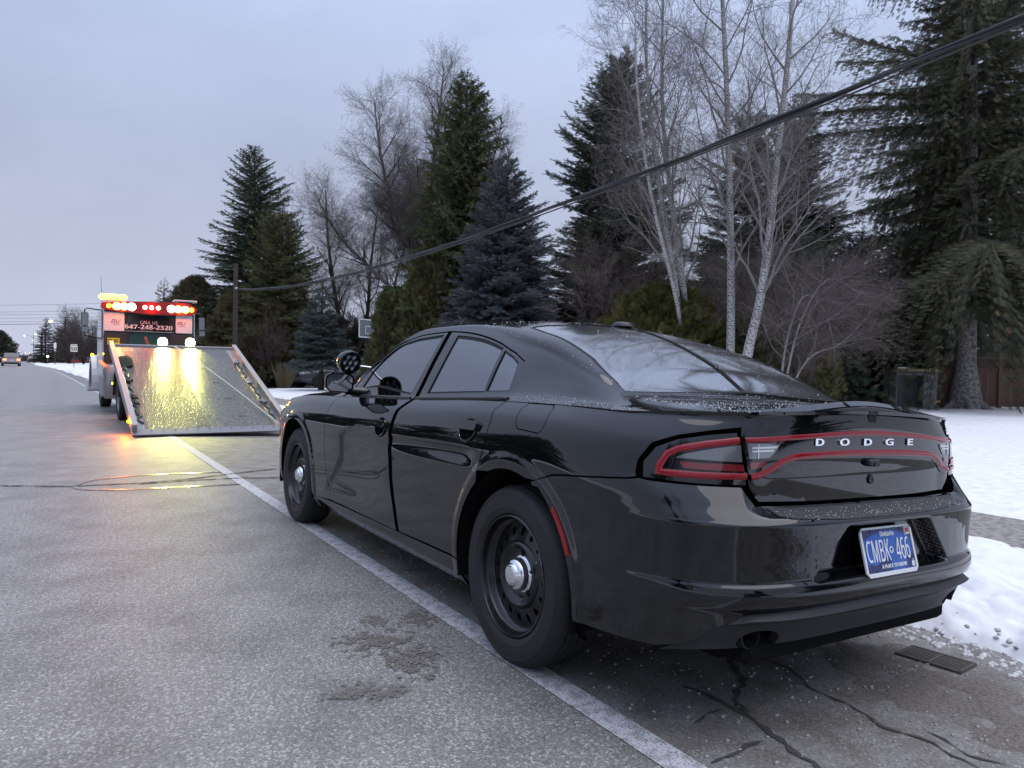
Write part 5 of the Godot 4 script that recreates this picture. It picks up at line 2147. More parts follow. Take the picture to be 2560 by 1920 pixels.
	var paths := [
		[2.565, -2.168, 2.564, -2.107, 2.562, -1.991, 2.575, -1.893, 2.524, -1.797, 2.485, -1.734, 2.474, -1.646, 2.482, -1.569, 2.46, -1.483, 2.418, -1.4, 2.448, -1.336, 2.464, -1.256, 2.439, -1.18, 2.434, -1.108, 2.40, -.9],
		[2.461, -2.096, 2.335, -1.971, 2.313, -1.897, 2.194, -1.828, 2.106, -1.767, 2.065, -1.678, 2.028, -1.594, 2.011, -1.507, 1.987, -1.441, 1.977, -1.362, 1.94, -1.2],
		[2.028, -1.969, 2.057, -1.879, 2.059, -1.776, 2.055, -1.696, 2.055, -1.669],
		[1.835, -1.715, 1.962, -1.755, 2.028, -1.75],
		[1.955, -1.524, 1.879, -1.529, 1.785, -1.511, 1.691, -1.508],
		[2.546, -1.336, 2.526, -1.248, 2.486, -1.156, 2.538, -1.066]]
	var wd := [.012, .022, .016, .010, .011, .009]
	for i in paths.size():
		var cb := MB.new()
		ribbon(cb, paths[i], wd[i], .004, 50 + i, .75)
		obj("crack", cb, cm, shd)
	var seal := mat(.16, .15, .14, .22, 0.0, .6)
	for p in [[.16, -8.02, .26, -8.25, .37, -8.36, .67, -8.47, 1.06, -8.465, 1.56, -8.37], [.16, -8.02, .20, -7.82, .29, -7.70, .60, -7.575, .99, -7.53, 1.56, -7.45]]:
		var sb := MB.new()
		ribbon(sb, p, .055, .005, 70, .12)
		obj("crack_seal", sb, seal, rd)
	for p in [[-.9, -8.4, -.425, -8.313, .128, -7.997, .748, -7.925, 1.133, -7.985, 1.623, -8.198, 2.199, -8.535], [.702, -7.868, 1.337, -7.886, 2.082, -7.793]]:
		var sb := MB.new()
		ribbon(sb, p, .035, .006, 71, .6)
		obj("crack", sb, cm, rd)
	var k := 0
	for q in [[1.46, -3.10, .20, .24], [1.27, -3.17, .14, .16], [1.17, -2.944, .34, .30], [1.218, -2.687, .26, .40], [.92, -2.51, .22, .14], [1.03, -2.44, .22, .12]]:
		var m := mat(1, 1, 1, .8)
		m.albedo_texture = stain_tex(100 + k)
		m.transparency = BaseMaterial3D.TRANSPARENCY_ALPHA_SCISSOR
		m.alpha_scissor_threshold = .5
		var sm := MB.new()
		var h := Vector2(q[2], q[3])
		var c := Vector3(q[0], .0035 + k * .0006, q[1])
		var ids := []
		for e in [Vector2(-1, -1), Vector2(1, -1), Vector2(1, 1), Vector2(-1, 1)]:
			ids.append(sm.add(c + Vector3(e.x * h.x * .6, 0, e.y * h.y * .6), Vector3.UP, e * .5 + Vector2(.5, .5)))
		sm.quad(ids[0], ids[1], ids[2], ids[3])
		obj("mud_stain", sm, m, rd)
		k += 1
	# pavement slabs and kerb
	var conc := mat(1, 1, 1, .85)
	world_tex(conc, noise_tex(512, 44, .03, FastNoiseLite.TYPE_SIMPLEX, 5, [[0.0, lin(.10, .09, .078)], [.4, lin(.20, .185, .165)], [.65, lin(.27, .255, .235)], [1.0, lin(.33, .32, .30)]]), 1.3)
	var wk := MB.new()
	strip(wk, [5.5, 6.9], 12.0, -70.0, 2.0, [-.035, -.035])
	var walk := struct("pavement", wk, conc, "concrete pavement cleared of snow between two lawns")
	var slab := MB.new()
	slab.box(Vector3(0, 0, 0), Vector3(1.26, .05, 1.49), Basis(), .01)
	var sme := slab.mesh()
	for i in 22:
		var z := 3.0 - i * 1.5
		obj("slab", sme, conc, walk).position = Vector3(6.2 + bend(-z), -.022 + .003 * sin(i * 2.2), z)
	var dm := mat(.06, .06, .062, .6)
	var dv := MB.new()
	patch(dv, seq(3.6, 22.0, 1.0), seq(-35.6, -40.4, .8), func(x: float, z: float) -> float: return rise(-z) - .03)
	struct("driveway", dv, dm, "dark wet driveway crossing the snow")
	# snow, close and far
	var sb := MB.new()
	patch(sb, seq(2.7, 6.6, .04), seq(2.0, -9.0, .04), snow_h)
	patch(sb, seq(6.6, 34.0, .4), seq(2.0, -9.0, .4), snow_h)
	patch(sb, seq(2.7, 8.6, .12), seq(-9.0, -46.0, .15), snow_h)
	patch(sb, seq(8.6, 46.0, .5), seq(-9.0, -46.0, .5), snow_h)
	struct("snow_lawn", sb, snow, "snow lying over the verge and the lawn")
	var fs := MB.new()
	patch(fs, seq(-9.0, 40.0, .5), seq(-46.0, -170.0, 1.0), func(x: float, z: float) -> float:
		var u := x - bend(-z)
		if u > -6.0:
			return snow_h(x, z) + .10 * smoothstep(3.0, 5.0, u) * (1.0 + sn1.get_noise_2d(x * .5, z * .5))
		return rise(-z) - .4)
	struct("far_snow_lawn", fs, snow, "snow banks beside the road beyond the tow truck")
	var ls := MB.new()
	patch(ls, seq(-45.0, -5.4, .8), seq(30.0, -60.0, .8), func(x: float, z: float) -> float: return -.1 + .3 * smoothstep(-5.5, -7.0, x) + .1 * sn1.get_noise_2d(x * .5, z * .5))
	struct("opposite_snow_lawn", ls, snow, "snow lawn on the far side of the road")
	# lumps of dirty slush along the edge of the bank
	var dirty := mat(1, 1, 1, .85)
	world_tex(dirty, noise_tex(256, 63, .05, FastNoiseLite.TYPE_SIMPLEX, 4, [[0.0, lin(.22, .21, .20)], [.4, lin(.40, .39, .38)], [.6, lin(.60, .60, .61)], [1.0, lin(.72, .73, .75)]]), .35)
	rng.seed = 21
	var lump := MB.new()
	lump.lathe(Vector3.ZERO, Vector3.UP, [Vector2(1, -.4), Vector2(1.05, .05), Vector2(.8, .5), Vector2(.35, .78), Vector2(0, .82)], 9)
	for i in lump.V.size():
		var p: Vector3 = lump.V[i]
		lump.V[i] = p * (1.0 + .28 * sin(p.x * 5.0 + 1.0) * cos(p.z * 4.0) + .2 * sin(p.y * 7.0 + p.x * 3.0))
	var tr := []
	for i in 2600:
		var z := rng.randf_range(1.0, -12.0)
		var x := 3.34 + .28 * sn1.get_noise_2d(z, 4.0) + absf(rng.randfn(0.0, .16)) - .05
		var s := rng.randf_range(.003, .015) * (1.7 if rng.randf() < .06 else 1.0)
		tr.append(Transform3D(Basis(Vector3.UP, rng.randf() * TAU).scaled(Vector3(s * rng.randf_range(.8, 1.6), s * .8, s)), Vector3(x, maxf(slope_y(x), snow_h(x, z)) + s * .1, z)))
	var lo := MultiMeshInstance3D.new()
	lo.name = "slush_lumps"
	lo.multimesh = multi(lump.mesh(), tr, [])
	lo.material_override = dirty
	add_child(lo)
	stuff(tag(lo, "dirty crumbs of slush along the edge of the snow bank", "slush"))
	# loose grit on the shoulder
	tr = []
	for i in 1500:
		var z := rng.randf_range(.2, -5.0)
		var x := rng.randf_range(1.7, 3.4)
		var s := rng.randf_range(.0015, .006)
		tr.append(Transform3D(Basis(Vector3.UP, rng.randf() * TAU).scaled(Vector3(s * rng.randf_range(.8, 1.7), s, s)), Vector3(x, slope_y(x) + .003, z)))
	var gr := MultiMeshInstance3D.new()
	gr.name = "loose_grit"
	gr.multimesh = multi(lump.mesh(), tr, [])
	gr.material_override = mat(.34, .33, .31, .8)
	add_child(gr)
	stuff(tag(gr, "loose pale grit scattered on the dark shoulder", "grit"))
	# storm drain in the gutter
	var ds := thing("storm_drain", "iron storm drain grate in the gutter behind the black sedan", "drain", Vector3(3.28, slope_y(3.28), -1.67))
	ds.rotation = Vector3(0, .12, -.037)
	ds.scale = Vector3(.52, .8, .46)
	var iron := mat(.10, .093, .083, .85, 0.0, .2)
	var fr := MB.new()
	fr.box(Vector3(0, -.03, 0), Vector3(.34, .012, .56))
	obj("pit", fr, mat(.06, .055, .05, .9, 0.0, .2), ds)
	var rim := MB.new()
	for e in [[-.16, 0, .03, .58], [.16, 0, .03, .58], [0, -.275, .34, .03], [0, .275, .34, .03], [0, 0, .34, .03]]:
		rim.box(Vector3(e[0], .004, e[1]), Vector3(e[2], .02, e[3]), Basis(), .003)
	obj("grate_frame", rim, iron, ds)
	for s in [-.14, .14]:
		for i in 6:
			var bb := MB.new()
			bb.box(Vector3(-.125 + i * .05, .001, s), Vector3(.034, .018, .25), Basis(), .003)
			obj("grate_bar", bb, iron, ds)

func tagstruct(o: Node, label: String) -> void:
	o.set_meta("kind", "structure")
	o.set_meta("label", label)

# ------------------------------------------------------------------ street furniture and far vehicles
func wire(called: String, label: String, a: Vector3, b: Vector3, sag: float, r: float, m: Material, cat := "wire", group := "") -> void:
	var mb := MB.new()
	var pts := PackedVector3Array()
	var rad := PackedFloat32Array()
	for i in 25:
		var f := i / 24.0
		pts.append(a.lerp(b, f) - Vector3(0, sag * 4.0 * f * (1.0 - f), 0))
		rad.append(r)
	mb.tube(pts, rad, 6)
	tag(obj(called, mb, m), label, cat, group)

# a car built from a side profile (z forward negative), widths narrowing upward
func small_car(called: String, label: String, pos: Vector3, turn: float, paint: Material, hatch: bool, tall: float, lit: bool) -> Node3D:
	var t := thing(called, label, "car", pos, turn)
	var glass := mat(.015, .016, .018, .05, 0.0, .8)
	var dark := mat(.012, .012, .012, .7)
	var W := .90
	# rows: z, bottom, belt, roof
	var L := 2.2
	var prof := []
	for i in 23:
		var z := lerpf(-L, L, i / 22.0)
		var f := z / L
		var belt := tall * (.60 - .10 * smoothstep(-.35, -1.0, f) - .03 * smoothstep(.6, 1.0, f))
		var roof := tall * smoothstep(-.42, -.06, f) * smoothstep(1.02 if hatch else .92, .70 if hatch else .38, f)
		prof.append([z, belt, roof])
	var body := MB.new()
	var rows := []
	for p in prof:
		var f: float = p[0] / L
		var w := W * (1.0 - .16 * pow(absf(f), 6.0))
		var low := .24 + .10 * smoothstep(.85, 1.0, absf(f))
		rows.append([Vector3(w * .93, low, p[0]), Vector3(w, .45, p[0]), Vector3(w, p[1] * .86, p[0]), Vector3(w * .93, p[1], p[0]), Vector3(w * .45, p[1] + .03, p[0]), Vector3(0, p[1] + .04, p[0])])
	body.join(loft(rows))
	body.join(body.mirror())
	for e in [0, rows.size() - 1]:
		var ring := []
		for q in rows[e]:
			ring.append(q)
		for q in range(rows[e].size() - 1, -1, -1):
			ring.append(rows[e][q] * Vector3(-1, 1, 1))
		body.face(ring, Vector3(0, 0, -1 if e == 0 else 1))
	obj("body", body, paint, t)
	var cabin := MB.new()
	var rr := []
	for p in prof:
		if p[2] > p[1] + .02:
			var k: float = (p[2] - p[1]) / (tall * .42)
			rr.append([Vector3(W * .92, p[1] - .02, p[0]), Vector3(W * (.92 - .16 * k), p[2] - .05 * k, p[0]), Vector3(W * (.86 - .22 * k), p[2], p[0]), Vector3(0, p[2] + .02, p[0])])
	cabin.join(loft(rr))
	cabin.join(cabin.mirror())
	for e in [0, rr.size() - 1]:
		var ring := []
		for q in rr[e]:
			ring.append(q)
		for q in range(rr[e].size() - 1, -1, -1):
			ring.append(rr[e][q] * Vector3(-1, 1, 1))
		cabin.face(ring, Vector3(0, .4, -1 if e == 0 else 1).normalized())
	obj("cabin", cabin, glass, t)
	var roof := MB.new()
	var r3 := []
	for row in rr:
		if row[3].y > tall * .93:
			r3.append([row[1] + Vector3(.006, .0, 0), row[2] + Vector3(.004, .008, 0), row[3] + Vector3(0, .012, 0)])
	if r3.size() > 1:
		roof.join(loft(r3))
		roof.join(roof.mirror())
		obj("roof", roof, paint, t)
	for s in [-1.0, 1.0]:
		for z in [-1.32, 1.30]:
			road_wheel(t, Vector3(s * (W - .09), .33, z), .33, .2, dark, mat(.2, .2, .21, .4, .8), s)
			var arch := MB.new()
			arch.prism(circle2(Vector2(z, .36), .39, 20), Vector3(s * (W + .004) if s < 0 else W + .004, 0, 0), Basis(Vector3(0, 0, 1), Vector3.UP, Vector3(-1, 0, 0)), .006)
			obj("wheel_arch", arch, dark, t)
	for s in [-1.0, 1.0]:
		var tl := MB.new()
		tl.box(Vector3(s * .66, tall * .50, L - .03), Vector3(.30, .17, .12), Basis(), .03)
		obj("tail_lamp", tl, glow(1.0, .10, .02, 12.0) if lit else mat(.22, .012, .012, .25), t)
		var hl := MB.new()
		hl.box(Vector3(s * .64, tall * .455, -L + .03), Vector3(.32, .15, .12), Basis(), .03)
		obj("head_lamp", hl, mat(.5, .52, .54, .15, .3), t)
		var mi := MB.new()
		mi.box(Vector3(s * (W + .08), tall * .63, -.75), Vector3(.18, .13, .09), Basis(), .03)
		obj("door_mirror", mi, paint, t)
	var gl := MB.new()
	gl.box(Vector3(0, tall * .40, -L + .02), Vector3(.9, .20, .10), Basis(), .02)
	gl.box(Vector3(0, tall * .22, -L + .02), Vector3(1.3, .14, .10), Basis(), .02)
	obj("grille", gl, dark, t)
	var bp := MB.new()
	bp.box(Vector3(0, .34, L - .02), Vector3(1.5, .22, .10), Basis(), .03)
	obj("rear_valance", bp, dark, t)
	var np := MB.new()
	np.box(Vector3(0, tall * .42, L + .012), Vector3(.31, .15, .02))
	obj("number_plate", np, mat(.6, .62, .66, .5), t)
	return t

func loft(rows: Array) -> MB:
	var mb := MB.new()
	var m: int = rows[0].size()
	for i in rows.size():
		for j in m:
			var a: Vector3 = rows[maxi(i - 1, 0)][j]
			var b: Vector3 = rows[mini(i + 1, rows.size() - 1)][j]
			var c: Vector3 = rows[i][maxi(j - 1, 0)]
			var d: Vector3 = rows[i][mini(j + 1, m - 1)]
			var n := (b - a).cross(d - c).normalized()
			var p: Vector3 = rows[i][j]
			if n.dot(Vector3(p.x, p.y - .5, p.z * .05)) < 0.0:
				n = -n
			mb.add(p, n)
	for i in rows.size() - 1:
		for j in m - 1:
			mb.quad(i * m + j, i * m + j + 1, (i + 1) * m + j + 1, (i + 1) * m + j)
	return mb

func pole(called: String, label: String, cat: String, pos: Vector3, h: float, r0: float, r1: float, m: Material, group := "") -> Node3D:
	var t := thing(called, label, cat, pos, 0.0, group)
	var mb := MB.new()
	mb.tube(PackedVector3Array([Vector3(0, -.3, 0), Vector3(0, h * .5, 0), Vector3(0, h, 0)]), PackedFloat32Array([r0, (r0 + r1) * .5, r1]), 12)
	obj("post", mb, m, t)
	return t

func make_things() -> void:
	var wood := bark(.075, .062, .055, 81)
	var blackw := mat(.012, .012, .013, .6)
	# utility pole and the heavy cable bundle
	var up := pole("utility_pole", "short weathered wooden utility pole standing to the right of the tow truck", "pole", Vector3(7.9, 0, -39.3), 6.35, .14, .11, wood)
	var br := MB.new()
	br.box(Vector3(0, 5.06, .14), Vector3(.12, .12, .14), Basis(), .02)
	br.lathe(Vector3(.0, 5.06, .2), Vector3(0, 0, 1), [Vector2(.06, 0), Vector2(.06, .06), Vector2(.03, .09), Vector2(0, .09)], 12)
	obj("cable_clamp", br, mat(.5, .5, .5, .4, .5), up)
	var cb := thing("cable_bundle", "thick black bundle of overhead cables rising to the upper right corner", "cable", Vector3(7.95, 5.05, -39.1))
	var rng2 := RandomNumberGenerator.new()
	rng2.seed = 4
	for k in 4:
		var mb := MB.new()
		var pts := PackedVector3Array()
		var rad := PackedFloat32Array()
		for i in 90:
			var f := i / 89.0
			var z := lerpf(0.0, 50.0, f)
			var tw := f * 46.0 + k * 1.57
			var o := Vector3(cos(tw) * .024, sin(tw) * .024, 0) if k < 3 else Vector3(0, -.062, 0)
			pts.append(Vector3(.0, 1.215 * f - 1.5 * 4.0 * f * (1.0 - f), z) + o)
			rad.append(.018 if k < 3 else .013)
		mb.tube(pts, rad, 8)
		obj("strand", mb, mat(.016, .016, .018, .5) if k < 3 else mat(.03, .028, .03, .5), cb)
	# wires that cross the street far off
	var names := ["topmost thin wire crossing the street beyond the tow truck", "second wire from the top crossing the street beyond the truck", "third wire from the top crossing the street beyond the truck", "fourth wire from the top crossing the street beyond the truck", "faint fifth wire crossing the street above the far spruces", "lowest and thickest wire crossing the street beyond the truck"]
	var hs := [[6.23, 7.31], [5.61, 6.6], [5.36, 6.32], [5.03, 5.95], [4.71, 5.58], [4.44, 5.37]]
	for i in 6:
		var s: float = (hs[i][1] - hs[i][0]) / 8.28
		wire("overhead_wire", names[i], Vector3(-24, hs[i][0] - s * 12.0 + .5, -77.6), Vector3(10, hs[i][1] + s * 5.9, -90.0), .45, .013 if i < 5 else .024, blackw, "wire", "wires crossing the street")
	# speed limit sign, bus stop sign
	var sg := pole("speed_limit_sign", "white speed limit sign on a post beside the far road", "sign", Vector3(1.68, .40, -84.15), 2.55, .03, .03, wood)
	var sf := MB.new()
	sf.prism(rounded(pv2([-.30, -.37, .30, -.37, .30, .37, -.30, .37]), .04), Vector3(0, 2.10, .03), Basis(), .012)
	obj("sign_face", sf, mat(.80, .78, .62, .5), sg)
	letters("sign_number", "50", .36, mat(.02, .02, .02, .6), sg, Transform3D(Basis(), Vector3(0, 2.0, .044)), true)
	letters("sign_word", "MAXIMUM", .095, mat(.02, .02, .02, .6), sg, Transform3D(Basis(), Vector3(0, 2.36, .044)), true)
	var bs := pole("bus_stop_sign", "narrow white stop sign on a tall thin post near the far spruces", "sign", Vector3(.13, .6, -118.2), 2.9, .04, .04, wood)
	var bf := MB.new()
	bf.prism(rounded(pv2([-.16, -.42, .16, -.42, .16, .42, -.16, .42]), .1), Vector3(0, 2.7, .05), Basis(), .02)
	obj("sign_face", bf, mat(.78, .78, .74, .5), bs)
	var bf2 := MB.new()
	bf2.box(Vector3(0, 2.05, .05), Vector3(.24, .24, .02))
	obj("sign_plate", bf2, mat(.5, .5, .52, .5), bs)
	# street lamps receding along the road
	var grey_m := mat(.16, .16, .165, .6, .3)
	var lamps := [[-.59, 9.06, -172.1, 1.8], [-7.84, 8.88, -274.9, 1.0], [-4.65, 8.92, -256.3, 1.0], [-6.89, 8.92, -339.4, 1.0], [-9.13, 8.95, -526.5, 1.0], [-25.95, 8.12, -608.1, 1.3], [-26.02, 7.39, -655.5, 1.3], [-21.07, 7.43, -628.7, 1.2], [-19.87, 7.22, -722.6, 1.3], [-17.79, 7.48, -744.9, 1.3], [-16.77, 5.92, -838.9, 1.3]]
	var lab := ["nearest lit street lamp, its arm reaching left over the far spruce", "lit street lamp standing clear left of the far spruce", "lit street lamp against the left flank of the far spruce", "lit street lamp low beside the left foot of the spruce", "small lit street lamp below the spruce branches", "leftmost tiny lit lamp above the silver car", "tiny lit lamp just right of the leftmost one above the silver car", "tiny lit lamp between the silver car and the dark car", "tiny lit lamp above the dark far car", "tiny lit lamp right of the one above the dark car", "farthest tiny lit lamp low on the horizon by the dark car"]
	for i in lamps.size():
		var q: Array = lamps[i]
		var t := pole("street_lamp", lab[i], "street lamp", Vector3(q[0] + 2.4, .5, q[2]), q[1] + .1, .13, .09, grey_m, "street lamps along the far road")
		var arm := MB.new()
		arm.tube(PackedVector3Array([Vector3(0, q[1] - 1.1, 0), Vector3(-.6, q[1] - .55, 0), Vector3(-1.6, q[1] - .25, 0), Vector3(-2.4, q[1] - .32, 0)]), PackedFloat32Array([.05, .05, .045, .04]), 6)
		obj("arm", arm, grey_m, t)
		var hd := MB.new()
		hd.lathe(Vector3(-2.4, q[1] - .42, 0), Vector3.UP, [Vector2(0, -.18 * q[3]), Vector2(.16 * q[3], -.10 * q[3]), Vector2(.22 * q[3], .02), Vector2(.14, .10), Vector2(0, .15)], 14)
		obj("lit_lamp_head", hd, glow(1.0, .72, .36, 7.0), t)
	# the pole that carries the nearest lamp's wires
	pole("grey_pole", "tall grey pole standing between the speed sign and the far spruces", "pole", Vector3(1.9, .6, -170.4), 9.4, .17, .12, grey_m)
	pole("brown_pole", "brown wooden pole standing before the far spruce", "pole", Vector3(-1.7, .6, -143.1), 5.3, .15, .12, wood)
	var gl := pole("garden_lamp", "small round lit garden lamp on a post beyond the snow bank", "lamp", Vector3(-.8, .5, -130.7), 1.25, .04, .04, grey_m)
	var gb := MB.new()
	gb.lathe(Vector3(0, 1.35, 0), Vector3.UP, [Vector2(0, -.16), Vector2(.14, -.08), Vector2(.16, .02), Vector2(.1, .12), Vector2(0, .16)], 14)
	obj("lit_globe", gb, glow(1.0, .9, .66, 7.0), gl)
	# vehicles far off
	small_car("silver_car", "silver car driving away with glowing red tail lamps", Vector3(-4.3, .5, -104.4), deg_to_rad(4), mat(.42, .42, .44, .3, .3), true, 1.5, true)
	small_car("dark_car", "small dark car parked far down the road, left of the snow bank", Vector3(-4.2, .62, -197.8), deg_to_rad(4), mat(.02, .024, .028, .3), true, 1.6, false)
	small_car("red_car", "red hatchback parked side-on beyond the speed limit sign", Vector3(3.8, .56, -163.2), deg_to_rad(80), mat(.30, .012, .016, .3), true, 1.55, false)
	small_car("black_parked_car", "black car parked to the right of the red hatchback", Vector3(7.4, .5, -158.0), deg_to_rad(70), mat(.012, .012, .014, .3), false, 1.45, false)
	small_car("grey_suv", "grey sport utility car parked on the snowy driveway under the blue spruce", Vector3(12.6, .0, -38.2), deg_to_rad(106), mat(.085, .09, .10, .25, .2), true, 1.68, false)
	small_car("black_suv", "black sport utility car behind the viewer, mirrored in the sedan's bumper", Vector3(2.7, -.04, 7.6), 0.0, mat(.010, .010, .011, .2), true, 1.78, false)
	# basketball hoop
	var bh := pole("basketball_hoop", "basketball hoop with a clear white edged backboard beside the driveway", "basketball hoop", Vector3(14.6, 0, -38.2), 2.6, .06, .06, blackw)
	var hb := Basis(Vector3.UP, deg_to_rad(25))
	var bo := MB.new()
	bo.box(Vector3(0, 3.25, .35), Vector3(1.55, .95, .03), hb)
	obj("backboard", bo, mat(.16, .18, .21, .2), bh)
	var bfm := MB.new()
	for e in [[0, .48, 1.6, .06], [0, -.48, 1.6, .06], [-.78, 0, .06, 1.0], [.78, 0, .06, 1.0], [0, .12, .6, .04], [0, -.28, .6, .04], [-.3, -.08, .04, .42], [.3, -.08, .04, .42]]:
		bfm.box(Vector3(0, 3.25, .35) + hb * Vector3(e[0], e[1], .02), Vector3(e[2], e[3], .03), hb)
	obj("backboard_edge", bfm, mat(.72, .74, .76, .5), bh)
	var brc := MB.new()
	brc.box(Vector3(0, 2.85, .15), Vector3(.2, .7, .35), hb, .03)
	obj("bracket", brc, blackw, bh)
	var ho := MB.new()
	var hp := PackedVector3Array()
	var hr := PackedFloat32Array()
	for i in 17:
		var a := TAU * i / 16.0
		hp.append(Vector3(0, 2.95, .35) + hb * Vector3(cos(a) * .22, 0, .27 + sin(a) * .22))
		hr.append(.012)
	ho.tube(hp, hr, 6)
	obj("rim", ho, mat(.4, .06, .02, .5), bh)
	# wooden fence at the right
	var fa := Vector3(27.3, .05, -14.3)
	var fd := Vector3(.845, 0, .534)
	var ft := thing("wooden_fence", "brown wooden privacy fence with a lattice top behind the big spruce", "fence", fa, -atan2(.534, .845))
	var fm := [mat(.14, .080, .060, .8), mat(.165, .097, .073, .8), mat(.12, .068, .052, .8)]
	rng2.seed = 8
	var board := MB.new()
	board.box(Vector3(0, .70, 0), Vector3(.138, 1.28, .022), Basis(), .004)
	var bmesh := board.mesh()
	for i in 70:
		obj("board", bmesh, fm[rng2.randi() % 3], ft).position = Vector3(.07 + i * .142, rng2.randf_range(-.008, .008), rng2.randf_range(-.004, .004))
	var post := MB.new()
	post.box(Vector3(0, .95, .03), Vector3(.13, 2.0, .13), Basis(), .015)
	post.box(Vector3(0, 1.97, .03), Vector3(.17, .05, .17), Basis(), .015)
	var pmesh := post.mesh()
	for i in 5:
		obj("post", pmesh, fm[1], ft).position = Vector3(.1 + i * 2.35, 0, 0)
	for y in [.10, 1.36, 1.44, 1.84]:
		var rl := MB.new()
		rl.box(Vector3(5.0, y, .02), Vector3(10.0, .07, .06), Basis(), .006)
		obj("rail", rl, fm[0], ft)
	var lat := MB.new()
	for i in 110:
		for s in [-1.0, 1.0]:
			lat.box(Vector3(.05 + i * .09, 1.64, .01 * s), Vector3(.022, .52, .008), Basis(Vector3.BACK, s * .78))
	stuff(obj("lattice", lat, fm[2], ft))
	# wood store
	var wsn := thing("wood_store", "low grey wood store with a dark opening and tan boards on top", "shed", Vector3(26.35, .04, -14.35), -atan2(.534, .845))
	var gw := [mat(.21, .21, .21, .85), mat(.18, .178, .176, .85), mat(.25, .246, .242, .85)]
	for i in 4:
		var pn := MB.new()
		pn.box(Vector3(.33 + i * .115, .62, .0), Vector3(.108, 1.24, .03), Basis(), .004)
		obj("plank", pn, gw[i % 3], wsn)
	for i in 6:
		for x in [-.76, .78]:
			var pn := MB.new()
			pn.box(Vector3(x, .62, -.1 - i * .13), Vector3(.03, 1.24, .12), Basis(), .004)
			obj("plank", pn, gw[(i + 1) % 3], wsn)
	for i in 12:
		var pn := MB.new()
		pn.box(Vector3(-.7 + i * .128, .62, -.86), Vector3(.12, 1.24, .03), Basis(), .004)
		obj("plank", pn, gw[i % 3], wsn)
	for e in [[-.72, .62, .06, 1.24], [.26, .62, .05, 1.24], [-.23, 1.21, .95, .08], [-.62, .62, .03, 1.2]]:
		var fp := MB.new()
		fp.box(Vector3(e[0], e[1], .01), Vector3(e[2], e[3], .05), Basis(), .004)
		obj("frame", fp, gw[1], wsn)
	var lidm := [mat(.30, .20, .10, .7), mat(.34, .25, .11, .7)]
	for e in [[-.2, 1.36, 1.15, .10, 0], [.58, 1.37, .38, .10, 1]]:
		var lp := MB.new()
		lp.box(Vector3(e[0], e[1], .05), Vector3(e[2], e[3], .06), Basis(), .008)
		obj("roof_edge", lp, lidm[e[4]], wsn)
	var rf := MB.new()
	rf.box(Vector3(.0, 1.29, -.42), Vector3(1.62, .05, 1.0), Basis(Vector3.RIGHT, -.04), .006)
	obj("roof", rf, gw[0], wsn)
	var sc := MB.new()
	sc.box(Vector3(-.5, 1.435, -.1), Vector3(.42, .05, .34), Basis(), .02)
	tag(obj("snow_cap", sc, mat(.72, .73, .76, .8), wsn), "small slab of snow left on the boards")

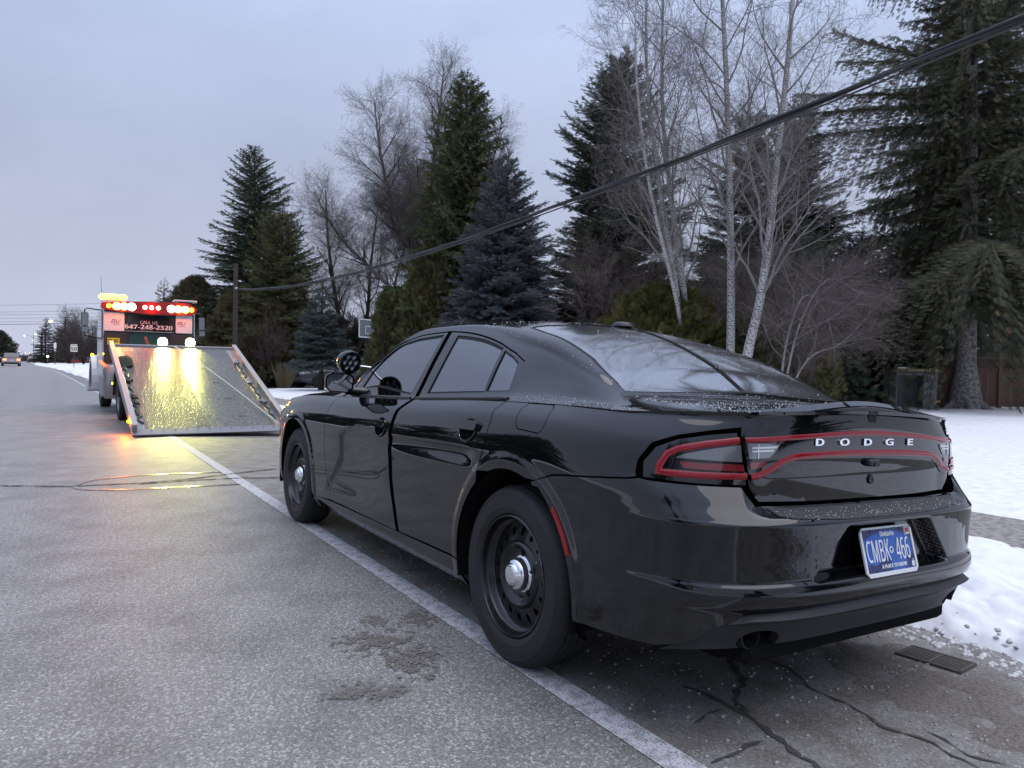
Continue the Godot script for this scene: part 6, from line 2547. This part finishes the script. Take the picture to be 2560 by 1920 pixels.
func make_plants() -> void:
	leaf_bark = bark(.055, .045, .038, 71)
	var grey_bark := bark(.21, .195, .185, 72)
	var birch := mat(1, 1, 1, .8, 0.0, .3)
	birch.albedo_texture = noise_tex(512, 73, .016, FastNoiseLite.TYPE_SIMPLEX, 4, [[0.0, lin(.05, .045, .042)], [.30, lin(.10, .09, .085)], [.37, lin(.36, .35, .34)], [.6, lin(.44, .43, .42)], [1.0, lin(.54, .53, .52)]])
	birch.uv1_scale = Vector3(.7, 2.6, 1)
	var G1 := Color(0.084, 0.109, 0.064)
	var G2 := Color(0.114, 0.125, 0.071)
	var BL := Color(0.123, 0.157, 0.151)
	var DK := Color(0.064, 0.082, 0.053)
	# --- behind the tow truck
	conifer("spruce_tree", "tall broad spruce behind the utility pole, its top rounded", {"pos": Vector3(10.8, 0, -47.8), "H": 14.9, "R": 4.6, "h0": .8, "k": .62, "tint": G1, "seed": 1, "rag": .30, "droop": .30, "spray": .44, "per": 8, "whorl": .40, "gap": .50})
	conifer("pine_tree", "olive green softer pine in front of the tall spruce by the pole", {"pos": Vector3(11.0, 0, -42.6), "H": 9.7, "R": 3.9, "h0": .5, "k": .50, "tint": Color(0.130, 0.140, 0.068), "seed": 2, "rag": .25, "droop": .12, "spray": .42, "per": 8, "whorl": .38, "gap": .5, "dry": .08})
	evergreen("brown_cedar", "rounded brownish cedar bush behind the right end of the truck's light bar", "tree", Vector3(7.6, 0, -50.0), 6.6, 2.6, Color(0.130, 0.123, 0.075), 3, {"k": .6, "n": 7000, "spray": .40})
	evergreen("brown_cedar", "rounded low cedar between the truck and the utility pole", "tree", Vector3(9.4, 0, -45.5), 5.6, 2.4, Color(0.130, 0.120, 0.064), 13, {"k": .55, "n": 6500, "spray": .38})
	evergreen("green_cedar", "wide low cedar mass just right of the utility pole", "tree", Vector3(10.3, 0, -41.5), 4.6, 2.2, Color(0.120, 0.115, 0.060), 14, {"k": .5, "n": 5500, "spray": .34})
	conifer("far_spruce", "small dark spruce poking up behind the truck's light bar", {"pos": Vector3(9.5, .2, -83.0), "H": 9.9, "R": 2.6, "h0": .5, "k": .8, "tint": Color(0.128, 0.091, 0.073), "seed": 4, "spray": .5, "per": 6, "whorl": .5, "gap": .6})
	conifer("blue_spruce", "small slender blue spruce standing over the grey utility car", {"pos": Vector3(10.3, 0, -32.6), "H": 5.15, "R": 1.65, "h0": 1.25, "k": .95, "tint": BL, "seed": 5, "spray": .26, "kind": "stiff", "per": 9, "whorl": .26, "droop": .06, "rag": .2, "gap": .36, "wide": 1.3})
	conifer("blue_spruce", "large dense blue spruce behind the roof of the black sedan", {"pos": Vector3(14.1, 0, -23.2), "H": 9.3, "R": 3.35, "h0": .5, "k": .82, "tint": Color(0.130, 0.140, 0.151), "seed": 6, "spray": .36, "kind": "stiff", "per": 11, "whorl": .30, "droop": .10, "rag": .18, "gap": .38, "wide": 1.25})
	conifer("norway_spruce", "tall narrow green spruce with a spire top left of the large blue spruce", {"pos": Vector3(15.8, 0, -29.3), "H": 14.7, "R": 4.3, "h0": .6, "k": .68, "tint": Color(0.097, 0.115, 0.055), "seed": 7, "spray": .44, "kind": "hanging", "per": 8, "whorl": .33, "droop": .34, "rag": .22, "gap": .42})
	evergreen("column_cedar", "rusty brown upright cedar at the left foot of the spire spruce", "tree", Vector3(13.4, 0, -31.6), 4.8, 1.15, Color(0.130, 0.140, 0.064), 8, {"k": .4, "n": 5200, "spray": .26})
	evergreen("column_cedar", "green upright cedar left of the large blue spruce's lowest branches", "tree", Vector3(13.9, 0, -28.8), 6.4, 1.5, Color(0.120, 0.123, 0.055), 9, {"k": .5, "n": 6500, "spray": .28})
	conifer("fir_tree", "tall ragged dark fir behind the leaning birch clump", {"pos": Vector3(22.2, 0, -26.6), "H": 16.0, "R": 4.9, "h0": 1.2, "k": .62, "tint": DK, "seed": 10, "spray": .52, "per": 9, "whorl": .42, "droop": .10, "lift": .22, "rag": .55, "missing": .18, "gap": .42})
	conifer("dark_spruce", "dark spruce seen between the two upright birch trunks", {"pos": Vector3(24.2, 0, -20.4), "H": 12.2, "R": 4.0, "h0": .6, "k": .72, "tint": DK, "seed": 11, "spray": .42, "per": 8, "whorl": .42, "droop": .18, "rag": .45, "missing": .12, "gap": .42})
	conifer("dark_spruce", "dark spruce behind the bent birch trunk", {"pos": Vector3(27.2, 0, -20.2), "H": 13.4, "R": 4.1, "h0": .6, "k": .74, "tint": DK, "seed": 12, "spray": .42, "per": 8, "whorl": .42, "droop": .18, "rag": .40, "missing": .12, "gap": .42})
	conifer("giant_spruce", "giant spruce with a thick bare lower trunk in front of the fence", {"pos": Vector3(27.84, 0, -13.4), "H": 23.0, "R": 5.5, "h0": 3.9, "k": .50, "tint": Color(0.105, 0.110, 0.070), "seed": 15, "spray": .30, "kind": "hanging", "per": 6, "whorl": .66, "droop": .30, "rag": .5, "missing": .22, "gap": .40, "trunk": .34, "flare": true, "bark": grey_bark})
	conifer("giant_spruce", "second large spruce behind the fence at the right edge", {"pos": Vector3(33.2, 0, -16.2), "H": 21.0, "R": 4.8, "h0": 4.6, "k": .50, "tint": Color(0.102, 0.106, 0.068), "seed": 16, "spray": .34, "kind": "hanging", "per": 6, "whorl": .64, "droop": .32, "rag": .4, "missing": .15, "gap": .44, "trunk": .26, "flare": true, "bark": grey_bark})
	conifer("low_spruce", "low dark spruce with drooping branches left of the wood store", {"pos": Vector3(23.0, 0, -16.4), "H": 6.2, "R": 2.4, "h0": .2, "k": .55, "tint": Color(0.077, 0.111, 0.073), "seed": 17, "spray": .34, "kind": "hanging", "per": 9, "whorl": .30, "droop": .36, "rag": .25, "gap": .40})
	conifer("low_spruce", "dark spruce filling the shade behind the wood store", {"pos": Vector3(28.6, 0, -18.2), "H": 7.0, "R": 3.2, "h0": .2, "k": .5, "tint": DK, "seed": 18, "spray": .40, "per": 8, "whorl": .36, "droop": .28, "rag": .25, "gap": .45})
	conifer("low_spruce", "dark spruce behind the fence between the two thick trunks", {"pos": Vector3(34.5, 0, -19.5), "H": 8.0, "R": 3.4, "h0": .2, "k": .5, "tint": DK, "seed": 19, "spray": .44, "per": 8, "whorl": .4, "droop": .28, "rag": .25, "gap": .5})
	conifer("low_spruce", "dark spruce standing in the gloom behind the white birch trunks", {"pos": Vector3(20.3, 0, -18.3), "H": 5.2, "R": 2.5, "h0": .2, "k": .5, "tint": DK, "seed": 20, "spray": .36, "per": 8, "whorl": .34, "droop": .25, "rag": .3, "gap": .45})
	evergreen("column_cedar", "slim olive cedar column right of the rear window", "tree", Vector3(21.4, 0, -14.9), 3.5, .55, Color(0.130, 0.137, 0.055), 21, {"k": .3, "n": 2800, "spray": .20})
	evergreen("yew_hedge", "broad yew bush under the leaning birch clump", "bush", Vector3(13.4, 0, -13.9), 3.35, 1.75, Color(0.114, 0.120, 0.043), 22, {"k": .42, "n": 9000, "spray": .22, "wx": 1.15})
	evergreen("yew_hedge", "lower yew bush to the right of the birch clump", "bush", Vector3(14.9, 0, -12.9), 2.6, 1.35, Color(0.102, 0.109, 0.046), 23, {"k": .42, "n": 6500, "spray": .22})
	evergreen("yew_hedge", "small yew bush at the foot of the large blue spruce", "bush", Vector3(13.0, 0, -16.6), 2.3, 1.4, Color(0.095, 0.111, 0.057), 24, {"k": .42, "n": 5200, "spray": .22})
	evergreen("juniper_bush", "low juniper at the left of the driveway near the grey utility car", "bush", Vector3(9.4, 0, -41.0), 1.5, 1.5, Color(0.069, 0.086, 0.044), 25, {"k": .5, "n": 3800, "spray": .26})
	evergreen("juniper_bush", "low juniper behind the grey utility car", "bush", Vector3(14.2, 0, -42.0), 1.6, 1.7, Color(0.082, 0.099, 0.057), 26, {"k": .5, "n": 3800, "spray": .26})
	# --- bare trees
	var grey_twig := Color(.135, .115, .105)
	var V := func(a: Array) -> PackedVector3Array:
		var p := PackedVector3Array()
		for i in range(0, a.size(), 3):
			p.append(Vector3(a[i], a[i + 1], a[i + 2]))
		return p
	bare_tree("bare_maple", "big bare maple spreading behind the spire spruce", "tree", Vector3(20.2, 0, -41.6), [[V.call([0, 0, 0, .2, 3, 0, .4, 6.5, 0, -.4, 11, .2, .2, 16, 0, .6, 20.3, 0]), .30], [V.call([.3, 4, 0, -1.6, 8, .4, -3.6, 12.5, .8, -4.3, 17.0, .6]), .20], [V.call([.4, 5, 0, 2.2, 9, -.4, 4.2, 13, -.8, 5.2, 18, -.4]), .20], [V.call([.2, 3, 0, -2.8, 6, 0, -6.0, 8.6, .2, -7.6, 11.2, 0]), .16]],
		{"seed": 31, "bark": grey_bark, "tint": grey_twig, "twig": 1.15, "fine": 1.15, "every": .52, "reach": .30, "levels": 2, "from": .30, "angle": .75, "wobble": .2})
	bare_tree("bare_ash", "bare multi-stemmed tree between the pole's pines and the spire spruce", "tree", Vector3(16.6, 0, -47.0), [[V.call([0, 0, 0, -.3, 3, 0, -.9, 6, 0, -1.4, 9.5, 0, -1.6, 12.6, 0]), .19], [V.call([0, .5, 0, 1.2, 4, .2, 1.5, 8, .2, 2.0, 12.2, .2]), .17], [V.call([0, .4, 0, -1.8, 3.4, 0, -3.4, 6.8, 0, -4.2, 10.6, 0]), .15], [V.call([.2, .5, 0, 2.6, 4, 0, 3.6, 8, 0, 4.4, 10.8, 0]), .14]],
		{"seed": 32, "bark": leaf_bark, "tint": Color(.12, .10, .09), "twig": 1.0, "fine": .9, "every": .6, "reach": .26, "levels": 2, "from": .22, "angle": .6, "wobble": .2})
	var bo := {"bark": birch, "limb": grey_bark, "tint": Color(.165, .147, .138), "twig": .72, "fine": .26, "every": .40, "reach": .19, "levels": 2, "kind": "weeping", "bend": .05, "wobble": .2, "angle": .62, "from": .26, "taper": .38}
	var b1 := bo.duplicate()
	b1.seed = 33
	bare_tree("birch_tree", "leaning white birch clump of several stems rising from the yew bush", "tree", Vector3(13.9, 0, -13.2), [[V.call([0, 0, 0, -.35, 3.0, -.1, -.75, 5.6, -.25, -1.05, 8.2, -.35, -1.1, 12.2, -.3]), .10], [V.call([-.1, 0, .1, -.75, 3.2, 0, -1.45, 6, 0, -2.0, 8.6, .1, -2.1, 11.8, .2]), .085], [V.call([-.1, 0, 0, -1.1, 2.8, .4, -2.3, 5.2, .7, -2.9, 7.6, .8, -3.0, 10.2, .8]), .06]], b1)
	var b2 := bo.duplicate()
	b2.seed = 34
	b2.reach = .21
	bare_tree("birch_tree", "straight slim white birch in the middle of the birches", "tree", Vector3(13.45, 0, -11.7), [[V.call([0, 0, 0, .05, 2.5, -.05, -.02, 5.2, -.1, -.12, 8.0, -.2, -.3, 11.2, -.3, -.2, 14.6, -.3]), .105]], b2)
	var b3 := bo.duplicate()
	b3.seed = 35
	b3.reach = .22
	bare_tree("birch_tree", "white birch whose trunk bends to the right and then rises straight", "tree", Vector3(12.85, 0, -10.85), [[V.call([0, 0, 0, .10, 1.5, .05, .34, 2.7, .15, .50, 4.2, .25, .62, 6.0, .32, .80, 8.2, .40, .95, 11.0, .45, 1.0, 14.0, .5]), .115]], b3)
	bare_tree("arching_branches", "pale arching bare branches hanging low right of the bent birch", "shrub", Vector3(13.6, 0, -10.4), [[V.call([0, 0, 0, .1, 1.6, 0, .55, 2.9, .1, 1.1, 2.6, .3, 1.35, 1.7, .4]), .03], [V.call([0, .3, 0, .3, 2.2, .2, 1.0, 3.3, .4, 1.8, 3.0, .7]), .026], [V.call([0, .3, 0, .5, 1.5, .3, 1.3, 1.9, .6, 1.9, 2.6, .9]), .026]],
		{"seed": 36, "bark": mat(.26, .24, .23, .8), "limb": grey_bark, "tint": Color(.13, .11, .105), "twig": .55, "fine": 1.3, "every": .16, "reach": .30, "levels": 1, "from": .2, "angle": .9, "wobble": .25})
	var bush := func(called: String, label: String, pos: Vector3, h: float, spread: float, n: int, sd: int, tint: Color) -> void:
		var st := []
		var r := RandomNumberGenerator.new()
		r.seed = sd
		for i in n:
			var a := r.randf() * TAU
			var d := Vector3(cos(a), 0, sin(a)) * spread * r.randf_range(.3, 1.0)
			st.append([PackedVector3Array([d * .12, d * .45 + Vector3(0, h * .5, 0), d * .8 + Vector3(0, h * .8, 0), d + Vector3(0, h * r.randf_range(.85, 1.1), 0)]), .022])
		bare_tree(called, label, "shrub", pos, st, {"seed": sd, "bark": leaf_bark, "tint": tint, "twig": .6, "fine": .5, "every": .36, "reach": .30, "levels": 1, "from": .15, "angle": .7, "wobble": .22})
	bush.call("twiggy_shrub", "reddish brown mass of bare twigs left of the birch clump", Vector3(13.2, 0, -15.6), 4.2, 1.7, 9, 41, Color(.13, .106, .095))
	bush.call("twiggy_shrub", "grey brown mass of bare twigs under the bent birch", Vector3(15.4, 0, -11.4), 3.4, 1.8, 9, 42, Color(.14, .12, .11))
	bush.call("twiggy_shrub", "bare twiggy thicket between the middle birch and the clump", Vector3(15.6, 0, -13.9), 3.8, 1.8, 9, 43, Color(.12, .10, .09))
	bush.call("twiggy_shrub", "bare fan shaped shrub beside the utility pole", Vector3(9.5, 0, -39.6), 2.6, 1.1, 9, 45, Color(.11, .095, .085))
	# tan ornamental grass
	var gt := thing("ornamental_grass", "clump of tan dry ornamental grass beyond the truck's right rail", "grass clump", Vector3(9.7, 0, -36.5))
	var gb := MB.new()
	rng.seed = 46
	for i in 240:
		var a := rng.randf() * TAU
		var d := Vector3(cos(a), 0, sin(a))
		var o := d * rng.randf() * .35
		var h := rng.randf_range(.8, 1.55)
		var tip := o + d * rng.randf_range(.05, .5) + Vector3(0, h, 0)
		var w := d.cross(Vector3.UP) * .007
		gb.face([o - w, o + w, (o + tip) * .5 + w + Vector3(0, .12, 0), tip, (o + tip) * .5 - w + Vector3(0, .12, 0)], d)
	stuff(obj("blades", gb, mat(.15, .11, .065, .8), gt))
	# --- far down the road
	conifer("roadside_spruce", "dark pointed spruce far down the road by the lit street lamp", {"pos": Vector3(-1.2, .5, -142.8), "H": 7.9, "R": 2.7, "h0": .3, "k": .8, "tint": Color(0.095, 0.091, 0.080), "seed": 51, "spray": .5, "per": 7, "whorl": .45, "gap": .6})
	conifer("roadside_spruce", "second dark spruce just right of the pointed one far down the road", {"pos": Vector3(.9, .5, -147.7), "H": 6.6, "R": 2.6, "h0": .3, "k": .6, "tint": Color(0.103, 0.099, 0.080), "seed": 52, "spray": .5, "per": 7, "whorl": .45, "gap": .6})
	evergreen("roadside_pine", "dark rounded tree at the far left edge of the view", "tree", Vector3(-8.6, .4, -158.6), 5.8, 2.8, Color(0.069, 0.079, 0.057), 53, {"k": .4, "n": 3000, "spray": .6})
	var k := 0
	var fl := ["bare brown tree right of the far spruces", "bare brown tree behind the speed limit sign", "bare brown tree above the red hatchback", "bare brown tree left of the truck's mirror", "bare brown tree behind the truck's mirror", "tall thin bare tree beside the grey pole"]
	for q in [[2.0, -132.0, 5.2, 2.2], [3.8, -128.0, 5.6, 2.6], [5.2, -124.0, 6.0, 2.4], [6.6, -121.0, 6.4, 2.6], [8.2, -112.0, 6.6, 2.6], [2.8, -168.0, 10.5, 3.0]]:
		var st := []
		for i in 4:
			var a := i * 1.7 + k
			var d: Vector3 = Vector3(cos(a), 0, sin(a)) * q[3] * .5
			st.append([PackedVector3Array([Vector3.ZERO, d * .4 + Vector3(0, q[2] * .4, 0), d + Vector3(0, q[2], 0)]), .10])
		bare_tree("bare_roadside_tree", fl[k], "tree", Vector3(q[0], .5, q[1]), st, {"seed": 60 + k, "bark": leaf_bark, "tint": Color(.070, .056, .050), "twig": 1.3, "fine": 1.1, "every": .5, "reach": .32, "levels": 1, "from": .08, "angle": .7})
		k += 1
	# woods that close the view
	var tw := []
	var tc := []
	rng.seed = 57
	for i in 5200:
		var x := rng.randf_range(-70.0, 60.0)
		var z := rng.randf_range(-455.0, -500.0)
		var h := 7.0 * pow(rng.randf(), .7) * (.75 + .35 * sin(x * .16) + .15 * sin(x * .53))
		var s := rng.randf_range(1.2, 2.4)
		tw.append(Transform3D(Basis.from_euler(Vector3(rng.randf() * 6.0, rng.randf() * 6.0, rng.randf() * 6.0)).scaled(Vector3.ONE * s), Vector3(x, h + .5, z)))
		var v := rng.randf_range(.6, 1.3)
		tc.append(Color(.075 * v, .066 * v, .062 * v))
	var fw := MultiMeshInstance3D.new()
	fw.name = "distant_woods"
	fw.multimesh = multi(make_spray("soft"), tw, tc)
	fw.material_override = leaf_mat("needles")
	add_child(fw)
	stuff(tag(fw, "low brown woods closing the far end of the road", "woods"))
	tw = []
	tc = []
	for i in 16000:
		var x := rng.randf_range(12.0, 95.0)
		var z := -62.0 + x * .55 + rng.randf_range(-4.0, 4.0)
		var h := 6.2 * pow(rng.randf(), .8) * (.8 + .3 * sin(x * .31) + .2 * sin(x * .83))
		var s := rng.randf_range(.7, 1.3)
		tw.append(Transform3D(Basis.from_euler(Vector3(rng.randf() * 6.0, rng.randf() * 6.0, rng.randf() * 6.0)).scaled(Vector3.ONE * s), Vector3(x, h, z)))
		var v := rng.randf_range(.6, 1.3)
		tc.append(Color(.062 * v, .066 * v, .052 * v))
	fw = MultiMeshInstance3D.new()
	fw.name = "background_woods"
	fw.multimesh = multi(make_spray("soft"), tw, tc)
	fw.material_override = leaf_mat("needles")
	add_child(fw)
	stuff(tag(fw, "dark thicket behind the garden trees closing the view", "woods"))
	# --- trees across the road and behind, which the sedan's paint mirrors
	var ml := ["spruce across the road mirrored in the sedan's quarter panel", "second spruce across the road mirrored in the sedan's rear door", "third spruce across the road mirrored in the rear door handle's height", "fourth spruce across the road mirrored in the sedan's front door", "farthest spruce across the road mirrored in the sedan's front wing", "spruce behind left of the viewer mirrored in the rear corner", "spruce behind right of the viewer mirrored in the boot lid", "spruce behind the viewer mirrored in the rear bumper"]
	k = 0
	for q in [[-12.0, -21.0, 7.0, 3.6], [-13.5, -27.0, 8.5, 4.0], [-12.5, -35.0, 7.0, 3.8], [-13.0, -46.0, 8.0, 4.2], [-14.5, -60.0, 9.0, 4.6], [-14.0, 6.0, 10.0, 4.0], [17.0, 12.0, 9.0, 3.8], [9.0, 28.0, 10.0, 4.0]]:
		conifer("mirrored_spruce", ml[k], {"pos": Vector3(q[0], 0, q[1]), "H": q[2], "R": q[3], "h0": .5, "k": .7, "tint": DK, "seed": 80 + k, "spray": .7, "per": 8, "whorl": .55, "gap": .6, "rag": .4})
		k += 1
	bare_tree("mirrored_maple", "bare maple across the road mirrored in the sedan's quarter panel", "tree", Vector3(-11.5, 0, 8.5), [[V.call([0, 0, 0, .2, 4, 0, 0, 8, .4, .3, 12, .2]), .2], [V.call([.1, 2.5, 0, 1.8, 6, .8, 2.6, 10, 1.4]), .13], [V.call([.1, 2.5, 0, -1.4, 6, -1.2, -2.2, 9.5, -2.0]), .13]], {"seed": 90, "tint": Color(.06, .05, .045), "twig": 1.2, "fine": .7, "every": .6, "reach": .35, "levels": 1})

func sky_image() -> ImageTexture:
	var w := 768
	var h := 384
	var n := FastNoiseLite.new()
	n.seed = 12
	n.frequency = .9
	n.fractal_octaves = 4
	n.domain_warp_enabled = true
	n.domain_warp_amplitude = .5
	n.domain_warp_frequency = .8
	var im := Image.create(w, h, false, Image.FORMAT_RGBF)
	for y in h:
		var el := PI * (.5 - (y + .5) / h)
		for x in w:
			var az := TAU * (x + .5) / w
			var d := Vector3(cos(el) * sin(az), sin(el), cos(el) * cos(az))
			var s := maxf(d.y, 0.0)
			# stratus: bands that flatten towards the horizon
			var q := d / (s + .28)
			var c := n.get_noise_3d(q.x * .55 + 3.0, s * 2.0, q.z * .55)
			var g := lerpf(1.0, SKY_ZENITH, smoothstep(.2, 1.0, s))
			var lo := Vector3(.478, .520, .655)
			var hi := Vector3(.352, .418, .590)
			var v := lo.lerp(hi, smoothstep(0.0, .5, s)) * g * (1.0 + .20 * c)
			v += Vector3(.016, .010, .0) * c
			if d.y < 0.0:
				v = Vector3(.30, .31, .36)
			im.set_pixel(x, y, Color(v.x, v.y, v.z))
	return ImageTexture.create_from_image(im)

const SKY_ZENITH := 2.7

func _ready() -> void:
	var cam := Camera3D.new()
	cam.name = "camera"
	cam.fov = 55.79
	cam.position = Vector3(0, 1.1863, 0)
	cam.basis = Basis(Vector3.UP, deg_to_rad(-32.286)) * Basis(Vector3.RIGHT, deg_to_rad(-1.192)) * Basis(Vector3.BACK, deg_to_rad(1.0))
	cam.near = 0.05
	cam.far = 3000.0
	add_child(cam)
	var we := WorldEnvironment.new()
	we.name = "environment"
	var e := Environment.new()
	e.background_mode = Environment.BG_SKY
	e.tonemap_mode = Environment.TONE_MAPPER_LINEAR
	e.tonemap_exposure = 1.1
	e.sdfgi_enabled = true
	e.ssao_enabled = true
	e.ssil_enabled = true
	var sk := Sky.new()
	var pm := PanoramaSkyMaterial.new()
	pm.panorama = sky_image()
	sk.sky_material = pm
	e.sky = sk
	we.environment = e
	add_child(we)
	var sun := DirectionalLight3D.new()
	sun.name = "overcast_daylight"
	sun.light_color = Color(1.0, .96, .93)
	sun.light_energy = .5
	sun.light_angular_distance = 70.0
	sun.shadow_enabled = true
	add_child(sun)
	sun.rotation = Vector3(deg_to_rad(-72), deg_to_rad(50), 0)
	make_ground()
	make_plants()
	make_truck()
	make_car()
	make_things()
